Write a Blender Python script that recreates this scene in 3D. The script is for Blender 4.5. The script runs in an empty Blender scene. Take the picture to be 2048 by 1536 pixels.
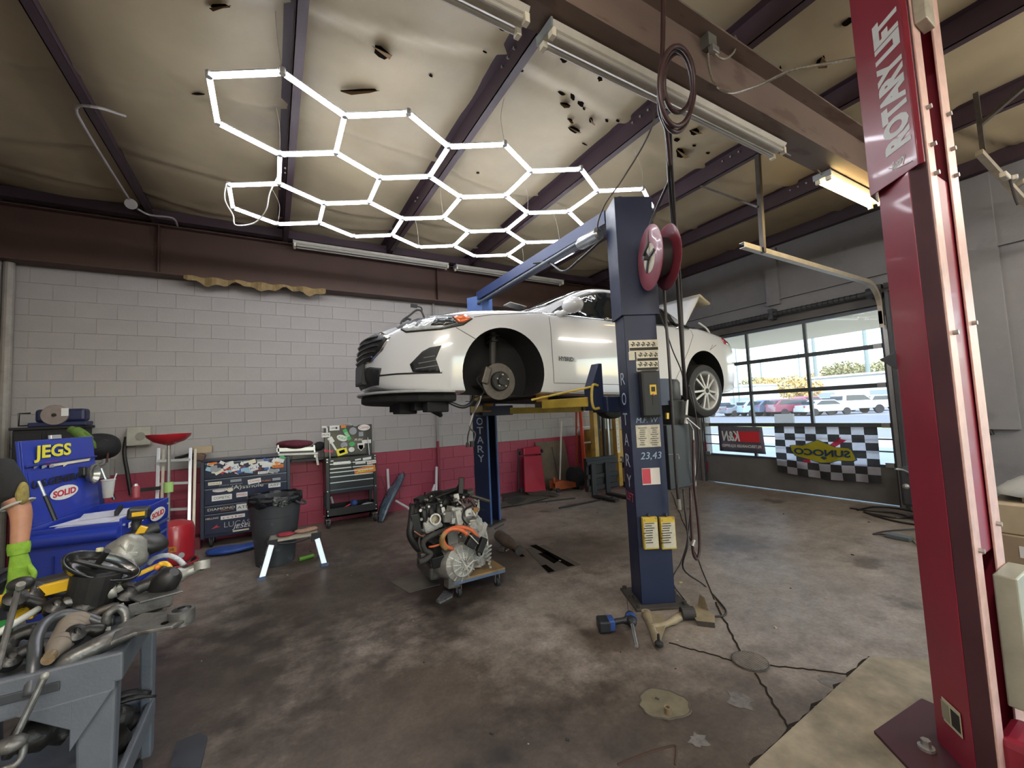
import bpy, bmesh, math, random
from math import sin, cos, pi, radians as rad
from mathutils import Vector as V, Matrix as Mx
from mathutils.bvhtree import BVHTree
random.seed(7)
S = bpy.context.scene
COL = S.collection
# ---------------------------------------------------------------- camera
FPX = 832.3; H = 1.6
def cam_axes():
    ya, p, r = rad(30.106), rad(3.854), rad(-2.601)
    F = V((sin(ya)*cos(p), cos(ya)*cos(p), sin(p)))
    R = V((cos(ya), -sin(ya), 0)); U = R.cross(F)
    return (R*cos(r)+U*sin(r)), (U*cos(r)-R*sin(r)), F
CR, CU, CF = cam_axes()
cd = bpy.data.cameras.new('camera'); cam = bpy.data.objects.new('camera', cd); COL.objects.link(cam)
m = Mx.Identity(4)
for i in range(3):
    m[i][0] = CR[i]; m[i][1] = CU[i]; m[i][2] = -CF[i]
m.translation = V((0, 0, H)); cam.matrix_world = m
cd.sensor_width = 36; cd.lens = 36*FPX/2048; cd.clip_start = .02; cd.clip_end = 600
S.camera = cam
def ray(px, py): return CR*((px-1024)/FPX) - CU*((py-768)/FPX) + CF
CP = V((0, 0, H))
def uz(px, py, z=0.):   # point of the plane z seen at a pixel of the photograph
    d = ray(px, py); return CP + d*((z-H)/d.z)
def uy(px, py, y):
    d = ray(px, py); return CP + d*(y/d.y)
def ux(px, py, x):
    d = ray(px, py); return CP + d*(x/d.x)
# ---------------------------------------------------------------- world, sun, exposure
S.view_settings.view_transform = 'Standard'; S.view_settings.look = 'None'
S.view_settings.gamma = 1.0; S.view_settings.use_curve_mapping = False
S.view_settings.exposure = EXPO = 0.92
w = bpy.data.worlds.new('sky'); S.world = w; w.use_nodes = True
nt = w.node_tree; nt.nodes.clear()
so = nt.nodes.new('ShaderNodeOutputWorld'); bg = nt.nodes.new('ShaderNodeBackground')
sky = nt.nodes.new('ShaderNodeTexSky'); sky.sky_type = 'NISHITA'
sky.sun_elevation = rad(38); sky.sun_rotation = rad(150); sky.sun_disc = False; sky.air_density = 1.3; sky.dust_density = .5
tint = nt.nodes.new('ShaderNodeMix'); tint.data_type = 'RGBA'; tint.blend_type = 'MULTIPLY'; tint.inputs[0].default_value = 1; tint.inputs[7].default_value = (.80, .93, 1.06, 1)
nt.links.new(sky.outputs[0], tint.inputs[6]); nt.links.new(tint.outputs[2], bg.inputs[0]); nt.links.new(bg.outputs[0], so.inputs[0])
bg.inputs[1].default_value = 0.42
def light(name, kind, loc, rot, energy, color=(1, 1, 1), **k):
    d = bpy.data.lights.new(name, kind); d.energy = energy; d.color = color
    for a, b in k.items(): setattr(d, a, b)
    o = bpy.data.objects.new(name, d); COL.objects.link(o); o.location = loc; o.rotation_euler = rot
    return o
sun = light('sun', 'SUN', (20, -20, 20), (rad(50), 0, rad(307)), 3.4, (1, .95, .86), angle=rad(.6))
S.cycles.max_bounces = 7; S.cycles.diffuse_bounces = 4; S.cycles.glossy_bounces = 3; S.cycles.transmission_bounces = 4
S.cycles.transparent_max_bounces = 8
S.cycles.caustics_reflective = False; S.cycles.caustics_refractive = False
S.cycles.sample_clamp_indirect = 6
# ---------------------------------------------------------------- materials
MC = {}
def lin(c):
    if isinstance(c, str):
        c = [int(c[i:i+2], 16)/255 for i in (0, 2, 4)]
    return tuple((x/12.92 if x <= .04045 else ((x+.055)/1.055)**2.4) for x in c[:3])
def mat(name, col, rough=.5, metal=0., n=0, namt=.25, bump=0., bscale=40, spots=None, coat=0., emit=0., ecol=None, stretch=None, alpha=1., trans=0.):
    """procedural principled material: base colour with noise mottling, optional dark spots and fine bump"""
    key = name
    if key in MC: return MC[key]
    m = bpy.data.materials.new(name); m.use_nodes = True; t = m.node_tree; N = t.nodes; L = t.links
    b = N['Principled BSDF']; c = lin(col)
    b.inputs['Base Color'].default_value = (*c, 1); b.inputs['Roughness'].default_value = rough
    b.inputs['Metallic'].default_value = metal; b.inputs['Coat Weight'].default_value = coat; b.inputs['Coat Roughness'].default_value = .06
    if trans: b.inputs['Transmission Weight'].default_value = trans
    if alpha < 1: b.inputs['Alpha'].default_value = alpha
    if emit:
        b.inputs['Emission Color'].default_value = (*lin(ecol or col), 1); b.inputs['Emission Strength'].default_value = emit
    if n or bump or spots:
        tc = N.new('ShaderNodeTexCoord'); vec = tc.outputs['Object']
        if stretch:
            mp = N.new('ShaderNodeMapping'); mp.inputs['Scale'].default_value = stretch; L.new(vec, mp.inputs[0]); vec = mp.outputs[0]
    last = None
    if n:
        tx = N.new('ShaderNodeTexNoise'); tx.inputs['Scale'].default_value = n; tx.inputs['Detail'].default_value = 6; tx.inputs['Roughness'].default_value = .62
        L.new(vec, tx.inputs['Vector'])
        r = N.new('ShaderNodeValToRGB'); r.color_ramp.elements[0].position = .3; r.color_ramp.elements[1].position = .72
        r.color_ramp.elements[0].color = (*[x*(1-namt) for x in c], 1); r.color_ramp.elements[1].color = (*[min(1, x*(1+namt*.6)) for x in c], 1)
        L.new(tx.outputs[0], r.inputs[0]); last = r.outputs[0]
        rr = N.new('ShaderNodeMapRange'); rr.inputs['To Min'].default_value = max(.03, rough-.12); rr.inputs['To Max'].default_value = min(1, rough+.14)
        L.new(tx.outputs[0], rr.inputs[0]); L.new(rr.outputs[0], b.inputs['Roughness'])
    if spots:
        sc, thr, scol, amt = spots
        tx = N.new('ShaderNodeTexNoise'); tx.inputs['Scale'].default_value = sc; tx.inputs['Detail'].default_value = 4
        L.new(vec, tx.inputs['Vector'])
        r = N.new('ShaderNodeValToRGB'); r.color_ramp.elements[0].position = thr; r.color_ramp.elements[1].position = min(1, thr+.08)
        r.color_ramp.elements[0].color = (0, 0, 0, 1); r.color_ramp.elements[1].color = (amt, amt, amt, 1)
        L.new(tx.outputs[0], r.inputs[0])
        mx = N.new('ShaderNodeMix'); mx.data_type = 'RGBA'; L.new(r.outputs[0], mx.inputs[0])
        if last: L.new(last, mx.inputs[6])
        else: mx.inputs[6].default_value = (*c, 1)
        mx.inputs[7].default_value = (*lin(scol), 1); last = mx.outputs[2]
    if last: L.new(last, b.inputs['Base Color'])
    if bump:
        tx = N.new('ShaderNodeTexNoise'); tx.inputs['Scale'].default_value = bscale; tx.inputs['Detail'].default_value = 4
        L.new(vec, tx.inputs['Vector'])
        bp = N.new('ShaderNodeBump'); bp.inputs['Strength'].default_value = bump; bp.inputs['Distance'].default_value = .01
        L.new(tx.outputs[0], bp.inputs['Height']); L.new(bp.outputs[0], b.inputs['Normal'])
    MC[key] = m; return m
def translucent(m, amt=.5):
    t = m.node_tree; b = t.nodes['Principled BSDF']; o = [n for n in t.nodes if n.type == 'OUTPUT_MATERIAL'][0]
    tr = t.nodes.new('ShaderNodeBsdfTranslucent'); mx = t.nodes.new('ShaderNodeMixShader'); mx.inputs[0].default_value = amt
    if b.inputs['Base Color'].links: t.links.new(b.inputs['Base Color'].links[0].from_socket, tr.inputs[0])
    else: tr.inputs[0].default_value = b.inputs['Base Color'].default_value
    t.links.new(b.outputs[0], mx.inputs[1]); t.links.new(tr.outputs[0], mx.inputs[2]); t.links.new(mx.outputs[0], o.inputs[0]); return m
# ---------------------------------------------------------------- mesh builder
class MB:
    def __init__(s): s.v = []; s.f = []
    def add(s, vs, fs):
        o = len(s.v); s.v += [V(p) for p in vs]; s.f += [tuple(i+o for i in f) for f in fs]; return s
    def box(s, c, d, rot=None):
        x, y, z = [k/2 for k in d]; c = V(c)
        P = [V(((-x, x)[i & 1], (-y, y)[i >> 1 & 1], (-z, z)[i >> 2])) for i in range(8)]
        if rot is not None: P = [rot @ p for p in P]
        return s.add([c+p for p in P], [(0, 2, 3, 1), (4, 5, 7, 6), (0, 1, 5, 4), (2, 6, 7, 3), (0, 4, 6, 2), (1, 3, 7, 5)])
    def bx(s, x0, x1, y0, y1, z0, z1): return s.box(((x0+x1)/2, (y0+y1)/2, (z0+z1)/2), (abs(x1-x0), abs(y1-y0), abs(z1-z0)))
    def bar(s, a, b, w, h, up=(0, 0, 1)):
        a, b = V(a), V(b); d = (b-a); L = d.length; d.normalize(); u = V(up)
        x = d.cross(u)
        if x.length < 1e-4: x = d.cross(V((1, 0, 0)))
        x.normalize(); u = x.cross(d)
        return s.box((a+b)/2, (w, L, h), Mx((x, d, u)).transposed())
    def cyl(s, a, b, r0, r1=None, n=14, cap=True):
        a, b = V(a), V(b); r1 = r0 if r1 is None else r1; d = (b-a).normalized()
        x = d.orthogonal().normalized(); y = d.cross(x)
        vs = [a+(x*cos(2*pi*i/n)+y*sin(2*pi*i/n))*r0 for i in range(n)]+[b+(x*cos(2*pi*i/n)+y*sin(2*pi*i/n))*r1 for i in range(n)]
        fs = [(i, (i+1) % n, n+(i+1) % n, n+i) for i in range(n)]
        if cap: fs += [tuple(range(n-1, -1, -1)), tuple(range(n, 2*n))]
        return s.add(vs, fs)
    def tube(s, pts, r, n=8, closed=False, smooth=0):
        P = [V(p) for p in pts]
        if smooth: P = spline(P, smooth, closed)
        R = r if isinstance(r, (list, tuple)) else None
        k = len(P); x = None; vs = []
        for i, p in enumerate(P):
            if closed: d = P[(i+1) % k]-P[i-1]
            else: d = P[min(i+1, k-1)]-P[max(i-1, 0)]
            d.normalize()
            if x is None: x = d.orthogonal().normalized()
            else:
                x = x-d*x.dot(d)
                x = x.normalized() if x.length > 1e-5 else d.orthogonal().normalized()
            y = d.cross(x); rr = r if R is None else R[0]+(R[-1]-R[0])*i/(k-1) if len(R) == 2 else R[min(len(R)-1, int(i*(len(R)-1)/(k-1)+.5))]
            vs += [p+(x*cos(2*pi*j/n)+y*sin(2*pi*j/n))*rr for j in range(n)]
        fs = []
        for i in range(k if closed else k-1):
            a = i*n; b = ((i+1) % k)*n
            fs += [(a+j, a+(j+1) % n, b+(j+1) % n, b+j) for j in range(n)]
        if not closed: fs += [tuple(range(n-1, -1, -1)), tuple(range((k-1)*n, k*n))]
        return s.add(vs, fs)
    def lathe(s, prof, o=(0, 0, 0), axis=(0, 0, 1), n=24, cap=False):
        o = V(o); a = V(axis).normalized(); x = a.orthogonal().normalized(); y = a.cross(x); vs = []; fs = []
        for r, z in prof: vs += [o+a*z+(x*cos(2*pi*i/n)+y*sin(2*pi*i/n))*r for i in range(n)]
        for k in range(len(prof)-1):
            fs += [(k*n+i, k*n+(i+1) % n, (k+1)*n+(i+1) % n, (k+1)*n+i) for i in range(n)]
        if cap: fs += [tuple(range(n-1, -1, -1)), tuple(range((len(prof)-1)*n, len(prof)*n))]
        return s.add(vs, fs)
    def prism(s, poly, o, ax, ay, depth):
        """2-D polygon in plane (o,ax,ay), extruded by the vector depth"""
        o, ax, ay, d = V(o), V(ax), V(ay), V(depth); n = len(poly)
        vs = [o+ax*p[0]+ay*p[1] for p in poly]; vs += [p+d for p in vs]
        return s.add(vs, [tuple(range(n)), tuple(range(2*n-1, n-1, -1))]+[(i, n+i, n+(i+1) % n, (i+1) % n) for i in range(n)])
    def sph(s, c, r, n=12, m=8, sc=(1, 1, 1), rot=None):
        c = V(c); vs = []; fs = []
        for j in range(m+1):
            t = pi*j/m
            for i in range(n):
                p = V((sin(t)*cos(2*pi*i/n)*sc[0], sin(t)*sin(2*pi*i/n)*sc[1], cos(t)*sc[2]))*r
                vs.append(c+(rot @ p if rot is not None else p))
        for j in range(m):
            fs += [(j*n+i, (j+1)*n+i, (j+1)*n+(i+1) % n, j*n+(i+1) % n) for i in range(n)]
        return s.add(vs, fs)
    def grid(s, nu, nv, fn):
        vs = [fn(i/(nu-1), j/(nv-1)) for j in range(nv) for i in range(nu)]
        return s.add(vs, [(j*nu+i, j*nu+i+1, (j+1)*nu+i+1, (j+1)*nu+i) for j in range(nv-1) for i in range(nu-1)])
    def ext(s, o):
        return s.add(o.v, o.f)
def spline(P, k=6, closed=False):
    n = len(P); out = []
    for i in range(n if closed else n-1):
        p0 = P[i-1] if (i > 0 or closed) else P[0]*2-P[1]; p1 = P[i]; p2 = P[(i+1) % n]
        p3 = P[(i+2) % n] if (i+2 < n or closed) else P[n-1]*2-P[n-2]
        for j in range(k):
            t = j/k; out.append(.5*((2*p1)+(p2-p0)*t+(2*p0-5*p1+4*p2-p3)*t*t+(3*p1-p0-3*p2+p3)*t**3))
    if not closed: out.append(P[-1].copy())
    return out
def put(o, label=None, cat=None, group=None, kind=None):
    if label: o['label'] = label
    if cat: o['category'] = cat
    if group: o['group'] = group
    if kind: o['kind'] = kind
    return o
WM = {}
def thing(name, label, cat, loc=(0, 0, 0), rz=0., group=None):
    o = bpy.data.objects.new(name, None); COL.objects.link(o); o.empty_display_size = .1
    o.location = loc; o.rotation_euler = (0, 0, rz)
    WM[o.name] = Mx.Translation(V(loc)) @ Mx.Rotation(rz, 4, 'Z')
    return put(o, label, cat, group)
def wm(o): return WM.get(o.name, Mx.Identity(4)) if o else Mx.Identity(4)
def obj(name, mb, ma, parent=None, local=False, smooth=False, bevel=0, label=None, kind=None, sub=0, solid=0):
    """one mesh object; coordinates are world ones unless local (then in the parent's frame)"""
    if isinstance(mb, MB):
        me = bpy.data.meshes.new(name); P = mb.v
        if parent is not None and not local:
            iv = wm(parent).inverted(); P = [iv @ p for p in P]
        me.from_pydata([tuple(p) for p in P], [], mb.f); me.update()
    else: me = mb
    for x in (ma if isinstance(ma, (list, tuple)) else [ma]): me.materials.append(x)
    o = bpy.data.objects.new(name, me); COL.objects.link(o)
    if parent is not None: o.parent = parent; WM[o.name] = wm(parent)
    if smooth:
        for p in me.polygons: p.use_smooth = True
        if smooth != 'all':
            try: me.set_sharp_from_angle(angle=rad(38))
            except Exception: pass
    if solid:
        b = o.modifiers.new('s', 'SOLIDIFY'); b.thickness = solid; b.offset = 0
    if bevel:
        b = o.modifiers.new('b', 'BEVEL'); b.width = bevel; b.segments = 2; b.limit_method = 'ANGLE'; b.angle_limit = rad(40)
    if sub:
        b = o.modifiers.new('d', 'SUBSURF'); b.levels = sub; b.render_levels = sub
    return put(o, label, None, None, kind)
def single(name, mb, ma, label, cat, group=None, **k):
    """a thing that is one mesh; its origin goes to its base"""
    c = sum(mb.v, V())/len(mb.v); c.z = min(p.z for p in mb.v)
    mb.v = [p-c for p in mb.v]
    o = obj(name, mb, ma, None, **k); o.location = c; WM[o.name] = Mx.Translation(c)
    return put(o, label, cat, group)
def copy_tree(o, parent=None, loc=None, rz=None, label=None):
    c = o.copy(); COL.objects.link(c); c.parent = parent
    if loc is not None: c.location = loc
    if rz is not None: c.rotation_euler = (0, 0, rz)
    if label: c['label'] = label
    if parent is None: WM[c.name] = Mx.Translation(c.location) @ Mx.Rotation(c.rotation_euler.z, 4, 'Z')
    else: WM[c.name] = wm(parent)
    for ch in [x for x in bpy.data.objects if x.parent == o]: copy_tree(ch, c)
    return c
def tmesh(s, size=.1, bold=0., shear=0., ext=.0006, width=None, mirror=False, sx=1.):
    """text as mesh builder in local x,y plane, centred"""
    cu = bpy.data.curves.new('t', 'FONT'); cu.body = s; cu.size = size; cu.offset = bold*size; cu.shear = shear; cu.extrude = ext
    cu.align_x = 'CENTER'; cu.align_y = 'CENTER'; cu.resolution_u = 3
    o = bpy.data.objects.new('t', cu); COL.objects.link(o)
    me = bpy.data.meshes.new_from_object(o.evaluated_get(bpy.context.evaluated_depsgraph_get()))
    b = MB(); b.v = [v.co.copy() for v in me.vertices]; b.f = [tuple(p.vertices) for p in me.polygons]
    bpy.data.objects.remove(o); bpy.data.curves.remove(cu); bpy.data.meshes.remove(me)
    if b.v:
        x0 = min(p.x for p in b.v); x1 = max(p.x for p in b.v); y0 = min(p.y for p in b.v); y1 = max(p.y for p in b.v)
        k = (width/(x1-x0)) if width else sx
        for p in b.v: p.x = (p.x-(x0+x1)/2)*k*(-1 if mirror else 1); p.y -= (y0+y1)/2
    return b
def place(b, o, ax, ay):
    """maps a builder's local x,y,z on world frame (o, ax, ay)"""
    o, ax, ay = V(o), V(ax).normalized(), V(ay).normalized(); az = ax.cross(ay)
    b.v = [o+ax*p.x+ay*p.y+az*p.z for p in b.v]; return b
def lettering(s, o, ax, ay, size, ma, parent, name='lettering', off=.002, **k):
    ax, ay = V(ax).normalized(), V(ay).normalized()
    b = tmesh(s, size, **k); place(b, V(o)+ax.cross(ay)*off, ax, ay)
    return obj(name, b, ma, parent)
def plate(o, ax, ay, w, h, t=.002, shape='rect', n=20):
    """thin sticker/plate centred at o facing ax x ay"""
    b = MB()
    if shape == 'rect': P = [(-w/2, -h/2), (w/2, -h/2), (w/2, h/2), (-w/2, h/2)]
    elif shape == 'oval': P = [(cos(2*pi*i/n)*w/2, sin(2*pi*i/n)*h/2) for i in range(n)]
    else: P = [(x*w/2, y*h/2) for x, y in shape]
    ax, ay = V(ax).normalized(), V(ay).normalized()
    return b.prism(P, o, ax, ay, ax.cross(ay)*t)
XA, YA, ZA = V((1, 0, 0)), V((0, 1, 0)), V((0, 0, 1))
# ================================================================ room shell
XW, XE, YN, YS = -2.78, 7.75, 7.3, -7.0   # west, east, north, south wall faces
ZB, ZP, ZC = 3.68, 4.34, 4.55             # wall-beam foot, purlin foot, roof sheet
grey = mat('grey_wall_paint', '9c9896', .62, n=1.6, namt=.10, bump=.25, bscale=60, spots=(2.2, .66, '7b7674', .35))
redp = mat('red_wall_paint', '96354a', .5, n=2.0, namt=.16, bump=.25, bscale=60, spots=(9, .72, 'a87078', .4))
mortar_g = mat('grey_painted_mortar', '9a9694', .8, n=3, namt=.15)
mortar_r = mat('red_painted_mortar', '933448', .7, n=3, namt=.15)
def floor_mat():
    m = bpy.data.materials.new('stained_concrete'); m.use_nodes = True; t = m.node_tree; N = t.nodes; L = t.links; b = N['Principled BSDF']
    tc = N.new('ShaderNodeTexCoord')
    def noise(sc, det=5, ro=.6):
        x = N.new('ShaderNodeTexNoise'); x.inputs['Scale'].default_value = sc; x.inputs['Detail'].default_value = det; x.inputs['Roughness'].default_value = ro
        L.new(tc.outputs['Object'], x.inputs['Vector']); return x.outputs[0]
    def ramp(i, a, ca, b_, cb):
        r = N.new('ShaderNodeValToRGB'); e = r.color_ramp.elements; e[0].position = a; e[1].position = b_
        e[0].color = (*lin(ca), 1); e[1].color = (*lin(cb), 1); L.new(i, r.inputs[0]); return r.outputs[0]
    def mix(f, a, b_, typ='MIX'):
        x = N.new('ShaderNodeMix'); x.data_type = 'RGBA'; x.blend_type = typ
        if isinstance(f, float): x.inputs[0].default_value = f
        else: L.new(f, x.inputs[0])
        L.new(a, x.inputs[6]); L.new(b_, x.inputs[7]); return x.outputs[2]
    base = ramp(noise(.9, 8, .68), .30, '5d5248', .72, 'a2988e')
    med = ramp(noise(5.5, 6, .7), .32, '584e45', .66, 'b0a69c')
    c = mix(.42, base, med)
    c = mix(.55, c, ramp(noise(38, 5, .75), .35, 'b0a8a0', .62, 'ffffff'), 'MULTIPLY')
    oil = ramp(noise(1.7, 4, .55), .60, 'ffffff', .70, '8c857f')
    c = mix(.75, c, oil, 'MULTIPLY')
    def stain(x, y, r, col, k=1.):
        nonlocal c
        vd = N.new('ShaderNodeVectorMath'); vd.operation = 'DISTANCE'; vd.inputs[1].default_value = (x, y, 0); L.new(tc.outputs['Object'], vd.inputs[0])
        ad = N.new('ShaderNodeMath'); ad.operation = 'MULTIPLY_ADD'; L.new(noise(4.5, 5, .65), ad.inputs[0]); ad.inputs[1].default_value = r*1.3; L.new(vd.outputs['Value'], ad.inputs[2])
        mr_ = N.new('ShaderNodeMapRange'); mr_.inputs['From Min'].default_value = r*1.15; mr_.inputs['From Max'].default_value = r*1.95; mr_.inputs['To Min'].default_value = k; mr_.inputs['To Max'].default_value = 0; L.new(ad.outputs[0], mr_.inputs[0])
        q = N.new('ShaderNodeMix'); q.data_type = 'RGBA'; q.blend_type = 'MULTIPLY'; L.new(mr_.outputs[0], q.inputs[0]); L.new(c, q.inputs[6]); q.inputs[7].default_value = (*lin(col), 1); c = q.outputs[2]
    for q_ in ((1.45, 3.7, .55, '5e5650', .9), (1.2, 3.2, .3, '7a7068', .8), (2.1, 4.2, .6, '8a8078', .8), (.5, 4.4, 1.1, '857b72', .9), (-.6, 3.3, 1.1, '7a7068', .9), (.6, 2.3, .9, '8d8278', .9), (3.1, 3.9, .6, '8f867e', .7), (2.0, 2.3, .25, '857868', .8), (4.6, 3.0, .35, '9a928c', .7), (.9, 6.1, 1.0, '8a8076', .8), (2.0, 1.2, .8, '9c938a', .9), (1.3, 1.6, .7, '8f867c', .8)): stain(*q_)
    sp = ramp(noise(26, 3, .7), .70, '000000', .80, '3a3632')
    c = mix(1.0, c, sp, 'ADD')
    L.new(c, b.inputs['Base Color'])
    mr = N.new('ShaderNodeMapRange'); mr.inputs['To Min'].default_value = .30; mr.inputs['To Max'].default_value = .60
    L.new(noise(1.3, 6, .7), mr.inputs[0]); L.new(mr.outputs[0], b.inputs['Roughness'])
    b.inputs['Specular IOR Level'].default_value = .6
    bp = N.new('ShaderNodeBump'); bp.inputs['Strength'].default_value = .25; bp.inputs['Distance'].default_value = .006
    L.new(noise(14, 8, .7), bp.inputs['Height']); L.new(bp.outputs[0], b.inputs['Normal'])
    return m
fl = floor_mat()
b = MB().bx(XW-.2, XE+.25, YS, YN+.2, -.25, 0)
floor = put(obj('floor', b, fl), kind='structure')
# the paler patch of newer concrete in the lower right, its edge a rough joint
pale = mat('pale_patched_concrete', '857b68', .8, n=4.5, namt=.5, bump=.4, bscale=22, spots=(4, .62, '6f675a', .5))
c0, c1, c2, c3 = uz(1738, 1316), uz(1500, 1536), uz(1420, 1620), V((2.9, -.8, 0))
b = MB().prism([(p.x, p.y) for p in (V((1.3, .75, 0)), c1, c0, V((4.45, .2, 0)), V((4.2, -1.2, 0)), V((1.9, -1.2, 0)))], (0, 0, .001), XA, YA, (0, 0, .005))
put(obj('pale_floor_patch', b, pale), kind='structure')
crack = mat('dark_joint', '2a2622', .9); crack.node_tree.nodes['Principled BSDF'].inputs['Specular IOR Level'].default_value = .05
def joint(name, pts, w=.008):
    b = MB()
    for a, c in zip(pts, pts[1:]): b.bar((a.x, a.y, .002), (c.x, c.y, .002), w, .004)
    obj(name, b, crack, floor)
def wob(a, c, n=14, am=.008):
    a, c = V(a), V(c); return [a.lerp(c, i/n)+V((random.uniform(-am, am), random.uniform(-am, am), 0)) for i in range(n+1)]
joint('floor_joint', wob(uz(1337, 1285), uz(1466, 1322))); joint('floor_joint', wob(uz(1534, 1330), uz(1706, 1350)))
joint('floor_joint', wob(uz(1430, 1205), uz(1482, 1303))+[], .012); joint('floor_joint', wob(uz(1512, 1348), uz(1577, 1458)), 0.010)
joint('floor_joint', wob(uz(1500, 1530), uz(1738, 1316), 24, .012), .014); joint('floor_joint', wob(uz(1738, 1316), uz(1876, 1356)), .010)
joint('floor_joint', wob(uz(1343, 985), uz(1428, 1200)), .008)
# ---- block walls: every concrete block that can be told apart is a child of its wall
def block_mesh(w, h, d=.006, bv=.003):
    b = MB(); x, z = w/2, h/2
    P = [(-x, 0, -z), (x, 0, -z), (x, 0, z), (-x, 0, z), (-x+bv, -d, -z+bv), (x-bv, -d, -z+bv), (x-bv, -d, z-bv), (-x+bv, -d, z-bv)]
    return b.add(P, [(4, 5, 6, 7), (0, 1, 5, 4), (1, 2, 6, 5), (2, 3, 7, 6), (3, 0, 4, 7)])
BH, BW, J = .2037, .4064, .0022
def block_wall(wall, origin, ax, nrm, u0, u1, z1, zband, keep, skip=lambda u, z: False, alt_band=True):
    """courses of blocks on a wall; keep(u,z) ranks them, the first 290 become single parts, the rest one part of kind stuff"""
    cells = []; k = 0; z = 0.
    while z < z1-.02:
        h = min(BH, z1-z); u = u0-(BW/2 if k % 2 else 0)
        while u < u1-.01:
            a, c = max(u, u0), min(u+BW, u1)
            if c-a > .05 and not skip((a+c)/2, z+h/2): cells.append((a, c, z, z+h))
            u += BW
        z += h; k += 1
    cells.sort(key=lambda q: keep((q[0]+q[1])/2, (q[2]+q[3])/2))
    meshes = {}; rest = {0: MB(), 1: MB()}
    ang = math.atan2(ax.y, ax.x)
    for i, (a, c, z0, z2) in enumerate(cells):
        red = (z0+z2)/2 < zband; w_, h_ = round(c-a-J, 3), round(z2-z0-J, 3); ma = redp if red else grey
        P = V(origin)+ax*((a+c)/2)+V((0, 0, (z0+z2)/2))
        if i < 290:
            kk = (w_, h_, red)
            if kk not in meshes:
                bm_ = block_mesh(w_, h_); me = bpy.data.meshes.new('block'); me.from_pydata([tuple(p) for p in bm_.v], [], bm_.f); me.materials.append(ma); meshes[kk] = me
            o = bpy.data.objects.new('block', meshes[kk]); COL.objects.link(o); o.parent = wall
            o.location = P+nrm*random.uniform(-.0015, .0015); o.rotation_euler = (0, 0, ang)
        else:
            bm_ = block_mesh(w_, h_); R = Mx.Rotation(ang, 3, 'Z'); bm_.v = [R @ p+P for p in bm_.v]; rest[red].ext(bm_)
    for r_, q in rest.items():
        if q.v: obj('distant_blocks', q, redp if r_ else grey, wall, kind='stuff')
b = MB().bx(XW-.2, XE+.2, YN+.009, YN+.25, 1.12, 4.8)
wn = put(obj('wall_north', b, mortar_g), kind='structure')
wn2 = obj('red_lower_wall', MB().bx(XW-.2, XE+.2, YN+.009, YN+.25, 0, 1.12), mortar_r, wn)
block_wall(wn, (0, YN+.009, 0), XA, V((0, -1, 0)), XW, XE, ZB, 1.12, lambda u, z: abs(u-1.2)+(.35*abs(z-1.9)))
# east wall with the two door openings
DY0, DY1, DZ = 2.50, 5.55, 2.93     # door 1 opening
D2A, D2B = -3.6, -.55               # the next bay's door
b = MB()
b.bx(XE+.009, XE+.25, DY1, YN+.2, 0, 4.8); b.bx(XE+.009, XE+.25, D2B, DY0, 0, 4.8); b.bx(XE+.009, XE+.25, YS-.2, D2A, 0, 4.8)
b.bx(XE+.009, XE+.25, DY0, DY1, DZ, 4.8); b.bx(XE+.009, XE+.25, D2A, D2B, DZ, 4.8)
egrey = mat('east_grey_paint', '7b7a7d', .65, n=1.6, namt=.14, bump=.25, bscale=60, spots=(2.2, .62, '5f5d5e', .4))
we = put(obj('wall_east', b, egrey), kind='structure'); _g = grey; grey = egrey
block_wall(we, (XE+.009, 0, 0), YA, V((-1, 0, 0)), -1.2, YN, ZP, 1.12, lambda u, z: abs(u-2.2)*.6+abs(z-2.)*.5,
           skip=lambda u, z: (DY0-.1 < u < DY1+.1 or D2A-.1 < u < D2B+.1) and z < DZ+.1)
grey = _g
b = MB().bx(XW-.25, XW, YS, YN+.2, 0, 4.8); ww = put(obj('wall_west', b, grey), kind='structure')
obj('corner_pipe', MB().cyl((XW+.06, YN-.08, 0), (XW+.06, YN-.08, 3.9), .05), mat('painted_pipe', '8f8a84', .55, n=6), ww)
b = MB(); b.bx(XW-.2, .4, YS-.25, YS, 0, 4.8); b.bx(6.6, XE+.2, YS-.25, YS, 0, 4.8); b.bx(.4, 6.6, YS-.25, YS, 3.4, 4.8); put(obj('wall_south', b, grey), kind='structure')  # unseen south wall; its wide opening is added to let daylight in
# ---- roof: vinyl-faced insulation sagging between purlins
vinyl = mat('aged_vinyl_insulation', 'a3957a', .42, n=1.1, namt=.16, bump=.35, bscale=5, spots=(1.0, .64, '6f6350', .35))
PX = [-2.9, -1.37, .16, 1.69, 3.20, 4.69, 6.21, 7.80]
CSEG = [(-2.95, -1.37), (-1.37, .16), (.16, 1.69), (1.69, 3.20), (3.20, 4.69), (4.69, 6.21), (6.21, 8.0)]
creases = []
def crease(px, yy, amp=.02, wd=.05): creases.append((px, yy, amp, wd))
def ceil_z(x, y, x0, x1):
    t = (x-x0)/(x1-x0); s = ZC-.075*(sin(pi*t)**.8 if 0 < t < 1 else 0)
    for k, yc in enumerate((1.1, 2.9, 4.35, 5.75, 6.5, -1, -3.2)):
        q = y-yc-.18*sin(x*1.3+k*2.1); s -= .022*math.exp(-(q/.05)**2)-.014*math.exp(-((q-.12)/.06)**2)
    s += .010*sin(x*5+y*1.7)*sin(y*2.9+x)
    return s
ceil = None
for i, (a, c) in enumerate(CSEG):
    b = MB().grid(14, 230, lambda u, v: V((a+(c-a)*u, YS+(YN+.2-YS)*v, ceil_z(a+(c-a)*u, YS+(YN+.2-YS)*v, a, c))))
    if ceil is None: ceil = put(obj('ceiling', b, vinyl, smooth='all'), kind='structure')
    else: obj('insulation_sheet', b, vinyl, ceil, smooth='all')
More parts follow.
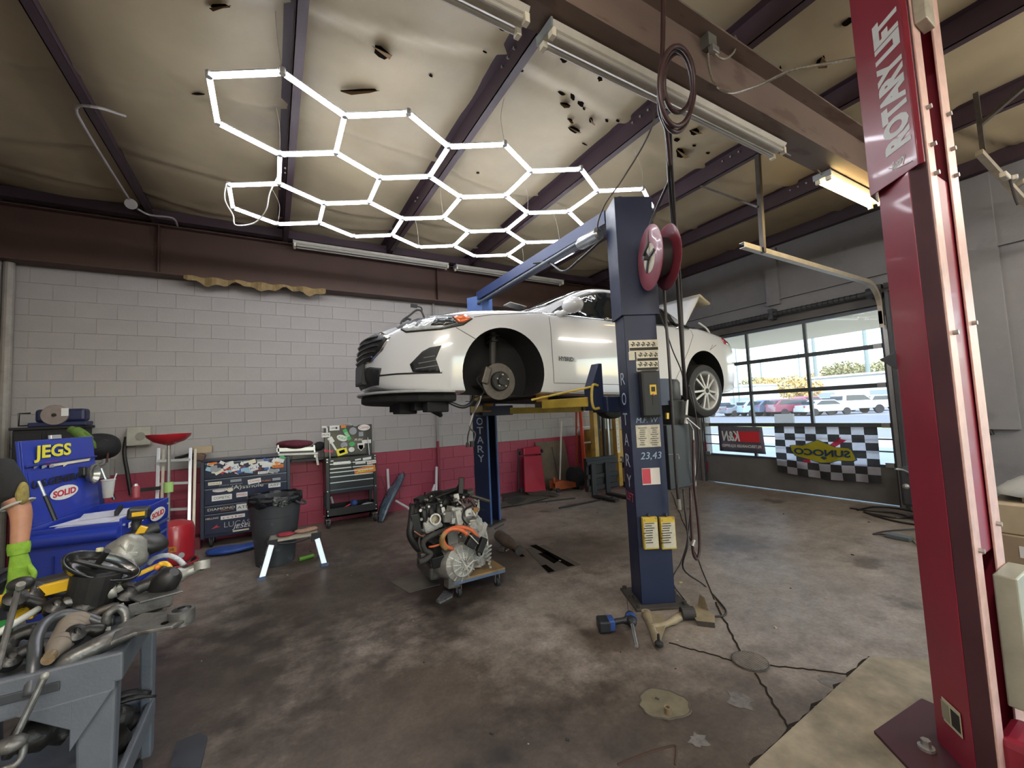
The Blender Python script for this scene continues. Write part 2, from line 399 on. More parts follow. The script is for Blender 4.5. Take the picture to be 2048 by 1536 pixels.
obj('roof_deck', MB().bx(XW-.3, XE+.4, YS-.3, YN+.3, ZC+.05, ZC+.2), vinyl, ceil)
# torn holes in the vinyl: dark openings with curled flaps
hole = mat('dark_torn_insulation', '120e0b', .95); hole.node_tree.nodes['Principled BSDF'].inputs['Specular IOR Level'].default_value = .02; flap = mat('brown_paper_backing', '6a4f2c', .8, n=20, namt=.3)
def tear(px, py, w, h, rz, fl_=False):
    P = uz(px, py, ZC-.06)
    x0, x1 = [q for q in CSEG if q[0] <= P.x <= q[1]][0]
    z = ceil_z(P.x, P.y, x0, x1)-.006; P.z = z
    n = 9; pts = []
    for i in range(n):
        r_ = random.uniform(.6, 1.1); pts.append((cos(2*pi*i/n)*w/2*r_, sin(2*pi*i/n)*h/2*r_))
    R = Mx.Rotation(rz, 3, 'Z')
    b = MB().prism(pts, P, R @ XA, R @ YA, (0, 0, -.004)); obj('torn_hole', b, hole, ceil)
    if fl_:
        b = MB(); A = [P+R @ V((-w*.5, 0, -.006)), P+R @ V((w*.5, 0, -.006)), P+R @ V((w*.25, -h*.7, -.05)), P+R @ V((-w*.2, -h*.6, -.06))]
        b.add(A, [(0, 1, 2, 3)]); obj('torn_flap', b, flap, ceil, solid=.003)
for q in [(1693, 42, .09, .08, .3, 0), (1004, 60, .10, .05, .5, 0), (1128, 117, .07, .07, 0, 0), (1123, 187, .09, .04, .2, 0), (1145, 192, .12, .04, .8, 0), (1130, 207, .11, .04, -.2, 1),
          (1162, 208, .10, .06, .5, 0), (1168, 218, .05, .03, .5, 0), (1140, 237, .07, .04, .1, 1), (1147, 257, .16, .09, .2, 1), (1182, 240, .08, .05, .7, 1), (1214, 245, .07, .03, .4, 0), (1236, 241, .07, .03, .2, 0),
          (1361, 304, .26, .10, .3, 1), (1388, 261, .12, .10, .1, 1), (1354, 277, .08, .07, 0, 0), (1388, 288, .05, .04, 0, 0), (1416, 307, .06, .04, 0, 0), (762, 100, .16, .12, .4, 1), (955, 343, .05, .04, 0, 0),
          (1170, 292, .09, .02, .1, 0), (1200, 154, .06, .05, .7, 0), (720, 178, .34, .04, -.5, 1), (440, 10, .16, .04, -.6, 1), (398, 182, .12, .03, -.5, 0), (1640, 118, .14, .07, .6, 1), (862, 150, .04, .03, 0, 0),
          (1042, 147, .05, .03, 0, 0), (969, 103, .05, .02, 0, 0), (1920, 62, .08, .03, .2, 0), (1560, 132, .08, .02, .5, 0)]: tear(*q)
# ---- purlins: C channels, web, feet, lips
purl = mat('maroon_primer_purlin', '3a2a31', .5, n=3, namt=.22, bump=.1)
def purlin(n_, x):
    b = MB(); y0, y1 = YS, YN+.1
    b.bx(x-.004, x+.004, y0, y1, ZP, ZC+.02); b.bx(x-.004, x+.07, y0, y1, ZP, ZP+.006); b.bx(x+.064, x+.07, y0, y1, ZP, ZP+.02)
    b.bx(x-.07, x+.004, y0, y1, ZC-.02, ZC-.012)
    o = put(obj('trim_%d' % n_, b, purl), kind='structure')
    bb = MB()
    for yy in (2.62, 2.72, 2.82, 5.15, 5.25): bb.cyl((x-.02, yy, ZP+.13), (x+.004, yy, ZP+.13), .011, n=8)
    obj('bolt_heads', bb, mat('galvanised', 'b5b3ae', .4, .8), o, kind='stuff')
for i, x in enumerate(PX[:-1]): purlin(i+1, x)
# ---- rafters: plate girders over the bay line and on the north wall
raft = mat('brown_primer_rafter', '6c5b51', .6, n=2.2, namt=.25, bump=.15, bscale=30, spots=(7.5, .60, '4a352b', .6), stretch=(.35, 1, 1))
raftd = mat('dark_brown_primer', '4a3329', .6, n=2.0, namt=.2, bump=.15)
b = MB(); b.bx(-3, XE+.1, 1.775, 1.785, 3.86, ZP); b.bx(-3, XE+.1, 1.66, 1.90, 3.845, 3.86); b.bx(-3, XE+.1, 1.66, 1.90, ZP-.015, ZP)
g = put(obj('trim_9', b, raft), kind='structure')
b = MB(); b.bx(-3, XE+.1, 7.12, 7.135, ZB, ZP); b.bx(-3, XE+.1, 7.03, 7.27, ZB-.015, ZB); b.bx(-3, XE+.1, 7.03, 7.27, ZP-.015, ZP)
put(obj('trim_10', b, raftd), kind='structure')
for x in (-1.3, 2.62, 6.0):
    obj('stiffener_plate', MB().bx(x-.006, x+.006, 7.03, 7.12, ZB, ZP-.015), raftd, bpy.data.objects['trim_10'])
obj('roof_edge_channel', MB().bx(XW, XE, 6.9, 7.02, ZP+.02, ZP+.14), purl, bpy.data.objects['trim_10'])
# eave beam along the east wall and small flange braces
b = MB(); b.bx(XE-.10, XE-.09, YS, YN, ZP-.02, ZC); b.bx(XE-.10, XE, YS, YN, ZP-.02, ZP-.01); put(obj('trim_11', b, purl), kind='structure')
# ragged insulation hanging from the foot of the north beam
b = MB(); n = 40
def rag(u, v):
    x = .02+1.78*u-1.05; return V((x, 7.02-.03*sin(u*40), ZB-.012-v*(.05+.07*sin(u*9)**2+.02*sin(u*53))))
b.grid(n, 4, lambda u, v: rag(u, v))
obj('hanging_insulation_scrap', b, mat('tan_insulation', '8d7852', .9, n=12, namt=.4), bpy.data.objects['trim_10'], solid=.006)
# conduit down the north wall, outlet
steel = mat('galvanised_steel', 'a9a7a3', .42, .75, n=12, namt=.15)
cp = mat('painted_conduit', '8a8683', .6)
c = single('wall_conduit', MB().cyl((2.60, YN-.045, 1.14), (2.60, YN-.045, ZB), .024), cp, 'grey painted conduit running up the block wall behind the raised car', 'conduit')
c = single('wall_conduit', MB().cyl((2.60, YN-.045, .02), (2.60, YN-.045, 1.135), .026), mat('red_painted_conduit', '7d2c3b', .55), 'red painted lower conduit on the red wall band', 'conduit')
# pilasters in the east wall
b = MB().bx(XE-.05, XE+.03, 3.83, 4.05, DZ+.35, ZP-.05); obj('pilaster', b, egrey, we)
b = MB().bx(XE-.06, XE+.03, 1.30, 1.55, 1.12, ZP-.05); obj('pilaster', b, egrey, we)
b = MB().bx(XE-.04, XE+.03, YS+.1, YN, 3.36, 3.385); obj('ledge', b, egrey, we)
b = MB().bx(XE-.03, XE+.05, DY0-.15, DY1+.15, DZ, DZ+.12); obj('door_header', b, mat('dark_grey_header', '56524f', .6, n=4), we)
# dark steel door frame posts
dk = mat('dark_door_frame_steel', '45464a', .5, .3, n=5, namt=.25)
b = MB(); b.bx(XE-.02, XE+.12, DY0-.12, DY0+.0, 0, DZ+.15); b.bx(XE-.02, XE+.12, DY1, DY1+.1, 0, DZ+.1); b.bx(XE-.16, XE-.02, DY0-.16, DY0-.12, 0, 3.2)
obj('door_frame', b, dk, we)
# ================================================================ sectional glass door to the street
alu = mat('door_rail_grey', '55585c', .5, .5, n=6, namt=.2)
pan = mat('door_panel_grey', '6a6866', .55, n=3, namt=.2, bump=.1)
glassm = mat('clear_pane', 'ffffff', .02, alpha=.08)
def door(n_, y0, y1):
    x = XE+.03; d = put(obj('door_%d' % n_, MB().bx(x, x+.045, y0, y1, 0.012, .56), pan), kind='structure')
    cols = [y0, y0+1.03, y0+2.02, y1]
    rows = [.56, 1.16, 1.75, 2.33, 2.90]
    for z in rows[1:]: obj('rail', MB().bx(x-.005, x+.05, y0, y1, z-.032, z+.032), alu, d)
    obj('rail', MB().bx(x-.005, x+.05, y0, y1, .54, .58), alu, d)
    for yy in cols:
        b = MB(); b.bx(x-.004, x+.045, yy-.022, yy+.022, .58, 2.9); obj('stile', b, alu, d)
    for z in (.775, .955): obj('strut_bar', MB().bx(x-.012, x+.006, y0, y1, z-.010, z+.010), alu, d)
    for i in range(4):
        for j in range(3):
            obj('pane', MB().bx(x+.018, x+.023, cols[j]+.022, cols[j+1]-.022, rows[i]+.03, rows[i+1]-.03), glassm, d)
    b = MB()
    for yy in (y0+.02, y1-.02):
        for z in (.58, 1.16, 1.75, 2.33): b.box((x-.02, yy+(.05 if yy < (y0+y1)/2 else -.05), z), (.02, .10, .07))
    obj('hinge_plates', b, steel, d, kind='stuff')
    # vertical tracks
    for yy in (y0-.05, y1+.05): obj('door_track', MB().bx(x-.07, x-.02, yy-.025, yy+.025, 0, 2.75), steel, d)
    return d
d1 = door(1, DY0, DY1)
# overhead track running back from the near jamb
yt = 2.42
tr = thing('door_track', 'long galvanised overhead garage door track hung below the roof beside the glass door', 'door track', (6, yt, 3.2))
b = MB(); P = [V((4.28, yt, 3.235)), V((7.25, yt, 3.20))]
P += [V((7.25+.36*sin(a), yt, 2.84+.36*cos(a))) for a in [rad(q) for q in range(12, 91, 13)]]+[V((7.61, yt, 2.6))]
for a, c in zip(P, P[1:]):
    b.bar(a, c, .006, .055); b.bar(a+V((0, .028, .026)), c+V((0, .028, .026)), .056, .005); b.bar(a+V((0, .028, -.026)), c+V((0, .028, -.026)), .056, .005)
obj('rail', b, mat('pale_track_steel', 'b3aa9b', .45, .5, n=10, namt=.2), tr)
obj('hanger_strut', MB().bar((4.62, yt, 3.2), (4.72, yt+.02, ZP+.05), .045, .045, up=(1, 0, 0)), mat('perforated_angle', '57524d', .5, .6, n=14, namt=.3), tr)
obj('hanger_strut', MB().bar((4.64, yt+.02, 3.72), (4.72, yt+.75, ZP+.02), .035, .02), MC['perforated_angle'], tr)
# spring shaft above the door
sp = thing('torsion_spring_shaft', 'dark spring shaft with coil spring mounted above the glass garage door', 'door hardware', (XE-.12, 4, 3.1))
obj('shaft', MB().cyl((XE-.13, DY0-.2, 3.10), (XE-.13, DY1+.2, 3.10), .036, n=14), dk, sp)
b = MB(); n = 34
for i in range(n): b.lathe([(.034, -.012), (.042, 0), (.034, .012)], (XE-.13, 2.7+i*.075, 3.10), YA, 12)
obj('coil_spring', b, mat('dark_oiled_spring', '2f2d2e', .5, .5, n=10), sp, kind='stuff')
for yy in (3.95, 2.45, 5.6): obj('bearing_plate', MB().bx(XE-.16, XE, yy-.04, yy+.04, 3.02, 3.2), dk, sp)
obj('cable_drum', MB().cyl((XE-.13, 2.50, 3.1), (XE-.13, 2.58, 3.1), .075, n=20), dk, sp)
# ================================================================ banners on the door
chk_k = mat('flag_black_cloth', '3a3a3c', .85, n=8, namt=.2); chk_w = mat('flag_white_cloth', 'c9c7d2', .85, n=8, namt=.12)
fx = XE-.03
ft = thing('checkered_flag', 'black and white checkered flag with yellow diamond emblem hanging on the garage door', 'flag', (fx, 3.38, .34))
translucent(chk_k, .35); translucent(chk_w, .6)
FY0, FY1, FZ0, FZ1 = 2.66, 4.11, .34, 1.135
def flagp(u, v):   # u 0..1 from left edge seen from inside (north) to right, v 0..1 from top down
    y = FY1+(FY0-FY1)*u; sag = -.07*(v**2)*sin(pi*u)*0 + .03*sin(pi*u)*v
    z = FZ1-(FZ1-FZ0)*v-(.035*(1-abs(2*u-1)))*v-.025*u*v
    y += .035*v*(1-2*u)*(.3 if u < .5 else -.2)
    x = fx-.012*sin(u*17+v*4)*(.3+v)-.008*sin(u*31-v*9)*v-.01
    return V((x, y, z))
nu, nv = 9, 7
for c in range(2):
    b = MB()
    for i in range(nu):
        for j in range(nv):
            if (i+j) % 2 == c:
                k = len(b.v)
                b.grid(5, 4, lambda u, v: flagp((i+u)/nu, (j+v)/nv))
    obj('black_squares' if c == 0 else 'white_squares', b, chk_k if c == 0 else chk_w, ft, smooth='all', kind='stuff')
def onflag(poly, off, ma, name):   # polygons in flag u,v space triangulated finely
    bm = bmesh.new(); vs = [bm.verts.new((p[0], p[1], 0)) for p in poly]; bm.faces.new(vs)
    bmesh.ops.triangulate(bm, faces=bm.faces[:]); 
    for _ in range(2): bmesh.ops.subdivide_edges(bm, edges=[e for e in bm.edges if e.calc_length() > .04], cuts=1)
    bmesh.ops.triangulate(bm, faces=bm.faces[:])
    bm.verts.index_update(); b = MB()
    b.v = [flagp(v.co.x, v.co.y)+V((-off, 0, 0)) for v in bm.verts]; b.f = [tuple(v.index for v in f.verts) for f in bm.faces]; bm.free()
    return obj(name, b, ma, ft)
yel = mat('flag_yellow', 'd8c83a', .8); blu = mat('flag_blue', '3c5a78', .8); fred = mat('flag_red', 'c23a52', .8)
for q in (yel, blu, fred): translucent(q, .55)
onflag([(.555, .36), (.685, .18), (.675, .225), (.735, .245), (.62, .38)], .006, fred, 'red_arrow')
onflag([(.30, .66), (.36, .64), (.37, .72), (.29, .72)], .006, fred, 'red_arrow_tail')
D = [(.17, .40), (.21, .385), (.30, .385), (.46, .26), (.62, .385), (.74, .39), (.77, .42), (.79, .52), (.80, .60), (.77, .625), (.64, .625), (.56, .675), (.46, .69), (.36, .645), (.22, .60), (.18, .50)]
onflag([( .485+(x-.485)*1.04, .48+(y-.48)*1.06) for x, y in D], .009, blu, 'emblem_border')
onflag(D, .017, yel, 'diamond_emblem')
tb = tmesh('SUNOCO', .1, bold=.035, width=.64, mirror=True)
sy = .135/.1
tb.v = [flagp(.485+p.x*.86, .50-p.y*1.7)+V((-.026, 0, 0)) for p in tb.v]
obj('lettering', tb, mat('flag_letter_blue', '35506e', .8), ft)
kn = thing('filter_banner', 'grey banner with red block and mirrored white lettering on the door left of the flag', 'banner', (fx, 4.77, .64))
kc = translucent(mat('banner_grey_vinyl', '75717c', .7, n=5), .4)
b = MB().grid(12, 6, lambda u, v: V((fx-.006-.004*sin(u*14), 5.19-(.865+.03*v)*u, 1.135-(.49)*v-.01*u)))
obj('banner_cloth', b, kc, kn, smooth='all', solid=.004)
obj('red_block', MB().bx(fx-.022, fx-.014, 4.385, 4.79, .84, 1.04).box((fx-.018, 4.80, .94), (.007, .12, .17)), mat('banner_red', 'cf2f3d', .7), kn)
wh = mat('print_white', 'e4e4e8', .6)
lettering('K&N', (fx-.024, 4.93, .945), (0, -1, 0), ZA, .26, wh, kn, bold=.03, width=.36, mirror=True, shear=.2)
lettering('FILTERCHARGER EQUIPPED', (fx-.016, 4.745, .755), (0, -1, 0), ZA, .07, wh, kn, bold=.02, width=.76, mirror=True)
# ================================================================ street outside
asph = mat('asphalt', '8d8983', .9, n=.5, namt=.1); conc = mat('outdoor_concrete', 'cfc6b4', .9, n=.8, namt=.1); grass = mat('dry_grass', 'a9ad62', .95, n=2, namt=.25)
XG = XE+.25
put(obj('ground', MB().bx(XG, 230, -150, 190, -.4, -.02), asph), kind='structure')
put(obj('forecourt', MB().bx(XG, 20, -30, 30, -.02, -.012), conc), kind='structure')
put(obj('grass_verge', MB().bx(26, 31, -60, 90, -.02, -.005), grass), kind='structure')
put(obj('street', MB().bx(31, 43, -60, 120, -.02, -.008), mat('street_asphalt', '807d7a', .9, n=.7, namt=.1)), kind='structure')
# canopy over the forecourt
can = mat('canopy_soffit', 'cdbfa6', .85, n=.8, namt=.08)
cy = thing('forecourt_canopy', 'flat beige canopy roof over the forecourt outside the glass door', 'canopy', (10, 3, 3.1))
obj('soffit', MB().bx(XG, 13.1, .3, 7.75, 3.27, 3.5), can, cy)
for yy in (4.4, 1.9): obj('tube_light', MB().cyl((9, yy, 3.22), (10.6, yy-.6, 3.22), .03), mat('pale_tube', 'efece2', .5), cy)
q = ux(1414, 850, 12.7); obj('canopy_post', MB().bx(12.62, 12.78, q.y-.08, q.y+.08, 0, 3.3), mat('post_blue_grey', 'b9c4c8', .7), cy)
# far buildings
def bld(name, x, y0, y1, h, dep, ma, label, win=None, roof=None):
    t = thing(name, label, 'building', (x+dep/2, (y0+y1)/2, 0))
    obj('wall', MB().bx(x, x+dep, y0, y1, 0, h), ma, t)
    obj('roof', MB().bx(x-.3, x+dep+.3, y0-.3, y1+.3, h, h+.35), roof or mat('pale_roof', 'e6e2dc', .8), t)
    if win:
        for k in range(win[0]):
            yy = y0+(k+.5)*(y1-y0)/win[0]; obj('window', MB().bx(x-.06, x+.02, yy-win[1], yy+win[1], win[2], win[3]), mat('far_glass', '8d99a5', .2), t)
    return t
bld('warehouse', 96, -2, 46, 5.6, 25, mat('warehouse_grey', 'b9b6b4', .8, n=.3, namt=.1), 'long grey warehouse beyond the parking lot at the right of the door', (5, 2.0, 1.2, 2.6))
t = bld('shop_building', 82, 46.6, 74, 4.6, 15, mat('shop_cream', 'e0dbd0', .8, n=.3), 'low white shop with blue letters behind the parked cars', (4, 2.0, 1.0, 2.4))
lettering('POLY', (81.9, 66, 3.6), (0, -1, 0), ZA, 1.5, mat('sign_blue', '5f86a8', .6), t)
bld('strip_mall', 78, 75, 104, 4.4, 14, mat('mall_cream', 'ddd3c0', .8, n=.3), 'pale flat building far left outside behind light poles', (7, 1.2, .6, 3.0))
bld('shed', 100, -30, -4, 5.2, 16, mat('shed_white', 'd9dadb', .8), 'white shed far right outside past the silo', (4, 1.6, 1., 2.4))
t = thing('storage_silo', 'round grey silo rising beside the far warehouse', 'silo', (93, 13, 0))
obj('tank', MB().lathe([(0, 0), (1.9, 0), (1.9, 8.0), (1.3, 8.9), (0, 9.1)], (92, 13.0, 0), n=20), mat('silo_grey', 'b5b2ae', .7), t)
# power poles
pm = mat('weathered_pole', '7f8a86', .8)
def pole(px, D, h, arms, label, r=.28):
    p = uz(px, 815, 0); d = V((ray(px, 800).x, ray(px, 800).y, 0)).normalized()*D
    t = thing('power_pole', label, 'power pole', (d.x, d.y, 0), group=None)
    obj('mast', MB().cyl((d.x, d.y, 0), (d.x, d.y, h), r, r*.7, n=10), pm, t)
    for z, w_ in arms: obj('crossarm', MB().bar((d.x, d.y-w_, z), (d.x, d.y+w_, z), .14, .14), pm, t)
pole(1637, 150, 25, [(24.5, 6), (17.5, 4.6), (13.5, 4.6)], 'tall power pole with crossarms left of two, above the warehouse', .55)
pole(1742, 140, 24, [(17.6, 5), (13.8, 5)], 'tall power pole at the right side beside the door frame', .55)
pole(1527, 120, 11.5, [(10.6, 3.6)], 'distant wooden power pole over the left trees', .25)
pole(1605, 110, 12, [], 'slender bare pole just left of the middle door stile', .18)
pole(1479, 60, 14.5, [], 'thin lamp pole nearest the raised car', .10)
pole(1468, 80, 9, [], 'short thin pole hard against the raised car bumper', .10)
# street sign
d = V((ray(1567, 820).x, ray(1567, 820).y, 0)).normalized()*28
t = thing('roadside_sign', 'small dark sign box on the grass verge outside', 'sign', (d.x, d.y, 0))
obj('board', MB().box((d.x, d.y, .55), (.12, 1.0, .5)), mat('sign_dark', '5d5d5b', .7), t); obj('foot', MB().box((d.x, d.y, .15), (.1, .7, .3)), mat('sign_dark2', '7a7874', .7), t)
# trees: clumps of leaf cards around short trunks
lf = [mat('leaf_orange', 'd0b070', .9, n=3, namt=.3), mat('leaf_olive', '9a9468', .9, n=3, namt=.3), mat('leaf_pale', 'bdb08a', .9, n=3, namt=.3)]
bark = mat('bark', '6f5f4f', .9)
def tree(px, D, h, rad_, k, label):
    d = V((ray(px, 800).x, ray(px, 800).y, 0)).normalized()*D
    t = thing('tree', label, 'tree', (d.x, d.y, 0), group='trees across the street')
    obj('trunk', MB().cyl((d.x, d.y, 0), (d.x, d.y, h*.7), .25, .1, n=7), bark, t)
    b = MB()
    for _ in range(700):
        while True:
            p = V((random.uniform(-1, 1), random.uniform(-1, 1), random.uniform(-1, 1)))
            if p.length < 1: break
        p = V((d.x+p.x*rad_, d.y+p.y*rad_, (h*.85)-rad_*.45+p.z*rad_*.55)); s = rad_*.09
        a = V((random.uniform(-1, 1), random.uniform(-1, 1), random.uniform(-1, 1))).normalized(); c = a.orthogonal().normalized()*s; e = a.cross(c)
        b.add([p-c, p-e*.6, p+c, p+e*.6], [(0, 1, 2, 3)])
    obj('crown', b, lf[k], t, kind='stuff')
for i, q in enumerate([(1438, 125, 7.5, 4.5, 0, 'orange autumn tree seen just past the car bumper'), (1512, 142, 9.5, 5, 1, 'olive tree left of the wooden power pole'), (1536, 118, 8.2, 3.4, 0, 'small orange tree right of the wooden power pole'),
          (1560, 160, 9.6, 5.2, 2, 'pale thin tree between wooden pole and bare pole'), (1588, 135, 9.2, 5.0, 2, 'pale bushy tree by the slender bare pole'), (1600, 72, 5.2, 3.0, 0, 'low yellow tree in front of the white shop'),
          (1627, 172, 11.4, 3.5, 0, 'orange tree at the foot of the left tall pole'), (1690, 175, 15, 6, 1, 'olive tree behind the warehouse roof'), (1712, 195, 15.7, 5, 2, 'pale tree right of the olive one behind the warehouse'), (1762, 165, 13.2, 5, 1, 'olive tree right of the silo'), (1674, 210, 15, 4, 2, 'pale small tree at the left end behind the warehouse roof')]): tree(*q)
# parked vehicles
tyre = mat('tyre_rubber', '232323', .8); cgl = mat('car_glass_dark', '3f474d', .15); hub = mat('hub_silver', 'c8c8c8', .4, .5)
def vehicle(px, D, kind, cm, label, face=0., L=4.6, h=1.65):
    d = ux(px, 820, D); d.z = 0
    t = thing('parked_'+kind, label, 'truck' if kind == 'pickup' else 'car', (d.x, d.y, 0), face, group='vehicles parked across the street')
    W = .95; k = L/4.6
    if kind == 'pickup': prof = [(-2.7, .5), (-2.75, 1.0), (-2.65, 1.12), (-1.35, 1.2), (-.75, 1.82), (.75, 1.86), (.85, 1.15), (2.7, 1.15), (2.75, .5)]; win = [(-1.2, 1.25), (-.7, 1.74), (.62, 1.76), (.66, 1.25)]; wx = (-1.75, 1.85); r_ = .4
    elif kind == 'suv': prof = [(-2.3, .4), (-2.35, .85), (-2.2, 1.05), (-1.3, 1.15), (-.7, 1.62), (1.7, 1.68), (2.2, 1.15), (2.3, .4)]; win = [(-1.0, 1.15), (-.6, 1.54), (1.6, 1.58), (1.9, 1.15)]; wx = (-1.4, 1.4); r_ = .36
    else: prof = [(-2.3, .35), (-2.35, .7), (-2.1, .88), (-1.2, .98), (-.45, 1.42), (.8, 1.44), (1.5, 1.02), (2.2, .95), (2.3, .35)]; win = [(-.9, .99), (-.4, 1.34), (.75, 1.36), (1.25, 1.0)]; wx = (-1.4, 1.4); r_ = .33
    prof = [(x*k, z) for x, z in prof]; win = [(x*k, z) for x, z in win]
    obj('body', MB().prism(prof, (0, -W, 0), XA, ZA, (0, 2*W, 0)), cm, t, local=True, bevel=.08)
    obj('side_window', MB().prism(win, (0, -W-.012, 0), XA, ZA, (0, 2*W+.024, 0)), cgl, t, local=True)
    b = MB(); obj('rear_window', MB().box((win[3][0]+.12, 0, (win[2][1]+win[3][1])/2), (.3, 1.5, (win[2][1]-win[3][1])*.75)), cgl, t, local=True)
    for x in wx:
        for s in (-1, 1): obj('wheel', MB().cyl((x*k, s*(W-.2), r_), (x*k, s*(W+.02), r_), r_, n=16), tyre, t, local=True)
    for s in (-1, 1): obj('tail_light', MB().box((prof[-2][0]+.02, s*(W-.15), prof[-2][1]-.1), (.06, .22, .2)), mat('far_red', 'a8404a', .5), t, local=True)
cm = lambda n_, c: mat('paint_'+n_, c, .3, coat=.5)
vehicle(1442, 46, 'suv', cm('grey', '8e9094'), 'grey parked car partly behind the raised car tyre', rad(146))
vehicle(1487, 46, 'sedan', cm('graphite', '6f747c'), 'graphite parked sedan left of the pale blue vehicle', rad(146))
vehicle(1522, 46, 'suv', cm('pale_blue', '9fb4c6'), 'pale blue parked vehicle left of the navy one', rad(146))
vehicle(1553, 46, 'suv', cm('navy', '4e5b72'), 'navy parked vehicle between pale blue and white ones', rad(146))
vehicle(1568, 51, 'suv', cm('white2', 'dcdcdc'), 'white parked vehicle between navy and maroon ones', rad(146))
vehicle(1588, 45, 'suv', cm('maroon', '7a3c4c'), 'maroon parked vehicle left of the red pickup', rad(146))
vehicle(1614, 49.5, 'pickup', cm('red', 'c5495c'), 'bright red parked pickup in the row', rad(146), 4.4)
vehicle(1648, 45, 'sedan', cm('silver', 'b4bcc4'), 'silver blue parked sedan left of the big white pickup', rad(146))
vehicle(1658, 56, 'suv', cm('teal', '7fa0ac'), 'teal vehicle parked behind the silver sedan', rad(146))
vehicle(1697, 47, 'pickup', cm('white', 'e8e9ec'), 'large white pickup truck with dark windows parked across the street', rad(146), 5.4)
vehicle(1600, 56, 'suv', cm('beige', 'cfc4b2'), 'beige vehicle in the far row behind the maroon one', rad(146))
vehicle(1555, 56, 'suv', cm('blue2', '92a8bd'), 'light blue vehicle in the far row behind the navy one', rad(146))
vehicle(1770, 56, 'suv', cm('white3', 'd6dbe0'), 'white vehicle far right beside the door frame', rad(146))
vehicle(1745, 56, 'suv', cm('steel', '9aa6b4'), 'steel blue vehicle in the far row right of the white pickup', rad(146))
# ================================================================ hexagon LED grid
led = mat('led_tube_glow', 'fbfdf8', .4, emit=21.0, ecol='f4f7ff'); clip = mat('clear_joint_plastic', 'cfd3d2', .3)
hx = thing('hexagon_light', 'large white honeycomb grid of LED tubes hung under the ceiling above the car', 'ceiling light', (1.75, 4.2, 3.9))
HZ = 3.9; HP = .4195; X0 = -.345
rows = {0: (3.2, 2.958), 1: (3.70, 3.93), 2: (4.665, 4.435), 3: (5.15, 5.385)}
def hv(r_, n_):
    e, o = rows[r_]; return V((X0+HP*n_, e if n_ % 2 == 0 else o, HZ))
edges = [(hv(0, i), hv(0, i+1)) for i in range(0, 10)]
edges += [(hv(1, i), hv(1, i+1)) for i in range(0, 10)]
edges += [(hv(2, i), hv(2, i+1)) for i in range(0, 10)]
edges += [(hv(3, i), hv(3, i+1)) for i in range(0, 10)]
edges += [(hv(0, i), hv(1, i)) for i in range(0, 11, 2)]
edges += [(hv(1, i), hv(2, i)) for i in range(1, 10, 2)]
edges += [(hv(2, i), hv(3, i)) for i in range(0, 11, 2)]
nodes = {}
for a, c in edges:
    d = (c-a).normalized(); b = MB().bar(a+d*.022, c-d*.022, .029, .022)
    obj('led_tube', b, led, hx)
    hb = MB().bar(a+d*.022+V((0, 0, .015)), c-d*.022+V((0, 0, .015)), .034, .008)
    obj('tube_housing', hb, clip, hx)
    for p in (a, c): nodes[(round(p.x, 2), round(p.y, 2))] = p
for p in nodes.values(): obj('joint', MB().cyl(p+V((0, 0, -.012)), p+V((0, 0, .03)), .021, n=10), clip, hx)
wire = mat('thin_wire', 'c8c4b8', .5)
for p in (hv(0, 1), hv(0, 5), hv(1, 1), hv(1, 7), hv(2, 5), hv(3, 1), hv(3, 5), hv(3, 9), hv(0, 9), hv(2, 9)):
    obj('hanging_wire', MB().tube([p, p+V((random.uniform(-.03, .03), .02, .25)), p+V((random.uniform(-.1, .1), .06, .47))], .0022, 5, smooth=4), wire, hx)
obj('power_cord', MB().tube([hv(2, 0)+V((0, 0, .02)), uy(452, 370, 4.6), uy(450, 400, 4.6), uy(466, 430, 4.6), uy(472, 450, 4.6), uy(510, 445, 4.6), uy(532, 420, 4.4), uy(540, 385, 4.3), uy(560, 345, 4.2)], .006, 6, smooth=6), mat('white_cord', 'e6e4de', .5), hx)
# ================================================================ fluorescent strip fixtures
wht = mat('white_enamel_fixture', 'b9b4a8', .45, n=6, namt=.18); tubeg = mat('unlit_fluorescent_tube', 'a8a59c', .25); warm = mat('lit_fluorescent_tube', 'ffeeb8', .4, emit=16, ecol='ffdf98')
def strip(x0, x1, lab, lit, y=1.86, tubes=True, z=3.83, k=1.):
    t = thing('fluorescent_fixture', lab, 'ceiling light', ((x0+x1)/2, y, z))
    obj('housing', MB().prism([(-.075*k, 0), (.075*k, 0), (.055*k, -.03), (.028*k, -.045), (-.028*k, -.045), (-.055*k, -.03)], (x0, y, z), YA, ZA, (x1-x0, 0, 0)), wht, t)
    for s in (-1, 1):
        if tubes: obj('tube', MB().cyl((x0+.04, y+s*.045, z-.062), (x1-.04, y+s*.045, z-.062), .016), warm if lit else tubeg, t)
        for x in (x0+.015, x1-.015): obj('lampholder', MB().box((x, y+s*.045, z-.06), (.03, .04, .055)), mat('lampholder_white', 'd8d2be', .5), t)
    obj('end_plate', MB().bx(x0-.012, x0, y-.078, y+.078, z-.05, z+.006), mat('end_plate_grey', '99a0a2', .4, .4), t)
    return t
strip(1.40, 3.90, 'long unlit white fluorescent fixture under the brown girder', False, 1.84, True)
strip(-1.3, 1.25, 'unlit dark fluorescent fixture at the top edge, left of the long white one', False, 1.84)
strip(4.76, 6.0, 'lit warm fluorescent fixture glowing beside the red lift post', True, 1.87)
strip(.3, 2.75, 'dusty unlit strip fixture on the roof edge over the north wall, left one', False, 6.86, True, 4.30)
strip(2.9, 5.3, 'dusty unlit strip fixture on the roof edge over the north wall, right one', False, 6.86, True, 4.30)
cool = mat('added_fill_tube', 'f4f6ff', .4, emit=85, ecol='faf3e8')
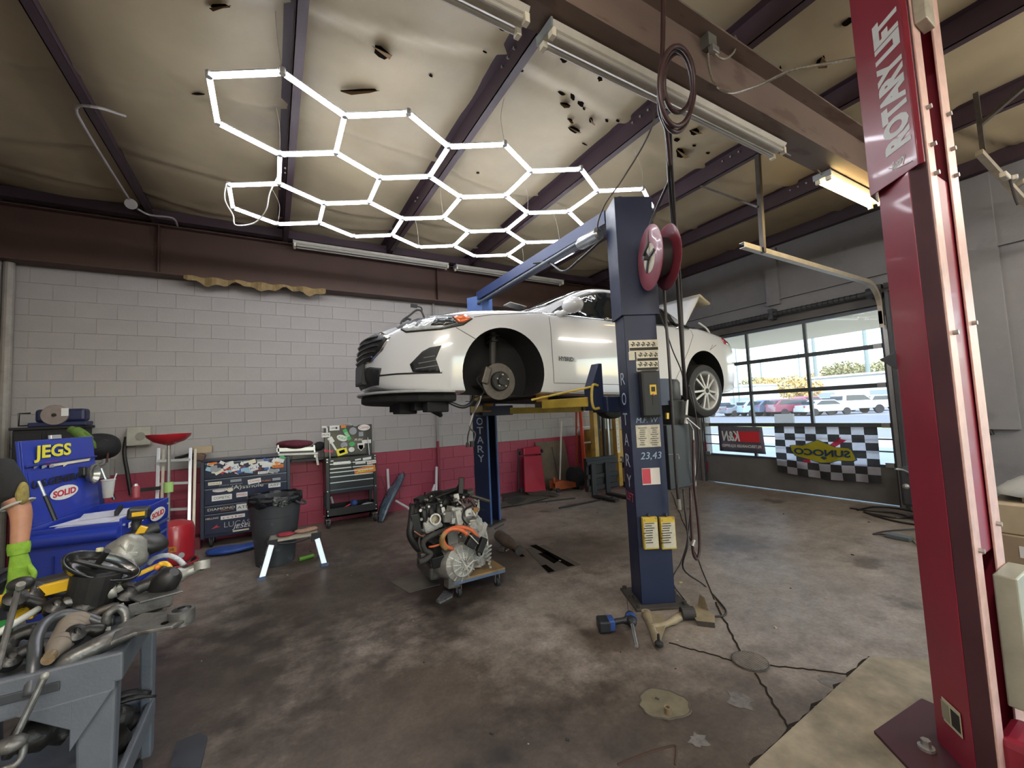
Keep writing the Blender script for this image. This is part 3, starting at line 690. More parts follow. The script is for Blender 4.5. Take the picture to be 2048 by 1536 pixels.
for k, (x, y) in enumerate(((3.0, -2.6), (4.8, -1.0), (-1.6, -2.2), (-1.8, -.4))):  # unseen strip lights, added to brighten the room and the ceiling
    t = strip(x, x+2.4, ['added unseen fill light in the next bay nearest the post', 'added unseen fill light in the next bay by the second door', 'added unseen fill light in the next bay behind the camera', 'added unseen fill light above the work carts'][k], True, y, True, 3.8, .4)
    for ch in t.children:
        if ch.name.startswith('tube'): ch.data = ch.data.copy(); ch.data.materials[0] = cool
# ================================================================ the raised white sedan
car = bpy.data.objects.new('sedan_car', None); COL.objects.link(car)
CW = Mx.Translation((.74, 4.165, 1.638)) @ Mx.Rotation(.035, 4, 'Y')
car.matrix_world = CW; WM[car.name] = CW
put(car, 'white hybrid sedan raised on the blue lift, front wheel removed, trunk open', 'car')
CWI = CW.inverted()
white = mat('white_car_paint', 'c2c4c7', .2, coat=1.0, n=.8, namt=.03)
wellm = mat('wheel_well_black', '0f1012', .9, n=8, namt=.3)
blackp = mat('black_grille_plastic', '0c0d0f', .55, n=10, namt=.2)
cglass = mat('dark_car_glass', '15191b', .05, coat=.6)
chrome = mat('chrome', 'd6d6d6', .12, 1.)
seam = mat('panel_gap', '4b4a49', .8)
ST = [  # x, W, zb, zs, zt
 (0.00, .20, .38, .59, .67), (.03, .33, .28, .63, .715), (.09, .47, .23, .675, .76), (.18, .60, .20, .72, .80), (.32, .735, .18, .775, .855), (.50, .845, .17, .83, .915),
 (.75, .898, .17, .885, .975), (1.08, .918, .17, .925, 1.02), (1.45, .922, .17, .955, 1.065), (1.9, .925, .165, .975, 1.05), (2.6, .927, .165, .995, 1.05), (3.3, .927, .17, 1.02, 1.07),
 (3.7, .922, .18, 1.03, 1.09), (3.95, .912, .19, 1.025, 1.10), (4.25, .89, .21, 1.00, 1.09), (4.5, .86, .24, .97, 1.06), (4.68, .81, .28, .93, 1.01), (4.79, .74, .31, .89, .95), (4.85, .62, .38, .80, .84)]
def sect(st):
    x, W, zb, zs, zt = st; h = zs-zb
    return [V((x, 0, zb)), V((x, W*.7, zb)), V((x, W-.055, zb+.012)), V((x, W-.02, zb+.06)), V((x, W-.004, zb+.30*h)), V((x, W, zb+.52*h)), V((x, W-.006, zb+.72*h)), V((x, W-.022, zb+.90*h)),
            V((x, W-.055, zs)), V((x, W-.13, zs+.30*(zt-zs))), V((x, W*.60, zs+.78*(zt-zs))), V((x, W*.3, zs+.96*(zt-zs))), V((x, 0, zt))]
secs = [sect(s_) for s_ in ST]
cols_ = [spline([s_[k] for s_ in secs], 5) for k in range(len(secs[0]))]      # smooth along the length
rows_ = [spline([c_[i] for c_ in cols_], 3) for i in range(len(cols_[0]))]    # smooth round the section
def loft(rows, caps=True):
    b = MB(); n = len(rows[0]); full = []
    for r_ in rows: full.append([p for p in r_]+[V((p.x, -p.y, p.z)) for p in r_[-2:0:-1]])
    m_ = len(full[0]); b.v = [p for r_ in full for p in r_]
    for i in range(len(rows)-1):
        b.f += [(i*m_+j, i*m_+(j+1) % m_, (i+1)*m_+(j+1) % m_, (i+1)*m_+j) for j in range(m_)]
    if caps: b.f += [tuple(range(m_))[::-1], tuple(range((len(rows)-1)*m_, len(rows)*m_))]
    return b
body = loft(rows_)
GH = [  # x, half width at belt, belt z, corner half width, corner z, top z
 (1.28, .70, .93, .66, .95, 1.00), (1.50, .79, .94, .74, .985, 1.075), (1.75, .835, .95, .735, 1.09, 1.20), (2.05, .85, .955, .70, 1.245, 1.34), (2.32, .855, .96, .665, 1.36, 1.435),
 (2.7, .855, .965, .645, 1.405, 1.478), (3.05, .85, .975, .64, 1.395, 1.465), (3.4, .835, .985, .645, 1.335, 1.40), (3.72, .80, 1.0, .655, 1.21, 1.275), (4.0, .75, 1.0, .64, 1.085, 1.14), (4.2, .68, .98, .60, .99, 1.02)]
def gsec(q):
    x, wb, zb_, wc, zc, zt = q
    return [V((x, 0, .7)), V((x, wb-.02, .8)), V((x, wb, zb_)), V((x, wb*.66+wc*.34+.006, zb_*.64+zc*.36)), V((x, wb*.3+wc*.7+.006, zb_*.28+zc*.72)), V((x, wc, zc)), V((x, wc-.06, zc+(zt-zc)*.42)), V((x, wc*.55, zt-(zt-zc)*.2)), V((x, 0, zt))]
gs = [gsec(q) for q in GH]
gc = [spline([s_[k] for s_ in gs], 5) for k in range(len(gs[0]))]
gr = [spline([c_[i] for c_ in gc], 3) for i in range(len(gc[0]))]
cabin = loft(gr)
allb = MB().ext(body).ext(cabin)
BV = BVHTree.FromPolygons([tuple(p) for p in allb.v], allb.f)
# cut the wheel arches
def boolcut(src, cutters, name, mats):
    me = bpy.data.meshes.new(name); me.from_pydata([tuple(p) for p in src.v], [], src.f)
    bm = bmesh.new(); bm.from_mesh(me); bmesh.ops.recalc_face_normals(bm, faces=bm.faces[:]); bm.to_mesh(me); bm.free()
    for x in mats: me.materials.append(x)
    o = bpy.data.objects.new(name, me); COL.objects.link(o); tmp = []
    for c_ in cutters:
        m2 = bpy.data.meshes.new('c'); m2.from_pydata([tuple(p) for p in c_.v], [], c_.f)
        bm = bmesh.new(); bm.from_mesh(m2); bmesh.ops.recalc_face_normals(bm, faces=bm.faces[:]); bm.to_mesh(m2); bm.free()
        for x in mats: m2.materials.append(x)
        for p in m2.polygons: p.material_index = 1
        o2 = bpy.data.objects.new('c', m2); COL.objects.link(o2); tmp.append(o2)
        md = o.modifiers.new('b', 'BOOLEAN'); md.operation = 'DIFFERENCE'; md.object = o2; md.solver = 'EXACT'
    res = bpy.data.meshes.new_from_object(o.evaluated_get(bpy.context.evaluated_depsgraph_get()))
    for q in tmp+[o]: bpy.data.objects.remove(q)
    return res
FAX, RAX = 1.08, 3.93
cut = []
for x, z, r_ in ((FAX, .355, .412), (RAX, .345, .41)):
    for s in (-1, 1): cut.append(MB().cyl((x, s*.58, z), (x, s*1.2, z), r_, n=48))
cut.append(MB().bx(4.08, 4.62, -.56, .56, .62, 1.3))         # trunk opening
me = boolcut(body, cut, 'body', [white, wellm])
bo = obj('body', me, [], car, smooth=True)
me2 = boolcut(cabin, [MB().bx(4.08, 4.62, -.56, .56, .62, 1.3)], 'cabin', [white, wellm])
obj('roof', me2, [], car, smooth=True)
def tri_poly(poly, edge):
    bm = bmesh.new(); vs = [bm.verts.new((p[0], p[1], 0)) for p in poly]; bm.faces.new(vs); bmesh.ops.triangulate(bm, faces=bm.faces[:])
    for _ in range(3):
        es = [e for e in bm.edges if e.calc_length() > edge]
        if not es: break
        bmesh.ops.subdivide_edges(bm, edges=es, cuts=1); bmesh.ops.triangulate(bm, faces=bm.faces[:])
    bm.verts.index_update(); r_ = [v.co.copy() for v in bm.verts], [tuple(v.index for v in f.verts) for f in bm.faces]; bm.free(); return r_
CL = CWI @ CP
def hit(px, py, off=.004):
    d = (CWI.to_3x3() @ ray(px, py)).normalized(); h_, n_, i_, q = BV.ray_cast(CL, d)
    if h_ is None: return None
    if n_.dot(d) > 0: n_ = -n_
    return h_+n_*off
def cpatch(name, poly, ma, off=.004, thick=.004, mirror=False, edge=9, parent=None, label=None):
    """patch lying on the car skin, outline taken where the photograph shows it; both flanks if mirror"""
    vs, fs = tri_poly(poly, edge); P = [hit(v.x, v.y, off) for v in vs]
    ok = [p is not None for p in P]; fs = [f for f in fs if all(ok[i] for i in f)]
    P = [p if p is not None else V((0, 0, 0)) for p in P]
    used = sorted({i for f in fs for i in f}); mp = {i: k for k, i in enumerate(used)}
    b = MB(); b.v = [P[i] for i in used]; b.f = [tuple(mp[i] for i in f) for f in fs]
    o = obj(name, b, ma, parent or car, local=True, smooth=True, solid=thick, label=label)
    if mirror:
        b2 = MB(); b2.v = [V((p.x, -p.y, p.z)) for p in b.v]; b2.f = [f[::-1] for f in b.f]
        obj(name, b2, ma, parent or car, local=True, smooth=True, solid=thick)
    return o
def cline(name, pts, ma=seam, r_=.003, off=.0005, step=8, mirror=True):
    Q = []
    for a, c in zip(pts, pts[1:]):
        k = max(1, int(math.dist(a, c)/step))
        Q += [(a[0]+(c[0]-a[0])*i/k, a[1]+(c[1]-a[1])*i/k) for i in range(k)]
    Q.append(pts[-1]); P = [hit(x, y, off) for x, y in Q]; P = [p for p in P if p is not None]
    if len(P) < 2: return
    obj(name, MB().tube(P, r_, 5), ma, car, local=True)
    if mirror: obj(name, MB().tube([V((p.x, -p.y, p.z)) for p in P], r_, 5), ma, car, local=True)
# side glass, side-cast
def spatch(name, poly, ma, off=.004, thick=.004, edge=.12, mirror=True, label=None):
    vs, fs = tri_poly(poly, edge)
    for s in ((-1, 1) if mirror else (-1,)):
        b = MB(); good = True
        for v in vs:
            h_, n_, i_, q = BV.ray_cast(V((v.x, s*2, v.y)), V((0, -s, 0)))
            b.v.append((h_ if h_ is not None else V((v.x, s*.8, v.y)))+V((0, s*off, 0)))
        b.f = fs; obj(name, b, ma, car, local=True, smooth=True, solid=thick, label=label)
rubber = mat('black_window_trim', '101113', .4)
spatch('window_trim', [(1.60, .955), (1.78, 1.075), (2.05, 1.235), (2.28, 1.335), (2.50, 1.372), (3.02, 1.368), (3.38, 1.305), (3.66, 1.20), (3.90, 1.075), (3.88, 1.035), (3.76, 1.02)], rubber, .002)
spatch('side_window', [(1.98, .975), (1.98, 1.172), (2.12, 1.25), (2.30, 1.32), (2.50, 1.352), (2.67, 1.353), (2.67, .985)], cglass, .007)
spatch('quarter_glass', [(1.66, .975), (1.80, 1.065), (1.955, 1.155), (1.955, .975)], cglass, .007)
spatch('side_window', [(2.74, .99), (2.74, 1.353), (3.02, 1.348), (3.36, 1.287), (3.44, 1.262), (3.44, 1.01)], cglass, .007)
spatch('quarter_glass', [(3.49, 1.015), (3.49, 1.24), (3.66, 1.175), (3.84, 1.085), (3.83, 1.05), (3.74, 1.03)], cglass, .007)
for a, c in (((1.66, .965), (3.78, 1.025)),):
    P = []
    for i in range(26):
        x = a[0]+(c[0]-a[0])*i/25; z = a[1]+(c[1]-a[1])*i/25; h_ = BV.ray_cast(V((x, -2, z)), V((0, 1, 0)))[0]; P.append(h_+V((0, -.004, 0)))
    obj('belt_molding', MB().tube(P, .007, 6), chrome, car, local=True); obj('belt_molding', MB().tube([V((p.x, -p.y, p.z)) for p in P], .007, 6), chrome, car, local=True)
# windscreen and rear glass cast from above
def tpatch(name, poly, ma, off=.005):
    vs, fs = tri_poly(poly, .1); b = MB()
    for v in vs:
        h_ = BV.ray_cast(V((v.x, v.y, 3)), V((0, 0, -1)))[0]; b.v.append(h_+V((-.2*off if v.x < 2.5 else off*.2, 0, off)))
    b.f = fs; obj(name, b, ma, car, local=True, smooth=True, solid=.004)
tpatch('windscreen', [(1.52, 0), (1.56, .45), (1.66, .70), (2.0, .655), (2.22, .62), (2.20, .3), (2.19, 0), (2.20, -.3), (2.22, -.62), (2.0, -.655), (1.66, -.70), (1.56, -.45)], cglass)
tpatch('rear_glass', [(3.32, .58), (3.60, .60), (3.92, .58), (4.02, 0), (3.92, -.58), (3.60, -.60), (3.32, -.58), (3.26, 0)], cglass)
# front end
lens = mat('headlight_lens', 'b9bfc2', .08, .15, n=14, namt=.35, coat=1); amber = mat('amber_marker', 'c85a1e', .25, coat=1); dlens = mat('headlight_dark_core', '2c2e30', .2)
hl = cpatch('headlight', [(792, 655), (800, 648), (835, 637), (868, 632), (930, 629), (946, 638), (927, 651), (882, 660), (812, 666)], mat('headlight_gasket', '25282b', .4), .003, .004, True, 12)
cpatch('headlight_lens', [(797, 656), (804, 650), (836, 639), (870, 635), (903, 635), (915, 647), (880, 657), (813, 663)], lens, .009, .004, True, 12)
cpatch('headlight_core', [(862, 652), (872, 639), (903, 637), (913, 647), (893, 652)], dlens, .015, .003, True, 12)
cpatch('amber_reflector', [(906, 634), (931, 631), (942, 638), (928, 646), (916, 646)], amber, .013, .005, True, 10)
cpatch('fog_vent', [(884, 691), (873, 718), (882, 745), (826, 744), (820, 729), (845, 703), (860, 695)], blackp, .004, .004, True, 10)
for (a, c) in (((838, 727), (872, 721)), ((832, 738), (876, 731)), ((848, 716), (870, 712))): cline('vent_louver', [a, c], mat('louver_grey', '5a5c60', .35), .004, .007)
lowp = [(733, 721), (750, 721), (753, 735), (776, 737), (792, 747), (770, 757), (731, 770)]
# grille and lower intake are symmetric about the centre: built as front-cast patches
def fpatch(name, poly, ma, off=.004, thick=.004, edge=.08):
    vs, fs = tri_poly(poly, edge); b = MB()
    for v in vs:
        h_ = BV.ray_cast(V((-1, v.x, v.y)), V((1, 0, 0)))[0]; b.v.append((h_ if h_ is not None else V((.05, v.x, v.y)))+V((-off, 0, 0)))
    b.f = fs; return obj(name, b, ma, car, local=True, smooth=True, solid=thick)
GP = [(-.30, .74), (-.50, .665), (-.44, .56), (-.30, .475), (.30, .475), (.44, .56), (.50, .665), (.30, .74)]
fpatch('grille_surround', [(y*1.05, .61+(z-.61)*1.09) for y, z in GP], chrome, .002)
fpatch('grille', GP, blackp, .012, .008)
for k in range(5):
    z = .51+.048*k; hw = .36+.10*min(1, k/3.) - (.12 if k == 4 else 0)
    P = [BV.ray_cast(V((-1, -hw+2*hw*i/14, z)), V((1, 0, 0)))[0]+V((-.022, 0, 0)) for i in range(15)]
    obj('grille_bar', MB().tube(P, .008, 6), mat('grille_bar_grey', '4c4e52', .25, .6), car, local=True)
fpatch('lower_intake', [(-.46, .40), (-.40, .255), (.40, .255), (.46, .40), (.30, .425), (-.30, .425)], blackp, .006, .006)
pl = obj('plate_holder', MB().box((.0, .02, .375), (.05, .34, .19)), blackp, car, local=True)
obj('number_plate', MB().box((-.028, .02, .375), (.004, .31, .155)), mat('plate_dirty', '45474a', .6, n=30, namt=.5), car, local=True)
# lip, undertray, skid plate
P2 = [(-.01, -.20), (.05, -.42), (.15, -.60), (.30, -.74), (.50, -.83), (.62, -.84), (.62, .84), (.50, .83), (.30, .74), (.15, .60), (.05, .42), (-.01, .20), (-.03, 0)]
obj('front_lip', MB().prism(P2, (0, 0, .175), XA, YA, (0, 0, .022)), mat('lip_grey', '8f9092', .4), car, local=True, bevel=.006)
obj('undertray', MB().prism([(x+.04, y*.93) for x, y in P2], (0, 0, .10), XA, YA, (0, 0, .075)), wellm, car, local=True, bevel=.02)
cline('vent_edge', [(884, 691), (873, 718), (882, 745)], white, .006, .004)
cline('bumper_strip', [(753, 752), (792, 748), (840, 746), (884, 745)], blackp, .008, .002)
# seams
cline('fender_seam', [(912, 655), (953, 679)]); cline('hood_seam', [(948, 634), (985, 629), (1040, 627), (1094, 625)], r_=.003)
cline('door_seam', [(1097, 628), (1101, 655), (1104, 700), (1107, 742), (1108, 766), (1150, 767), (1240, 769)])
cline('sill_seam', [(1085, 789), (1108, 783), (1240, 786)], r_=.0025)
cline('rear_door_seam', [(1376, 650), (1386, 671), (1377, 700), (1367, 725), (1349, 764)])
spatch('door_seam', [(2.692, .20), (2.70, .20), (2.704, .98), (2.696, .98)], seam, .0015, .002)
cline('bumper_seam', [(1432, 690), (1420, 700), (1425, 690)], mirror=True)
# handles, emblem text
for px, py in ((1226, 643), (1363, 659)):
    p = hit(px, py, .012)
    for s in (1, -1):
        q = V((p.x, p.y*s, p.z)); o = obj('door_handle', MB().tube([q+V((-.10, s*-p.y/abs(p.y)*-.0, 0)), q+V((-.08, (p.y/abs(p.y))*s*.02, .004)), q+V((.08, (p.y/abs(p.y))*s*.02, .006)), q+V((.10, 0, .004))], .011, 8, smooth=3), chrome, car, local=True, smooth=True)
hp = hit(1132, 718, .002)
tb = tmesh('HYBRID', .055, bold=.05, width=.18); place(tb, hp+V((0, -.003, 0)), XA, ZA); obj('lettering', tb, mat('badge_grey', '3c3d40', .4), car, local=True)
obj('leaf_badge', MB().box(hp+V((.115, -.003, 0)), (.03, .004, .04)), mat('badge_white', 'c9ccd2', .3), car, local=True, bevel=.001)
# door mirror
mp = V((1.80, -.985, 1.05))
for s in (1, -1):
    q = V((mp.x, mp.y*s, mp.z)); R_ = Mx.Rotation(.08*s, 3, 'Z')
    mo = obj('wing_mirror', MB().sph(q, .5, 18, 12, (.20, .24, .155), R_), white, car, local=True, smooth='all')
    obj('mirror_stalk', MB().tube([q+V((-.03, .06*s, -.05)), V((1.74, -.90*s, .985)), V((1.70, -.84*s, .965))], [.035, .03, .045], 10, smooth=4), white, mo, local=True, smooth='all')
    obj('mirror_glass', MB().sph(q+V((.045, 0, 0)), .5, 14, 8, (.13, .215, .13), R_), mat('mirror_glass', '3d4245', .05, .6), mo, local=True, smooth='all')
# tail light
cpatch('tail_light', [(1440, 673), (1447, 671), (1455, 680), (1454, 690), (1448, 688)], mat('tail_red', 'a11c2c', .15, coat=1), .006, .006, True, 6)
# open trunk lid
tl = obj('trunk_lid', MB().grid(9, 7, lambda u, v: V((3.98+.42*v, (u-.5)*(1.16-.06*v), 1.13+.49*v+.03*(1-(2*u-1)**2)))), white, car, local=True, smooth='all', solid=.03)
obj('lid_rear_face', MB().grid(9, 4, lambda u, v: V((4.40+.22*v, (u-.5)*(1.10), 1.63-.10*v+.02*(1-(2*u-1)**2)))), mat('lid_inner_beige', 'bdb298', .6), tl, local=True, smooth='all', solid=.03)
obj('lid_latch', MB().box((4.50, -.45, 1.64), (.1, .08, .05)), dk, tl, local=True)
obj('trunk_hinge', MB().tube([V((4.32, -.57, 1.22)), V((4.50, -.57, 1.14)), V((4.60, -.57, .98))], .014, 7, smooth=4), white, car, local=True)
# rear wheels
def wheel(name, x, y, z, s):
    w_ = obj(name, MB().lathe([(.238, -.11), (.30, -.11), (.322, -.095), (.333, -.06), (.335, 0), (.333, .06), (.322, .095), (.30, .11), (.238, .11)], (x, y, z), YA, 40), mat('black_tyre', '1d1d1f', .7, bump=.3, bscale=60), car, local=True, smooth=True)
    o_ = y+s*.085
    obj('rim', MB().lathe([(.24, -.17*s), (.222, .0), (.252, .016*s), (.246, .026*s), (.226, .012*s), (.20, -.04*s), (.19, -.14*s)], (x, o_, z), YA, 40), mat('alloy_rim', 'b4b5b6', .35, .3), w_, local=True, smooth='all')
    obj('brake_drum', MB().cyl((x, o_-s*.11, z), (x, o_-s*.06, z), .15, n=24), mat('dark_brake', '3a3a3b', .5, .6), w_, local=True)
    b = MB()
    for k in range(10):
        a = 2*pi*k/10+(.03 if k % 2 else -.03)
        c1_, c2_ = V((cos(a-.0)*.04, 0, sin(a)*.04)), V((cos(a+(.06 if k % 2 else -.06))*.236, 0, sin(a+(.06 if k % 2 else -.06))*.236))
        b.bar(V((x, o_+s*.012, z))+c1_, V((x, o_-s*.002, z))+c2_, .026, .018, up=(0, s, 0))
    b.cyl((x, o_-s*.01, z), (x, o_+s*.025, z), .055, n=20)
    obj('wheel_spokes', b, mat('alloy_spoke', 'c4c4c2', .3, .3), w_, local=True, bevel=.003)
    obj('hub_cap', MB().cyl((x, o_+s*.022, z), (x, o_+s*.03, z), .03, n=18), MC['dark_brake'], w_, local=True)
wheel('rear_wheel', 3.93, -.80, .255, -1); wheel('rear_wheel', 3.93, .80, .255, 1)
# front hubs: disc, caliper, knuckle, strut
rust = mat('worn_brake_iron', '57524d', .5, .6, n=20, namt=.3); gun = mat('dark_cast_metal', '2e2d2c', .55, .5, n=14, namt=.4)
for s in (-1, 1):
    x, y, z = 1.06, s*.80, .285
    d_ = obj('brake_disc', MB().cyl((x, y-s*.012, z), (x, y+s*.012, z), .170, n=40), rust, car, local=True, bevel=.003)
    obj('hub', MB().lathe([(.09, -.01*s), (.09, .035*s), (.08, .045*s), (.04, .045*s), (.035, .065*s), (0, .068*s)], (x, y+s*.01, z), YA, 28), gun, d_, local=True, smooth=True)
    b = MB()
    for k in range(5): b.cyl((x+.057*cos(k*2*pi/5+.3), y+s*.05, z+.057*sin(k*2*pi/5+.3)), (x+.057*cos(k*2*pi/5+.3), y+s*.085, z+.057*sin(k*2*pi/5+.3)), .007, n=8)
    obj('wheel_studs', b, steel, d_, local=True, kind='stuff')
    obj('knuckle', MB().tube([V((x-.02, y-s*.06, z-.14)), V((x-.06, y-s*.07, z)), V((x-.03, y-s*.07, z+.16))], [.03, .06, .035], 10, smooth=4), gun, car, local=True, smooth='all')
    obj('caliper_bracket', MB().box((x-.13, y-s*.02, z+.05), (.07, .10, .16), Mx.Rotation(.3, 3, 'Y')), rust, car, local=True, bevel=.012)
    obj('strut', MB().cyl((x-.02, y-s*.08, z+.10), (x+.02, y-s*.14, z+.52), .034, n=14), mat('strut_grey', '33312f', .6, .3), car, local=True)
    obj('tie_rod', MB().tube([V((x-.08, y-s*.06, z-.04)), V((x-.16, y-s*.2, z-.03)), V((x-.18, y-s*.5, z+.02))], .012, 8), gun, car, local=True)
    obj('brake_hose', MB().tube([V((x-.12, y-s*.02, z+.08)), V((x-.20, y-s*.05, z+.02)), V((x-.14, y-s*.02, z-.10)), V((x-.22, y-s*.1, z-.16)), V((x-.12, y-s*.2, z-.2))], .007, 6, smooth=5), blackp, car, local=True)
    obj('coil_spring', MB().tube([V((x+.02+.06*cos(t*.7), y-s*.14+.06*sin(t*.7), z+.36+.0055*t)) for t in range(40)], .008, 6), gun, car, local=True)
# things hanging below the open engine bay
obj('radiator_support', MB().box((.40, -.10, .10), (.10, .90, .14)), wellm, car, local=True)
obj('hanging_module', MB().box((.52, -.62, .08), (.20, .14, .14)), wellm, car, local=True, bevel=.01)
obj('hanging_module', MB().box((.34, -.28, .06), (.16, .26, .12)), wellm, car, local=True, bevel=.01)
b = MB()
for k in range(7): b.cyl((.50+.012*k, -.46-.012*k, .10-.01*k), (.56+.012*k, -.44, .02-.006*k), .022, n=9)
obj('hanging_compressor', b, gun, car, local=True)
def cw(px, py, y): return CWI @ uy(px, py, y)
for P_, r_, mm in [([cw(880, 790, 3.5), cw(900, 805, 3.45), cw(925, 814, 3.4), cw(942, 806, 3.4), cw(947, 790, 3.45)], .016, blackp),
                   ([cw(820, 795, 3.7), cw(840, 806, 3.65), cw(866, 814, 3.6)], .008, blackp), ([cw(866, 812, 3.6), cw(878, 821, 3.6), cw(889, 817, 3.6), cw(884, 807, 3.6)], .006, mat('pale_wire', 'a9a6a0', .5)),
                   ([cw(845, 790, 3.6), cw(858, 802, 3.6), cw(878, 810, 3.55), cw(868, 822, 3.6)], .006, MC['pale_wire']),
                   ([cw(960, 795, 3.5), cw(952, 812, 3.45), cw(944, 840, 3.45), cw(940, 856, 3.45), cw(950, 866, 3.45), cw(948, 880, 3.45), cw(943, 888, 3.45)], .008, mat('hanging_cable', '3f3d3a', .5)),
                   ([cw(962, 792, 3.5), cw(958, 806, 3.48), cw(947, 826, 3.45), cw(939, 852, 3.45)], .007, MC['pale_wire']),
                   ([cw(940, 856, 3.45), cw(936, 872, 3.45), cw(935, 886, 3.45)], .006, blackp)]:
    obj('hanging_harness', MB().tube(P_, r_, 7, smooth=5), mm, car, local=True)
obj('harness_plug', MB().box(cw(944, 888, 3.45), (.03, .03, .05)), blackp, car, local=True); obj('harness_plug', MB().box(cw(935, 890, 3.45), (.02, .02, .04)), blackp, car, local=True)
# harness standing out of the hood gap
obj('loose_harness', MB().tube([cw(801, 648, 3.9), cw(806, 640, 3.9), cw(820, 630, 3.9), cw(832, 621, 3.9), cw(842, 622, 3.9), cw(849, 636, 3.9)], .010, 7, smooth=5), blackp, car, local=True)
obj('loose_harness', MB().tube([cw(844, 624, 3.9), cw(843, 616, 3.9), cw(836, 613, 3.9), cw(826, 612, 3.9)], .007, 7, smooth=5), blackp, car, local=True)
obj('harness_plug', MB().box(cw(828, 612, 3.9), (.06, .03, .03)), blackp, car, local=True)
obj('loose_harness', MB().tube([cw(806, 643, 3.9), cw(815, 638, 3.9), cw(822, 640, 3.9)], .012, 6, smooth=3), blackp, car, local=True)
# cowl cover lying loose
obj('cowl_panel', MB().box(CWI @ uy(1030, 612, 4.1), (.22, .16, .008), Mx.Rotation(.12, 3, 'Y')), mat('cowl_grey', 'a8a8a4', .5), car, local=True)
obj('belly', MB().bx(1.55, 3.4, -.62, .62, .14, .20), wellm, car, local=True)
# ================================================================ blue two-post lift
lb = mat('lift_blue', '19233f', .45, n=5, namt=.15, spots=(30, .74, '6c7888', .3)); lbs = mat('lift_blue_bright', '41598a', .45, n=6, namt=.15)
ly = mat('lift_yellow', 'a8913a', .5, n=7, namt=.3, spots=(12, .62, '5a4c26', .5))
lift = thing('two_post_lift', 'dark blue two-post car lift holding up the white sedan, with crossbeam on top', 'car lift', (2.7, 4.1, 0))
def chan(x0, x1, yb, yo, z0, z1, t=.008, lip=.05):
    """C channel: closed back at yb, open towards yo"""
    s = 1 if yo > yb else -1; b = MB()
    b.bx(x0, x1, yb, yb+s*t, z0, z1); b.bx(x0, x0+t, yb, yo, z0, z1); b.bx(x1-t, x1, yb, yo, z0, z1)
    b.bx(x0, x0+lip, yo-s*t, yo, z0, z1); b.bx(x1-lip, x1, yo-s*t, yo, z0, z1); return b
NF = V((2.548, 2.49, 0)); NA = V((cos(rad(-27)), sin(rad(-27)), 0)); NN = V((NA.y, -NA.x, 0))   # near post: face corner, along the face, outward normal
def nrot(b):   # from the frame (u along face, v depth behind the face) to the room
    b.v = [NF+NA*p.x-NN*p.y+V((0, 0, p.z)) for p in b.v]; return b
FF = V((2.69, 5.42, 0)); FA = V((cos(rad(30)), sin(rad(30)), 0)); FN = V((FA.y, -FA.x, 0))
def frot(b): b.v = [FF+FA*p.x-FN*p.y+V((0, 0, p.z)) for p in b.v]; return b
obj('post', nrot(chan(0, .275, 0, .24, .02, 2.62)), lb, lift, bevel=.004)
obj('post_extension', nrot(chan(-.02, .305, -.015, .26, 2.36, 3.38)), lb, lift, bevel=.004)
obj('post', frot(chan(0, .27, .25, 0, .02, 3.30)), lb, lift, bevel=.003)
b = MB(); b.bx(0, .035, -.006, .004, .02, 3.0); b.bx(.235, .27, -.006, .004, .02, 3.0); obj('post_lip_stripe', frot(b), lbs, lift)
obj('post_extension', frot(MB().bx(-.01, .28, -.01, .26, 2.95, 3.34)), lbs, lift, bevel=.005)
pm_ = mat('dirty_base_plate', '4a4541', .6, .3, n=8, namt=.3)
obj('base_plate', nrot(MB().bx(-.07, .36, -.07, .34, .0, .02)), pm_, lift, bevel=.003); obj('base_plate', frot(MB().bx(-.07, .34, -.05, .32, .0, .02)), pm_, lift, bevel=.003)
b = MB()
for x in (-.04, .33):
    for y in (-.04, .14, .31): b.cyl((x, y, .02), (x, y, .045), .018, n=6)
obj('anchor_bolts', nrot(b), rust, lift, kind='stuff')
# crossbeam with padded limit bar and cable cover
obj('crossbeam', MB().bx(2.66, 2.86, 2.74, 5.50, 3.30, 3.36), lb, lift, bevel=.006)
obj('crossbeam_edge', MB().bx(2.645, 2.66, 2.74, 5.50, 3.28, 3.40), mat('beam_edge_blue', '26345a', .5, n=6), lift)
obj('limit_bar', MB().cyl((2.60, 2.85, 3.22), (2.64, 5.45, 3.22), .019, n=12), mat('limit_bar_grey', '5a5e66', .5, .3), lift)
b = MB().lathe([(.04, 0), (.06, .02), (.06, .26), (.045, .3)], (2.60, 2.76, 3.19), YA, 16, True)
obj('limit_switch_motor', b, mat('grey_motor', '8d9091', .3, .6), lift, smooth=True)
obj('top_cap', MB().lathe([(.04, 0), (.04, .06), (.03, .08), (0, .085)], (2.68, 2.58, 3.37), ZA, 16), dk, lift, smooth=True)
obj('hydraulic_line', MB().tube([V((2.6, 2.74, 3.12)), V((2.55, 3.0, 3.02)), V((2.5, 3.2, 2.96)), V((2.62, 3.6, 3.2)), V((2.62, 3.9, 3.3))], .012, 8, smooth=6), mat('black_hose', '1c1b1c', .4), lift)
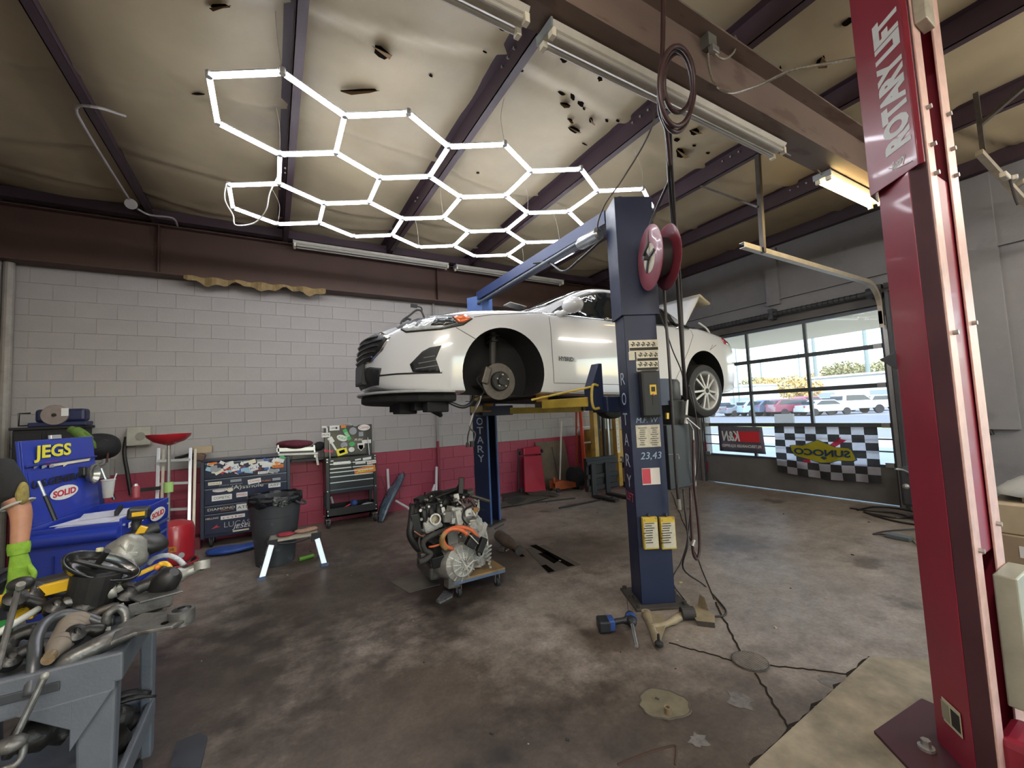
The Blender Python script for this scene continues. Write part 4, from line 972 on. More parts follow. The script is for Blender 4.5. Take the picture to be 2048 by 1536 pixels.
# carriages, arms, pads
for (y0, y1, tag_) in ((2.76, 2.96, 0), (5.28, 5.48, 1)):
    c_ = obj('carriage', MB().bx(2.56, 3.06, y0, y1, 1.56, 1.70), lb, lift, bevel=.008)
    s = 1 if not tag_ else -1; yb = y1 if s > 0 else y0
    obj('gusset', MB().prism([(0, 0), (.14, .0), (.14, .42), (.10, .42), (0, .20)], (2.44, y0+.06, 1.58), XA, ZA, (0, .10, 0)), lb, lift, bevel=.004)
    P1, P2_ = V((2.48, (y0+y1)/2+.02*s, 1.66)), V((2.36 if not tag_ else 2.42, 3.42 if not tag_ else 4.85, 1.66))
    P3, P4_ = V((3.02, (y0+y1)/2+.04*s, 1.62)), V((3.75 if not tag_ else 4.05, 3.42 if not tag_ else 4.9, 1.60))
    obj('arm', MB().bar(P1, P2_, .12, .085), ly, lift, bevel=.006); obj('arm', MB().bar(P3, P4_, .12, .09), lb if not tag_ else ly, lift, bevel=.006)
    for P_ in (P2_, P4_):
        obj('arm_extension', MB().bar(P_+V((0, -.04*s, 0)), P_+V((-.03, .10*s, 0)), .08, .055), mat('arm_dark', '3a3429', .5, .3), lift)
        obj('lift_pad', MB().lathe([(.0, 0), (.06, 0), (.06, .06), (.05, .075), (0, .075)], P_+V((0, .06*s, .03)), ZA, 18), mat('orange_pad', 'b5843a', .7), lift, smooth=True)
obj('arm_guard', MB().tube([V((2.50, 2.80, 1.60)), V((2.44, 2.80, 1.60)), V((2.42, 2.80, 1.68)), V((2.44, 2.80, 1.80)), V((2.50, 2.80, 1.80))], .012, 8, smooth=4), ly, lift)
obj('arm_rod', MB().tube([V((2.44, 2.82, 1.79)), V((2.2, 3.0, 1.74)), V((2.02, 3.15, 1.70))], .010, 8), ly, lift)
# labels on the near post (its south face y=2.43)
def facep(px, py, off=0.):
    d = ray(px, py); t = (NF+NN*off-CP).dot(NN)/d.dot(NN); return CP+d*t
def fbox(px0, py0, px1, py1, t0, t1):
    a, c = facep(px0, py0), facep(px1, py1); w_ = (c-a).dot(NA); m_ = (a+c)/2; R_ = Mx((NA, -NN, ZA)).transposed()
    return MB().box(m_+NN*((t0+t1)/2), (w_, abs(t1-t0), a.z-c.z), R_)
NR = Mx((NA, -NN, ZA)).transposed()
paper = mat('decal_paper', 'cfc9b4', .6, n=30, namt=.15); inkk = mat('decal_ink', '26241f', .7); ysf = mat('decal_yellow', 'c9a932', .5)
def decal(name, px0, py0, px1, py1, ma, parent, t=.002): return obj(name, fbox(px0, py0, px1, py1, 0, t), ma, parent)
wd = decal('warning_decal', 1257, 681, 1317, 702, paper, lift); wd2 = decal('warning_decal', 1272, 704, 1317, 721, paper, lift); wd3 = decal('warning_decal', 1272, 723, 1317, 741, paper, lift)
decal('warning_decal', 1257, 704, 1270, 720, paper, lift)
for d_, y_, x0_ in ((wd, 690, 1262), (wd2, 711, 1277), (wd3, 730, 1277)):
    b = MB()
    for k in range(5 if x0_ < 1270 else 4):
        p = facep(x0_+4+k*10.2, y_-2, .003)
        for q_, d2 in (((.0, .012), (.010, .010)), ((-.006, -.004), (.028, .007)), ((.010, .006), (.010, .010)), ((-.004, -.014), (.012, .010)), ((.012, -.010), (.006, .012))): b.box(p+NA*q_[0]+ZA*q_[1], (d2[0], .002, d2[1]), NR)
    obj('pictograms', b, inkk, d_, kind='stuff'); obj('caption_bar', fbox(x0_-3, y_+6, 1316, y_+9.5, .002, .004), inkk, d_)
cb = obj('control_cover', fbox(1274, 743, 1316, 834, 0, .085), mat('black_abs', '17181a', .45, n=20, namt=.2), lift, bevel=.02)
st_ = obj('hand_sticker', fbox(1291, 771, 1305, 790, .085, .088), ysf, cb)
obj('hand_mark', fbox(1294, 775, 1302, 784, .088, .090), inkk, st_)
obj('indicator', MB().sph(facep(1307, 789, .088), .009, 10, 6), mat('pink_lamp', 'd87a90', .3), cb)
obj('cover_slot', fbox(1296.5, 793, 1300, 811, .084, .088), inkk, cb)
sp_ = decal('spec_sheet', 1271, 851, 1322, 893, mat('spec_paper', 'bfbaa8', .7, n=25, namt=.25), lift)
b = MB()
for r_ in range(9):
    for k in range(2): b.box(facep(1285+k*24, 856+r_*4.2, .003), (random.uniform(.03, .075), .002, .005), NR)
obj('printed_lines', b, inkk, sp_, kind='stuff')
rs = decal('red_manual_sticker', 1283, 937, 1321, 968, mat('manual_white', 'cdc7c0', .6), lift, .003); decal('red_half', 1283.5, 938, 1302, 967, mat('manual_red', 'b03a48', .5), lift, .004)
lettering('23,43', facep(1302, 912), NA, ZA, .08, mat('paint_marker', '8fa3b5', .6), lift, shear=.2)
lettering('M.F. W', facep(1294, 840), NA, ZA, .06, mat('paint_marker', '8fa3b5', .6), lift, shear=.2)
# rotary lettering down the west edges of both posts
lw = mat('lift_letter_white', 'a9b2bd', .6)
for s_, o_, dr, z0_, z1_ in (('ROTARY', NF-NN*.11-NA*.002, NN, 1.84, .98), ('ROTARY', FF-FN*.12-FA*.002, FN, 1.62, .95)):
    for i, ch in enumerate(s_): lettering(ch, o_+V((0, 0, z0_+(z1_-z0_)*i/5)), dr, ZA, .15, lw, lift, width=.11)
lettering('LIFT', NF-NN*.11-NA*.002+V((0, 0, .85)), NN, ZA, .10, mat('lift_letter_red', 'b04a5c', .6), lift)
# two yellow document boxes on the near post
yb_ = mat('yellow_box_worn', 'c0a43c', .5, n=10, namt=.2, spots=(14, .6, '4d4325', .6))
def ybox(px0, px1, lab):
    c = facep((px0+px1)/2, 1094); t = thing('safety_booklet', lab, 'booklet', tuple(c))
    obj('cover', fbox(px0, 1033, px1, 1094, .006, .045), yb_, t, bevel=.004)
    obj('page', fbox(px0+3, 1043, px1-2, 1091, .044, .048), mat('dirty_page', 'bdb9a8', .7, n=16, namt=.2), t)
    b = MB()
    for r_ in range(9): b.box(facep((px0+px1)/2+random.uniform(-1.5, 1.5), 1047+r_*4.8, .0495), (random.uniform(.05, .09), .002, .006), NR)
    obj('printed_lines', b, inkk, t, kind='stuff')
    p = facep((px0+px1)/2, 1033, .02); obj('hanger_clip', MB().cyl(p, p+V((0, 0, .025)), .009, n=8), dk, t)
ybox(1281, 1314.5, 'left yellow safety booklet hanging low on the blue lift post'); ybox(1316, 1349, 'right yellow safety booklet hanging low on the blue lift post')
# hose reel bolted on the east side of the near post
rr_ = mat('hose_reel_maroon', '7d3340', .4, n=6, namt=.25, coat=.2)
cx = uy(1300, 515, 2.40); cx2 = V((3.03, 2.40, 2.93))
rl = thing('hose_reel', 'maroon hose reel mounted at the top of the blue lift post', 'hose reel', (2.98, 2.25, 2.6))
ctr = V((2.93, 2.20, 2.98)); axr = NA.copy(); ctr = facep(1299, 516, .27)
R0 = .25
d0 = obj('front_flange', MB().lathe([(.115, -.004), (R0-.015, -.006), (R0, .0), (R0-.012, .01), (.14, .014), (.115, .012), (.115, -.004)], ctr, axr, 40), rr_, rl, smooth=True)
obj('back_flange', MB().lathe([(.05, 0), (R0-.015, .0), (R0, .008), (R0-.01, .016), (.05, .014)], ctr+axr*.13, axr, 40), rr_, rl, smooth=True)
obj('hub_drum', MB().cyl(ctr+axr*.01, ctr+axr*.13, .085, n=28), dk, rl)
obj('hub_face', MB().cyl(ctr-axr*.003, ctr+axr*.004, .113, n=28), mat('reel_hub_pale', 'b3ae9c', .6, n=14, namt=.3), rl)
e1 = axr.cross(ZA).normalized()
b = MB()
for a in (.2, 2.3, 4.2): b.bar(ctr-axr*.012, ctr-axr*.012+(e1*cos(a)+ZA*sin(a))*.115, .020, .008, up=axr)
b.cyl(ctr-axr*.05, ctr+axr*.0, .018, n=12); obj('spider_arm', b, dk, rl)
obj('wound_hose', MB().lathe([(.085, .02), (.15, .02), (.155, .05), (.15, .12), (.085, .12)], ctr, axr, 32), mat('hose_dark_rubber', '252022', .5), rl, smooth=True)
obj('bracket', MB().bar(ctr+axr*.07, ctr+axr*.07-NN*.27, .10, .16), rr_, rl)
gp_ = uy(1330, 551, 2.36)
obj('hose_guide', MB().box(gp_, (.10, .11, .02)), mat('guide_aluminium', 'b9b6ac', .5, .3), rl, bevel=.004)
# power unit beside the near post
pu = thing('hydraulic_power_unit', 'black hydraulic power unit with motor and tank on the right side of the blue post', 'power unit', (3.05, 2.5, .9))
A_ = lambda px, py, y=2.52: uy(px, py, y)
a, c = A_(1333, 850), A_(1387, 972)
obj('tank', MB().bx(a.x, c.x, 2.52, 2.74, c.z, a.z), mat('tank_black', '1e2226', .45, n=8, namt=.25), pu, bevel=.01)
a2, c2_ = A_(1345, 800), A_(1378, 850)
obj('valve_block', MB().bx(a2.x, c2_.x, 2.54, 2.70, c2_.z, a2.z), gun, pu, bevel=.01)
m0 = A_(1362, 795); obj('motor', MB().lathe([(0, 0), (.07, 0), (.08, .015), (.08, .16), (.06, .19), (.0, .2)], (m0.x, 2.62, m0.z-.02), ZA, 24), dk, pu, smooth=True)
obj('fitting', MB().cyl(A_(1368, 830)+V((0, -.02, 0)), A_(1370, 800)+V((0, -.02, 0)), .016, n=10), steel, pu); obj('fitting', MB().cyl(A_(1366, 848)+V((0, -.03, 0)), A_(1367, 836)+V((0, -.03, 0)), .024, n=10), steel, pu)
obj('brass_plug', MB().cyl(A_(1334, 838), A_(1334, 826), .018, n=10), mat('brass', 'b59a45', .35, .8), pu)
obj('motor_bracket', MB().bx(2.80, 3.14, 2.56, 2.60, 1.60, 1.84), lb, pu)
obj('drain_line', MB().tube([A_(1378, 845), A_(1386, 860), A_(1389, 920), A_(1391, 972)], .008, 7), steel, pu)
obj('lever', MB().bar(A_(1375, 838, 2.45), A_(1399, 858, 2.45), .014, .010), steel, pu)
obj('hook', MB().tube([A_(1337, 909, 2.5), A_(1357, 909, 2.45), A_(1358, 918, 2.45)], .005, 6), steel, pu)
# hanging hoses and cords
bh = mat('black_rubber_hose', '1f1a1a', .45); bhr = mat('brown_rubber_hose', '3a2424', .45)
def hose(name, label, pts, r_, ma, cat='hose', n=8, grp=None, sm=6, parts=()):
    t = thing(name, label, cat, tuple(pts[-1]), group=grp)
    obj('line', MB().tube(pts, r_, n, smooth=sm), ma, t, smooth='all'); return t
q = lambda px, py, y=2.25: uy(px, py, y)
t = hose('air_hose', 'black air hose coming down from the reel guide, ending in a coupler above the floor', [q(1328, 470, 2.33), q(1327, 553, 2.32), q(1332, 640, 2.28), q(1338, 720), q(1344, 820), q(1349, 900), q(1353, 960), q(1357, 1000), q(1358, 1010)], .012, bh)
obj('coupler', MB().cyl(q(1357, 998), q(1359, 1019), .016, n=10), mat('coupler_steel', '9a958c', .35, .7), t)
t = hose('coiled_hose', 'coiled dark hose looped below the brown girder, hanging from the ceiling', [q(1327, -60, 1.55), q(1326, 60, 1.56), q(1324, 130, 1.57), q(1325, 200, 1.58)], .014, bhr)
for k, (cx_, cy_, wx_, wy_) in enumerate(((1353, 172, 36, 80), (1352, 182, 33, 82), (1356, 165, 30, 60))):
    P_ = [uy(cx_+wx_*cos(a)*(1 if cos(a) > 0 else .95), cy_+wy_*sin(a), 1.50+.03*k+.03*sin(a)) for a in [2*pi*i/18 for i in range(18)]]
    obj('coil', MB().tube(P_, .014, 8, closed=True, smooth=2), bhr, t, smooth='all')
obj('drop', MB().tube([uy(1318, 180, 1.55), uy(1320, 225, 1.6), uy(1333, 262, 1.7), uy(1340, 330, 1.8)], .013, 8, smooth=5), bhr, t, smooth='all')
hose('air_hose', 'pair of black hoses hanging from the ceiling coil down past the car, outer one', [uy(1332, 240, 1.7), uy(1336, 300, 1.8), uy(1342, 400, 2.0), uy(1352, 520, 2.1), uy(1360, 640, 2.2), uy(1366, 720, 2.25), uy(1371, 780, 2.3), uy(1371, 800, 2.35)], .015, bh)
hose('air_hose', 'pair of black hoses hanging from the ceiling coil down past the car, inner one', [uy(1340, 250, 1.72), uy(1343, 330, 1.85), uy(1349, 420, 2.0), uy(1357, 520, 2.1), uy(1362, 600, 2.2), uy(1366, 700, 2.25), uy(1368, 790, 2.4)], .012, bh)
hose('air_hose', 'black feed hose slanting from the ceiling coil into the maroon reel', [uy(1345, 345, 1.9), uy(1330, 380, 2.0), uy(1312, 420, 2.12), uy(1299, 455, 2.16), uy(1296, 485, 2.18), uy(1290, 502, 2.2), uy(1287, 515, 2.24)], .011, bh)
hose('electric_cord', 'thin cord crossing the rear door behind the hoses, held by a clip', [uy(1316, 620, 2.35), uy(1330, 655, 2.32), uy(1345, 700, 2.3), uy(1362, 740, 2.3), uy(1368, 770, 2.3)], .005, bh, 'cord')
hose('electric_cord', 'grey lamp cord running down from the girder to the lift crossbeam', [uy(1312, 225, 2.0), uy(1300, 262, 2.05), uy(1275, 310, 2.25), uy(1240, 366, 2.45), uy(1212, 405, 2.55), uy(1197, 440, 2.65), uy(1196, 458, 2.7), uy(1201, 462, 2.74)], .007, mat('grey_cord', '4b4540', .5), 'cord')
hose('air_hose', 'brown hose loop hanging below the power unit with a quick coupler', [q(1387, 880, 2.35), q(1388, 960, 2.35), q(1393, 1010, 2.35), q(1398, 1060, 2.35), q(1399, 1100, 2.35), q(1394, 1118, 2.35), q(1387, 1108, 2.35), q(1384, 1075, 2.35), q(1382, 1020, 2.36), q(1381, 975, 2.38)], .012, bhr)
obj('coupler', MB().cyl(q(1388, 1080, 2.34), q(1384, 1092, 2.34), .018, n=10), MC['coupler_steel'], bpy.data.objects['air_hose.005'] if 'air_hose.005' in bpy.data.objects else bpy.data.objects['air_hose'])
fz = lambda px, py: uz(px, py, .008)
hose('electric_cord', 'black cord dropping from the power unit to a loop on the floor by the post', [q(1366, 978, 2.5), q(1371, 1030, 2.42), q(1376, 1085, 2.32), V((2.93, 2.38, .25)), fz(1408, 1170), fz(1440, 1205), fz(1452, 1222), fz(1445, 1232), fz(1420, 1232)], .007, bh, 'cord')
hose('electric_cord', 'thin cord from the power unit down to the foot of the blue post', [q(1384, 975, 2.5), q(1380, 1030, 2.45), q(1374, 1085, 2.42), q(1362, 1125, 2.40), q(1345, 1162, 2.38), V((2.86, 2.33, .03))], .006, bh, 'cord')
hose('electric_cord', 'grey cord on the power unit side hanging past the door edge', [q(1378, 770, 2.5), q(1386, 800, 2.45), q(1393, 840, 2.45), q(1398, 890, 2.45), q(1396, 930, 2.46), q(1390, 965, 2.5)], .006, bh, 'cord')
# ================================================================ red lift post of the next bay
rl_ = mat('lift_red', '851f33', .42, n=3, namt=.2, coat=.15, spots=(24, .76, 'a08a86', .4)); pk = mat('daylit_lip_pink', 'cfaaa0', .4, .1, n=18, namt=.2)  # pk: lip colour paled to carry the daylight falling on them
rld = mat('shaded_brown_red', '3c1a22', .5, n=4, namt=.3)  # shade of the post side put into its red; also colours the base plate
red = thing('red_lift_post', 'tall dark red lift post in the right foreground with white lettering', 'car lift', (2.65, .69, 0))
SEC = [(2.455, .580), (2.455, .640), (2.62, .798), (2.70, .798), (2.84, .66), (2.84, .580)]
def strip_wall(pts, z0, z1, ma, name, t=.008, par=None):
    b = MB()
    for a, c in zip(pts, pts[1:]): b.bar((a[0], a[1], (z0+z1)/2), (c[0], c[1], (z0+z1)/2), t, z1-z0)
    return obj(name, b, ma, par or red, bevel=.002)
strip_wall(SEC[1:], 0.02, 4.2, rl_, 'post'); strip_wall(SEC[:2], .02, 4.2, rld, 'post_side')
obj('post_lip', MB().bx(2.452, 2.535, .572, .580, .02, 4.2), pk, red, bevel=.002); obj('post_lip', MB().bx(2.725, 2.843, .572, .580, .02, 4.2), pk, red, bevel=.002)
obj('inner_carriage', MB().bx(2.53, 2.76, .586, .66, .9, 2.58), rl_, red, bevel=.01)
b = MB()
for z in (.95, 1.85, 2.55, 2.68, 2.85): b.cyl((2.50, .555, z), (2.50, .575, z), .010, n=8); b.cyl((2.78, .555, z+.06), (2.78, .575, z+.06), .010, n=8)
obj('lip_bolts', b, steel, red, kind='stuff')
S1, S0 = V((2.422, .598, 0)), V((2.582, .820, 0)); SL = (S0-S1).normalized(); SN = ZA.cross(SL)
def sgn(px, py, off=0.):
    d = ray(px, py); return CP+d*((S1+SN*off-CP).dot(SN)/d.dot(SN))
b = MB(); zb_, zt_ = 2.585, 4.2; W_ = (S0-S1).length
b.bar(S1+V((0, 0, (zb_+zt_)/2)), S0+V((0, 0, (zb_+zt_)/2)), .006, zt_-zb_); b.bar(S0+V((0, 0, (zb_+zt_)/2)), S0+V((.12, .01, (zb_+zt_)/2)), .006, zt_-zb_); b.bar(S1+V((0, 0, (zb_+zt_)/2)), S1+V((.0, -.02, (zb_+zt_)/2)), .006, zt_-zb_)
sl = obj('sign_sleeve', b, mat('sleeve_red', '7a1a2c', .35, n=4, namt=.12, coat=.3), red, bevel=.002)
swh = mat('sign_white', 'b9bbb8', .5)
pA, pB = sgn(1800, 296), sgn(1762, 38); zc, zl = (pA.z+pB.z)/2, abs(pB.z-pA.z)
mid = sgn(1785, 180)
lettering('ROTARY LIFT', V((mid.x, mid.y, zc)), ZA, SL, .175, swh, sl, bold=.055, width=zl, name='sign_lettering', off=.004)
pC = sgn(1799, 325); lettering('Rotary', pC, (ZA.z*0+SL.x*-1, -SL.y, .12), (0, 0, 1), .05, swh, sl, bold=.02, width=.075, name='small_logo', off=.004, shear=.3)
obj('logo_swoosh', MB().tube([sgn(1778, 337, .005), sgn(1792, 337, .005), sgn(1808, 330, .005), sgn(1824, 322, .005)], .0022, 5, smooth=5), swh, sl)
obj('top_bracket', MB().bx(2.46, 2.57, .53, .571, 3.22, 3.9), mat('grey_head_bracket', 'a6a090', .5, .3, n=12, namt=.3), red, bevel=.004)
obj('base_plate', MB().prism([(-.26, -.26), (.30, -.26), (.30, .24), (-.16, .28), (-.30, .10)], (2.62, .70, 0), XA, YA, (0, 0, .02)), rld, red, bevel=.003)
nb = uz(1853, 1498, .02); obj('anchor_nut', MB().cyl(nb, nb+V((0, 0, .012)), .03, n=12).cyl(nb+V((0, 0, .012)), nb+V((0, 0, .04)), .018, n=6), steel, red)
AN = V((-.692, .722, 0))
def apl(px, py):
    d = ray(px, py); o = V((2.455, .640, 0))+AN*.005; return CP+d*((o-CP).dot(AN)/d.dot(AN))
a, c = apl(1887, 1408), apl(1926, 1462); md = (a+c)/2; adr = V((-.722, -.692, 0))
lp = obj('rating_plate', plate(md+AN*.003, adr, ZA, abs((c-a).dot(adr)), .10, .002), mat('plate_cream', 'b7b095', .5), red)
obj('plate_print', plate(md+AN*.006+adr*.025, adr, ZA, .05, .07, .001), inkk, lp); obj('plate_print', plate(md+AN*.006-adr*.035+ZA*.0, adr, ZA, .045, .075, .001), mat('plate_grey', '8d8873', .6), lp)
# pale guard cover and red arm at the foot of the mouth
gq = lambda px, py, y=.545: uy(px, py, y)
obj('guard_cover', MB().bx(2.62, 2.86, .50, .57, .30, .83), mat('pale_guard_metal', 'a9ab9b', .45, .3, n=5, namt=.25), red, bevel=.006)
obj('lift_arm', MB().box((2.62, .44, .14), (.22, .30, .16)), rl_, red, bevel=.03)
obj('arm_hook', MB().tube([V((2.50, .46, .20)), V((2.44, .44, .26)), V((2.40, .42, .20)), V((2.42, .40, .12))], .012, 8, smooth=5), steel, red)
w0 = [ux(*q, 2.62) for q in ((1757, 719), (1782, 708), (1792, 700), (1802, 690), (1802, 742), (1786, 736), (1770, 726))]
obj('release_wedge', MB().prism([(p.y, p.z) for p in w0], (2.62, 0, 0), YA, ZA, (.06, 0, 0)), dk, red, bevel=.004)
# pale conduit loop from junction box on the girder
jb = thing('junction_box', 'grey junction box with a bracket fixed to the brown girder', 'junction box', tuple(uy(1414, 88, 1.76)))
j0 = uy(1417, 85, 1.745)
obj('box_body', MB().box(j0, (.10, .07, .12)), mat('box_grey_green', '6a6a62', .5, .4, n=12, namt=.2), jb, bevel=.004)
obj('box_bracket', MB().box(j0+V((.01, -.03, -.08)), (.08, .04, .05)), steel, jb, bevel=.004)
gfx = mat('flex_conduit', '9d9687', .4, .5, n=80, namt=.4)
t = thing('flex_conduit', 'long pale flexible conduit sagging from the junction box to the red post', 'conduit', tuple(uy(1500, 180, 1.5)))
obj('line', MB().tube([uy(1416, 108, 1.72), uy(1418, 135, 1.71), uy(1428, 165, 1.68), uy(1448, 182, 1.62), uy(1475, 184, 1.5), uy(1520, 170, 1.35), uy(1580, 142, 1.18), uy(1650, 128, 1.02), uy(1722, 115, .86), uy(1760, 110, .82)], .0085, 8, smooth=6), gfx, t)
t = thing('flex_conduit', 'short pale flexible conduit curling from the junction box up to the purlin', 'conduit', tuple(uy(1450, 118, 1.7)))
obj('line', MB().tube([uy(1428, 104, 1.72), uy(1440, 116, 1.70), uy(1452, 117, 1.70), uy(1466, 106, 1.71), uy(1473, 88, 1.72), uy(1470, 68, 1.75)], .0085, 8, smooth=6), gfx, t)
t = thing('fixture_cable', 'thin pale cable joining the two fluorescent fixtures along the girder', 'cable', tuple(uy(1600, 315, 1.9)))
obj('line', MB().tube([uy(1572, 307, 1.85), uy(1585, 312, 1.87), uy(1604, 316, 1.87), uy(1622, 326, 1.87), uy(1636, 340, 1.87), uy(1646, 354, 1.87)], .006, 7, smooth=5), gfx, t)
# conduit and box on the far left roof
t = thing('roof_conduit', 'thin grey conduit with a round box running along the leftmost purlin', 'conduit', (-1.5, 6, 4.3))
zq = 4.28
obj('line', MB().tube([uz(250, 232, 4.40), uz(195, 215, zq), uz(152, 216, zq), uz(175, 265, zq), uz(215, 330, zq), uz(258, 398, zq)], .012, 8, smooth=4), cp, t)
obj('line', MB().tube([uz(275, 418, zq), uz(300, 430, zq), uz(345, 436, zq), uz(355, 452, zq)], .012, 8, smooth=4), cp, t)
obj('round_box', MB().cyl(uz(262, 408, zq-.02), uz(262, 408, zq+.03), .06, n=16), mat('round_box_grey', '8b8580', .6), t)
# fixture and camera bracket at far right
t = thing('fixture_rail', 'pale hanging rail with small fixtures at the top right beyond the red post', 'rail', tuple(uy(1990, 350, .95)))
pr = MC['pale_track_steel']
h0 = uy(1966, 300, 1.0); obj('rail', MB().bar(uy(1958, 305, 1.0), uy(2110, 470, .85), .05, .05), pr, t); obj('hanger_strut', MB().bar(h0, V((h0.x, h0.y, ZP+.1)), .035, .035), MC['perforated_angle'], t)
obj('hanger_strut', MB().bar(h0+V((0, 0, .25)), V((h0.x-.2, h0.y-.7, ZP+.1)), .035, .035), MC['perforated_angle'], t)
for k in range(3): obj('small_fixture', MB().box(uy(2010+k*14, 352+k*8, .92), (.16, .05, .05), Mx.Rotation(.4*k, 3, 'Z')), wht, t, bevel=.01)
obj('loose_cables', MB().tube([uy(2020, 360, .92), uy(2030, 395, .91), uy(2036, 410, .90)], .01, 6, smooth=3), bh, t)
# wall right: boxes
card = mat('brown_cardboard', '8d7a63', .75, n=5, namt=.12); cardt = mat('pale_cardboard', 'a8977d', .75, n=5, namt=.12); bagm = mat('grey_packing_sheet', '9c9d9a', .6, n=3, namt=.15, bump=.4)
def carton(name, x0, x1, y0, y1, z0, z1, lab, ma, open_=False, rz=0.):
    t = thing(name, lab, 'box', ((x0+x1)/2, (y0+y1)/2, z0), rz, group=None); x, y, h = (x1-x0)/2, (y1-y0)/2, z1-z0
    obj('carton', MB().bx(-x, x, -y, y, 0, h), ma, t, local=True, bevel=.006)
    obj('tape', MB().bx(-x-.001, x+.001, -.03, .03, h, h+.002), mat('box_tape', 'b3a482', .4), t, local=True)
    obj('flap_seam', MB().bx(-x, x, -.002, .002, h+.002, h+.004), inkk, t, local=True)
    return t
t1 = carton('cardboard_box', 5.70, 6.7, .45, 1.20, 0, .30, 'lowest brown carton with a white shipping label, right of the red post', card)
obj('shipping_label', MB().box((-.502, .15, .17), (.003, .16, .10)), mat('label_white', 'd0cfca', .6), t1, local=True)
carton('cardboard_box', 5.75, 6.75, .45, 1.25, .305, .56, 'middle brown carton stacked on the labelled one right of the red post', cardt)
carton('cardboard_box', 5.95, 6.9, .35, 1.05, .565, .62, 'flat brown carton on top of the stack right of the red post', card)
bg_ = MB().grid(12, 10, lambda u, v: V((5.9+.9*u, .40+.85*v, .63+.16*sin(pi*u)**.5*sin(pi*v)**.5+.02*sin(u*9+v*7))))
single('packing_sheet', bg_, bagm, 'crumpled pale grey sheet lying over the carton stack', 'sheet', smooth='all', solid=.004)
# cables and extension block near the door
t = thing('extension_cord', 'grey extension block with dark cord on the floor left of the red post', 'cord', tuple(uz(1798, 1072)))
p = uz(1798, 1074, .025); obj('socket_block', MB().box(p, (.10, .22, .045), Mx.Rotation(-.1, 3, 'Z')), mat('block_grey', '5a6468', .5), t, bevel=.008)
obj('cord', MB().tube([p+V((0, .1, 0)), uz(1760, 1068, .01), uz(1746, 1068, .01), uz(1775, 1062, .01), uz(1830, 1058, .01)], .008, 6, smooth=5), bh, t)
obj('cord', MB().tube([p+V((0, -.1, 0)), uz(1820, 1076, .01), uz(1838, 1092, .01)], .008, 6, smooth=5), gfx, t)
t = thing('black_cable_coil', 'loose black cables lying on the floor at the near corner of the garage door', 'cable', tuple(uz(1780, 1030)))
obj('cable', MB().tube([uz(1715, 1020, .012), uz(1750, 1014, .012), uz(1800, 1018, .012), uz(1838, 1028, .012), uz(1800, 1036, .012), uz(1755, 1030, .012), uz(1728, 1024, .012), uz(1780, 1040, .012), uz(1835, 1050, .012)], .012, 7, smooth=6), bh, t)
obj('cable', MB().tube([uz(1700, 1016, .012), uz(1740, 1022, .012), uz(1790, 1026, .012), uz(1836, 1040, .012)], .010, 7, smooth=6), bh, t)
t = thing('pressure_washer', 'dark machine with a chrome handle standing behind the red post by the door', 'machine', tuple(uz(1832, 1020)))
p = uy(1832, 975, 2.1); obj('housing', MB().box((p.x+.1, 2.05, .42), (.3, .4, .5)), dk, t, bevel=.04)
obj('handle', MB().tube([uy(1790, 938, 2.2), uy(1806, 940, 2.15), uy(1826, 948, 2.1), V((p.x+.05, 2.05, .66))], .013, 8, smooth=4), steel, t)
obj('fitting', MB().sph(uy(1812, 973, 2.12), .035, 10, 8), steel, t)
obj('wheel', MB().cyl((p.x-.08, 2.0, .12), (p.x-.03, 2.0, .12), .12, n=20), tyre, t)
t = thing('wall_cable', 'black cable looping down the block wall right of the red post', 'cable', (7.7, 1.4, .9))
obj('line', MB().tube([ux(1945, 780, 7.72), ux(1958, 815, 7.72), ux(1975, 850, 7.72), ux(1985, 870, 7.72)], .02, 7, smooth=5), bh, t)
t = thing('floor_cable', 'thin dark red cable on the floor right of the red post', 'cable', tuple(uz(2030, 1160)))
obj('line', MB().tube([uz(2022, 1158, .01), uz(2048, 1164, .01), uz(2080, 1166, .01)], .01, 6, smooth=3), mat('dark_red_cable', '6b3036', .5), t)
# ================================================================ floor details
dr_ = thing('floor_drain', 'round steel drain grate set in the floor where the joints meet', 'drain', tuple(uz(1500, 1324)))
dc = uz(1500, 1324); R_ = .078
R_ = (uz(1463, 1322)-uz(1537, 1328)).length/2
obj('sump', MB().cyl(dc+V((0, 0, .0005)), dc+V((0, 0, .003)), R_*.96, n=32), hole, dr_)
obj('ring', MB().lathe([(R_*.93, .002), (R_*.93, .010), (R_, .010), (R_*1.02, .002)], dc, n=40), rust, dr_)
b = MB(); k = 9
for i in range(-k, k+1):
    o = i*R_/k; h_ = math.sqrt(max(0, (R_*.93)**2-o*o))
    if h_ > .01:
        b.bar(dc+V((-h_, o, .008)), dc+V((h_, o, .008)), .0045, .005); b.bar(dc+V((o, -h_, .0085)), dc+V((o, h_, .0085)), .0045, .005)
obj('grate_bars', b, mat('worn_grate_steel', '8d857b', .45, .5, n=20, namt=.3), dr_, kind='stuff')
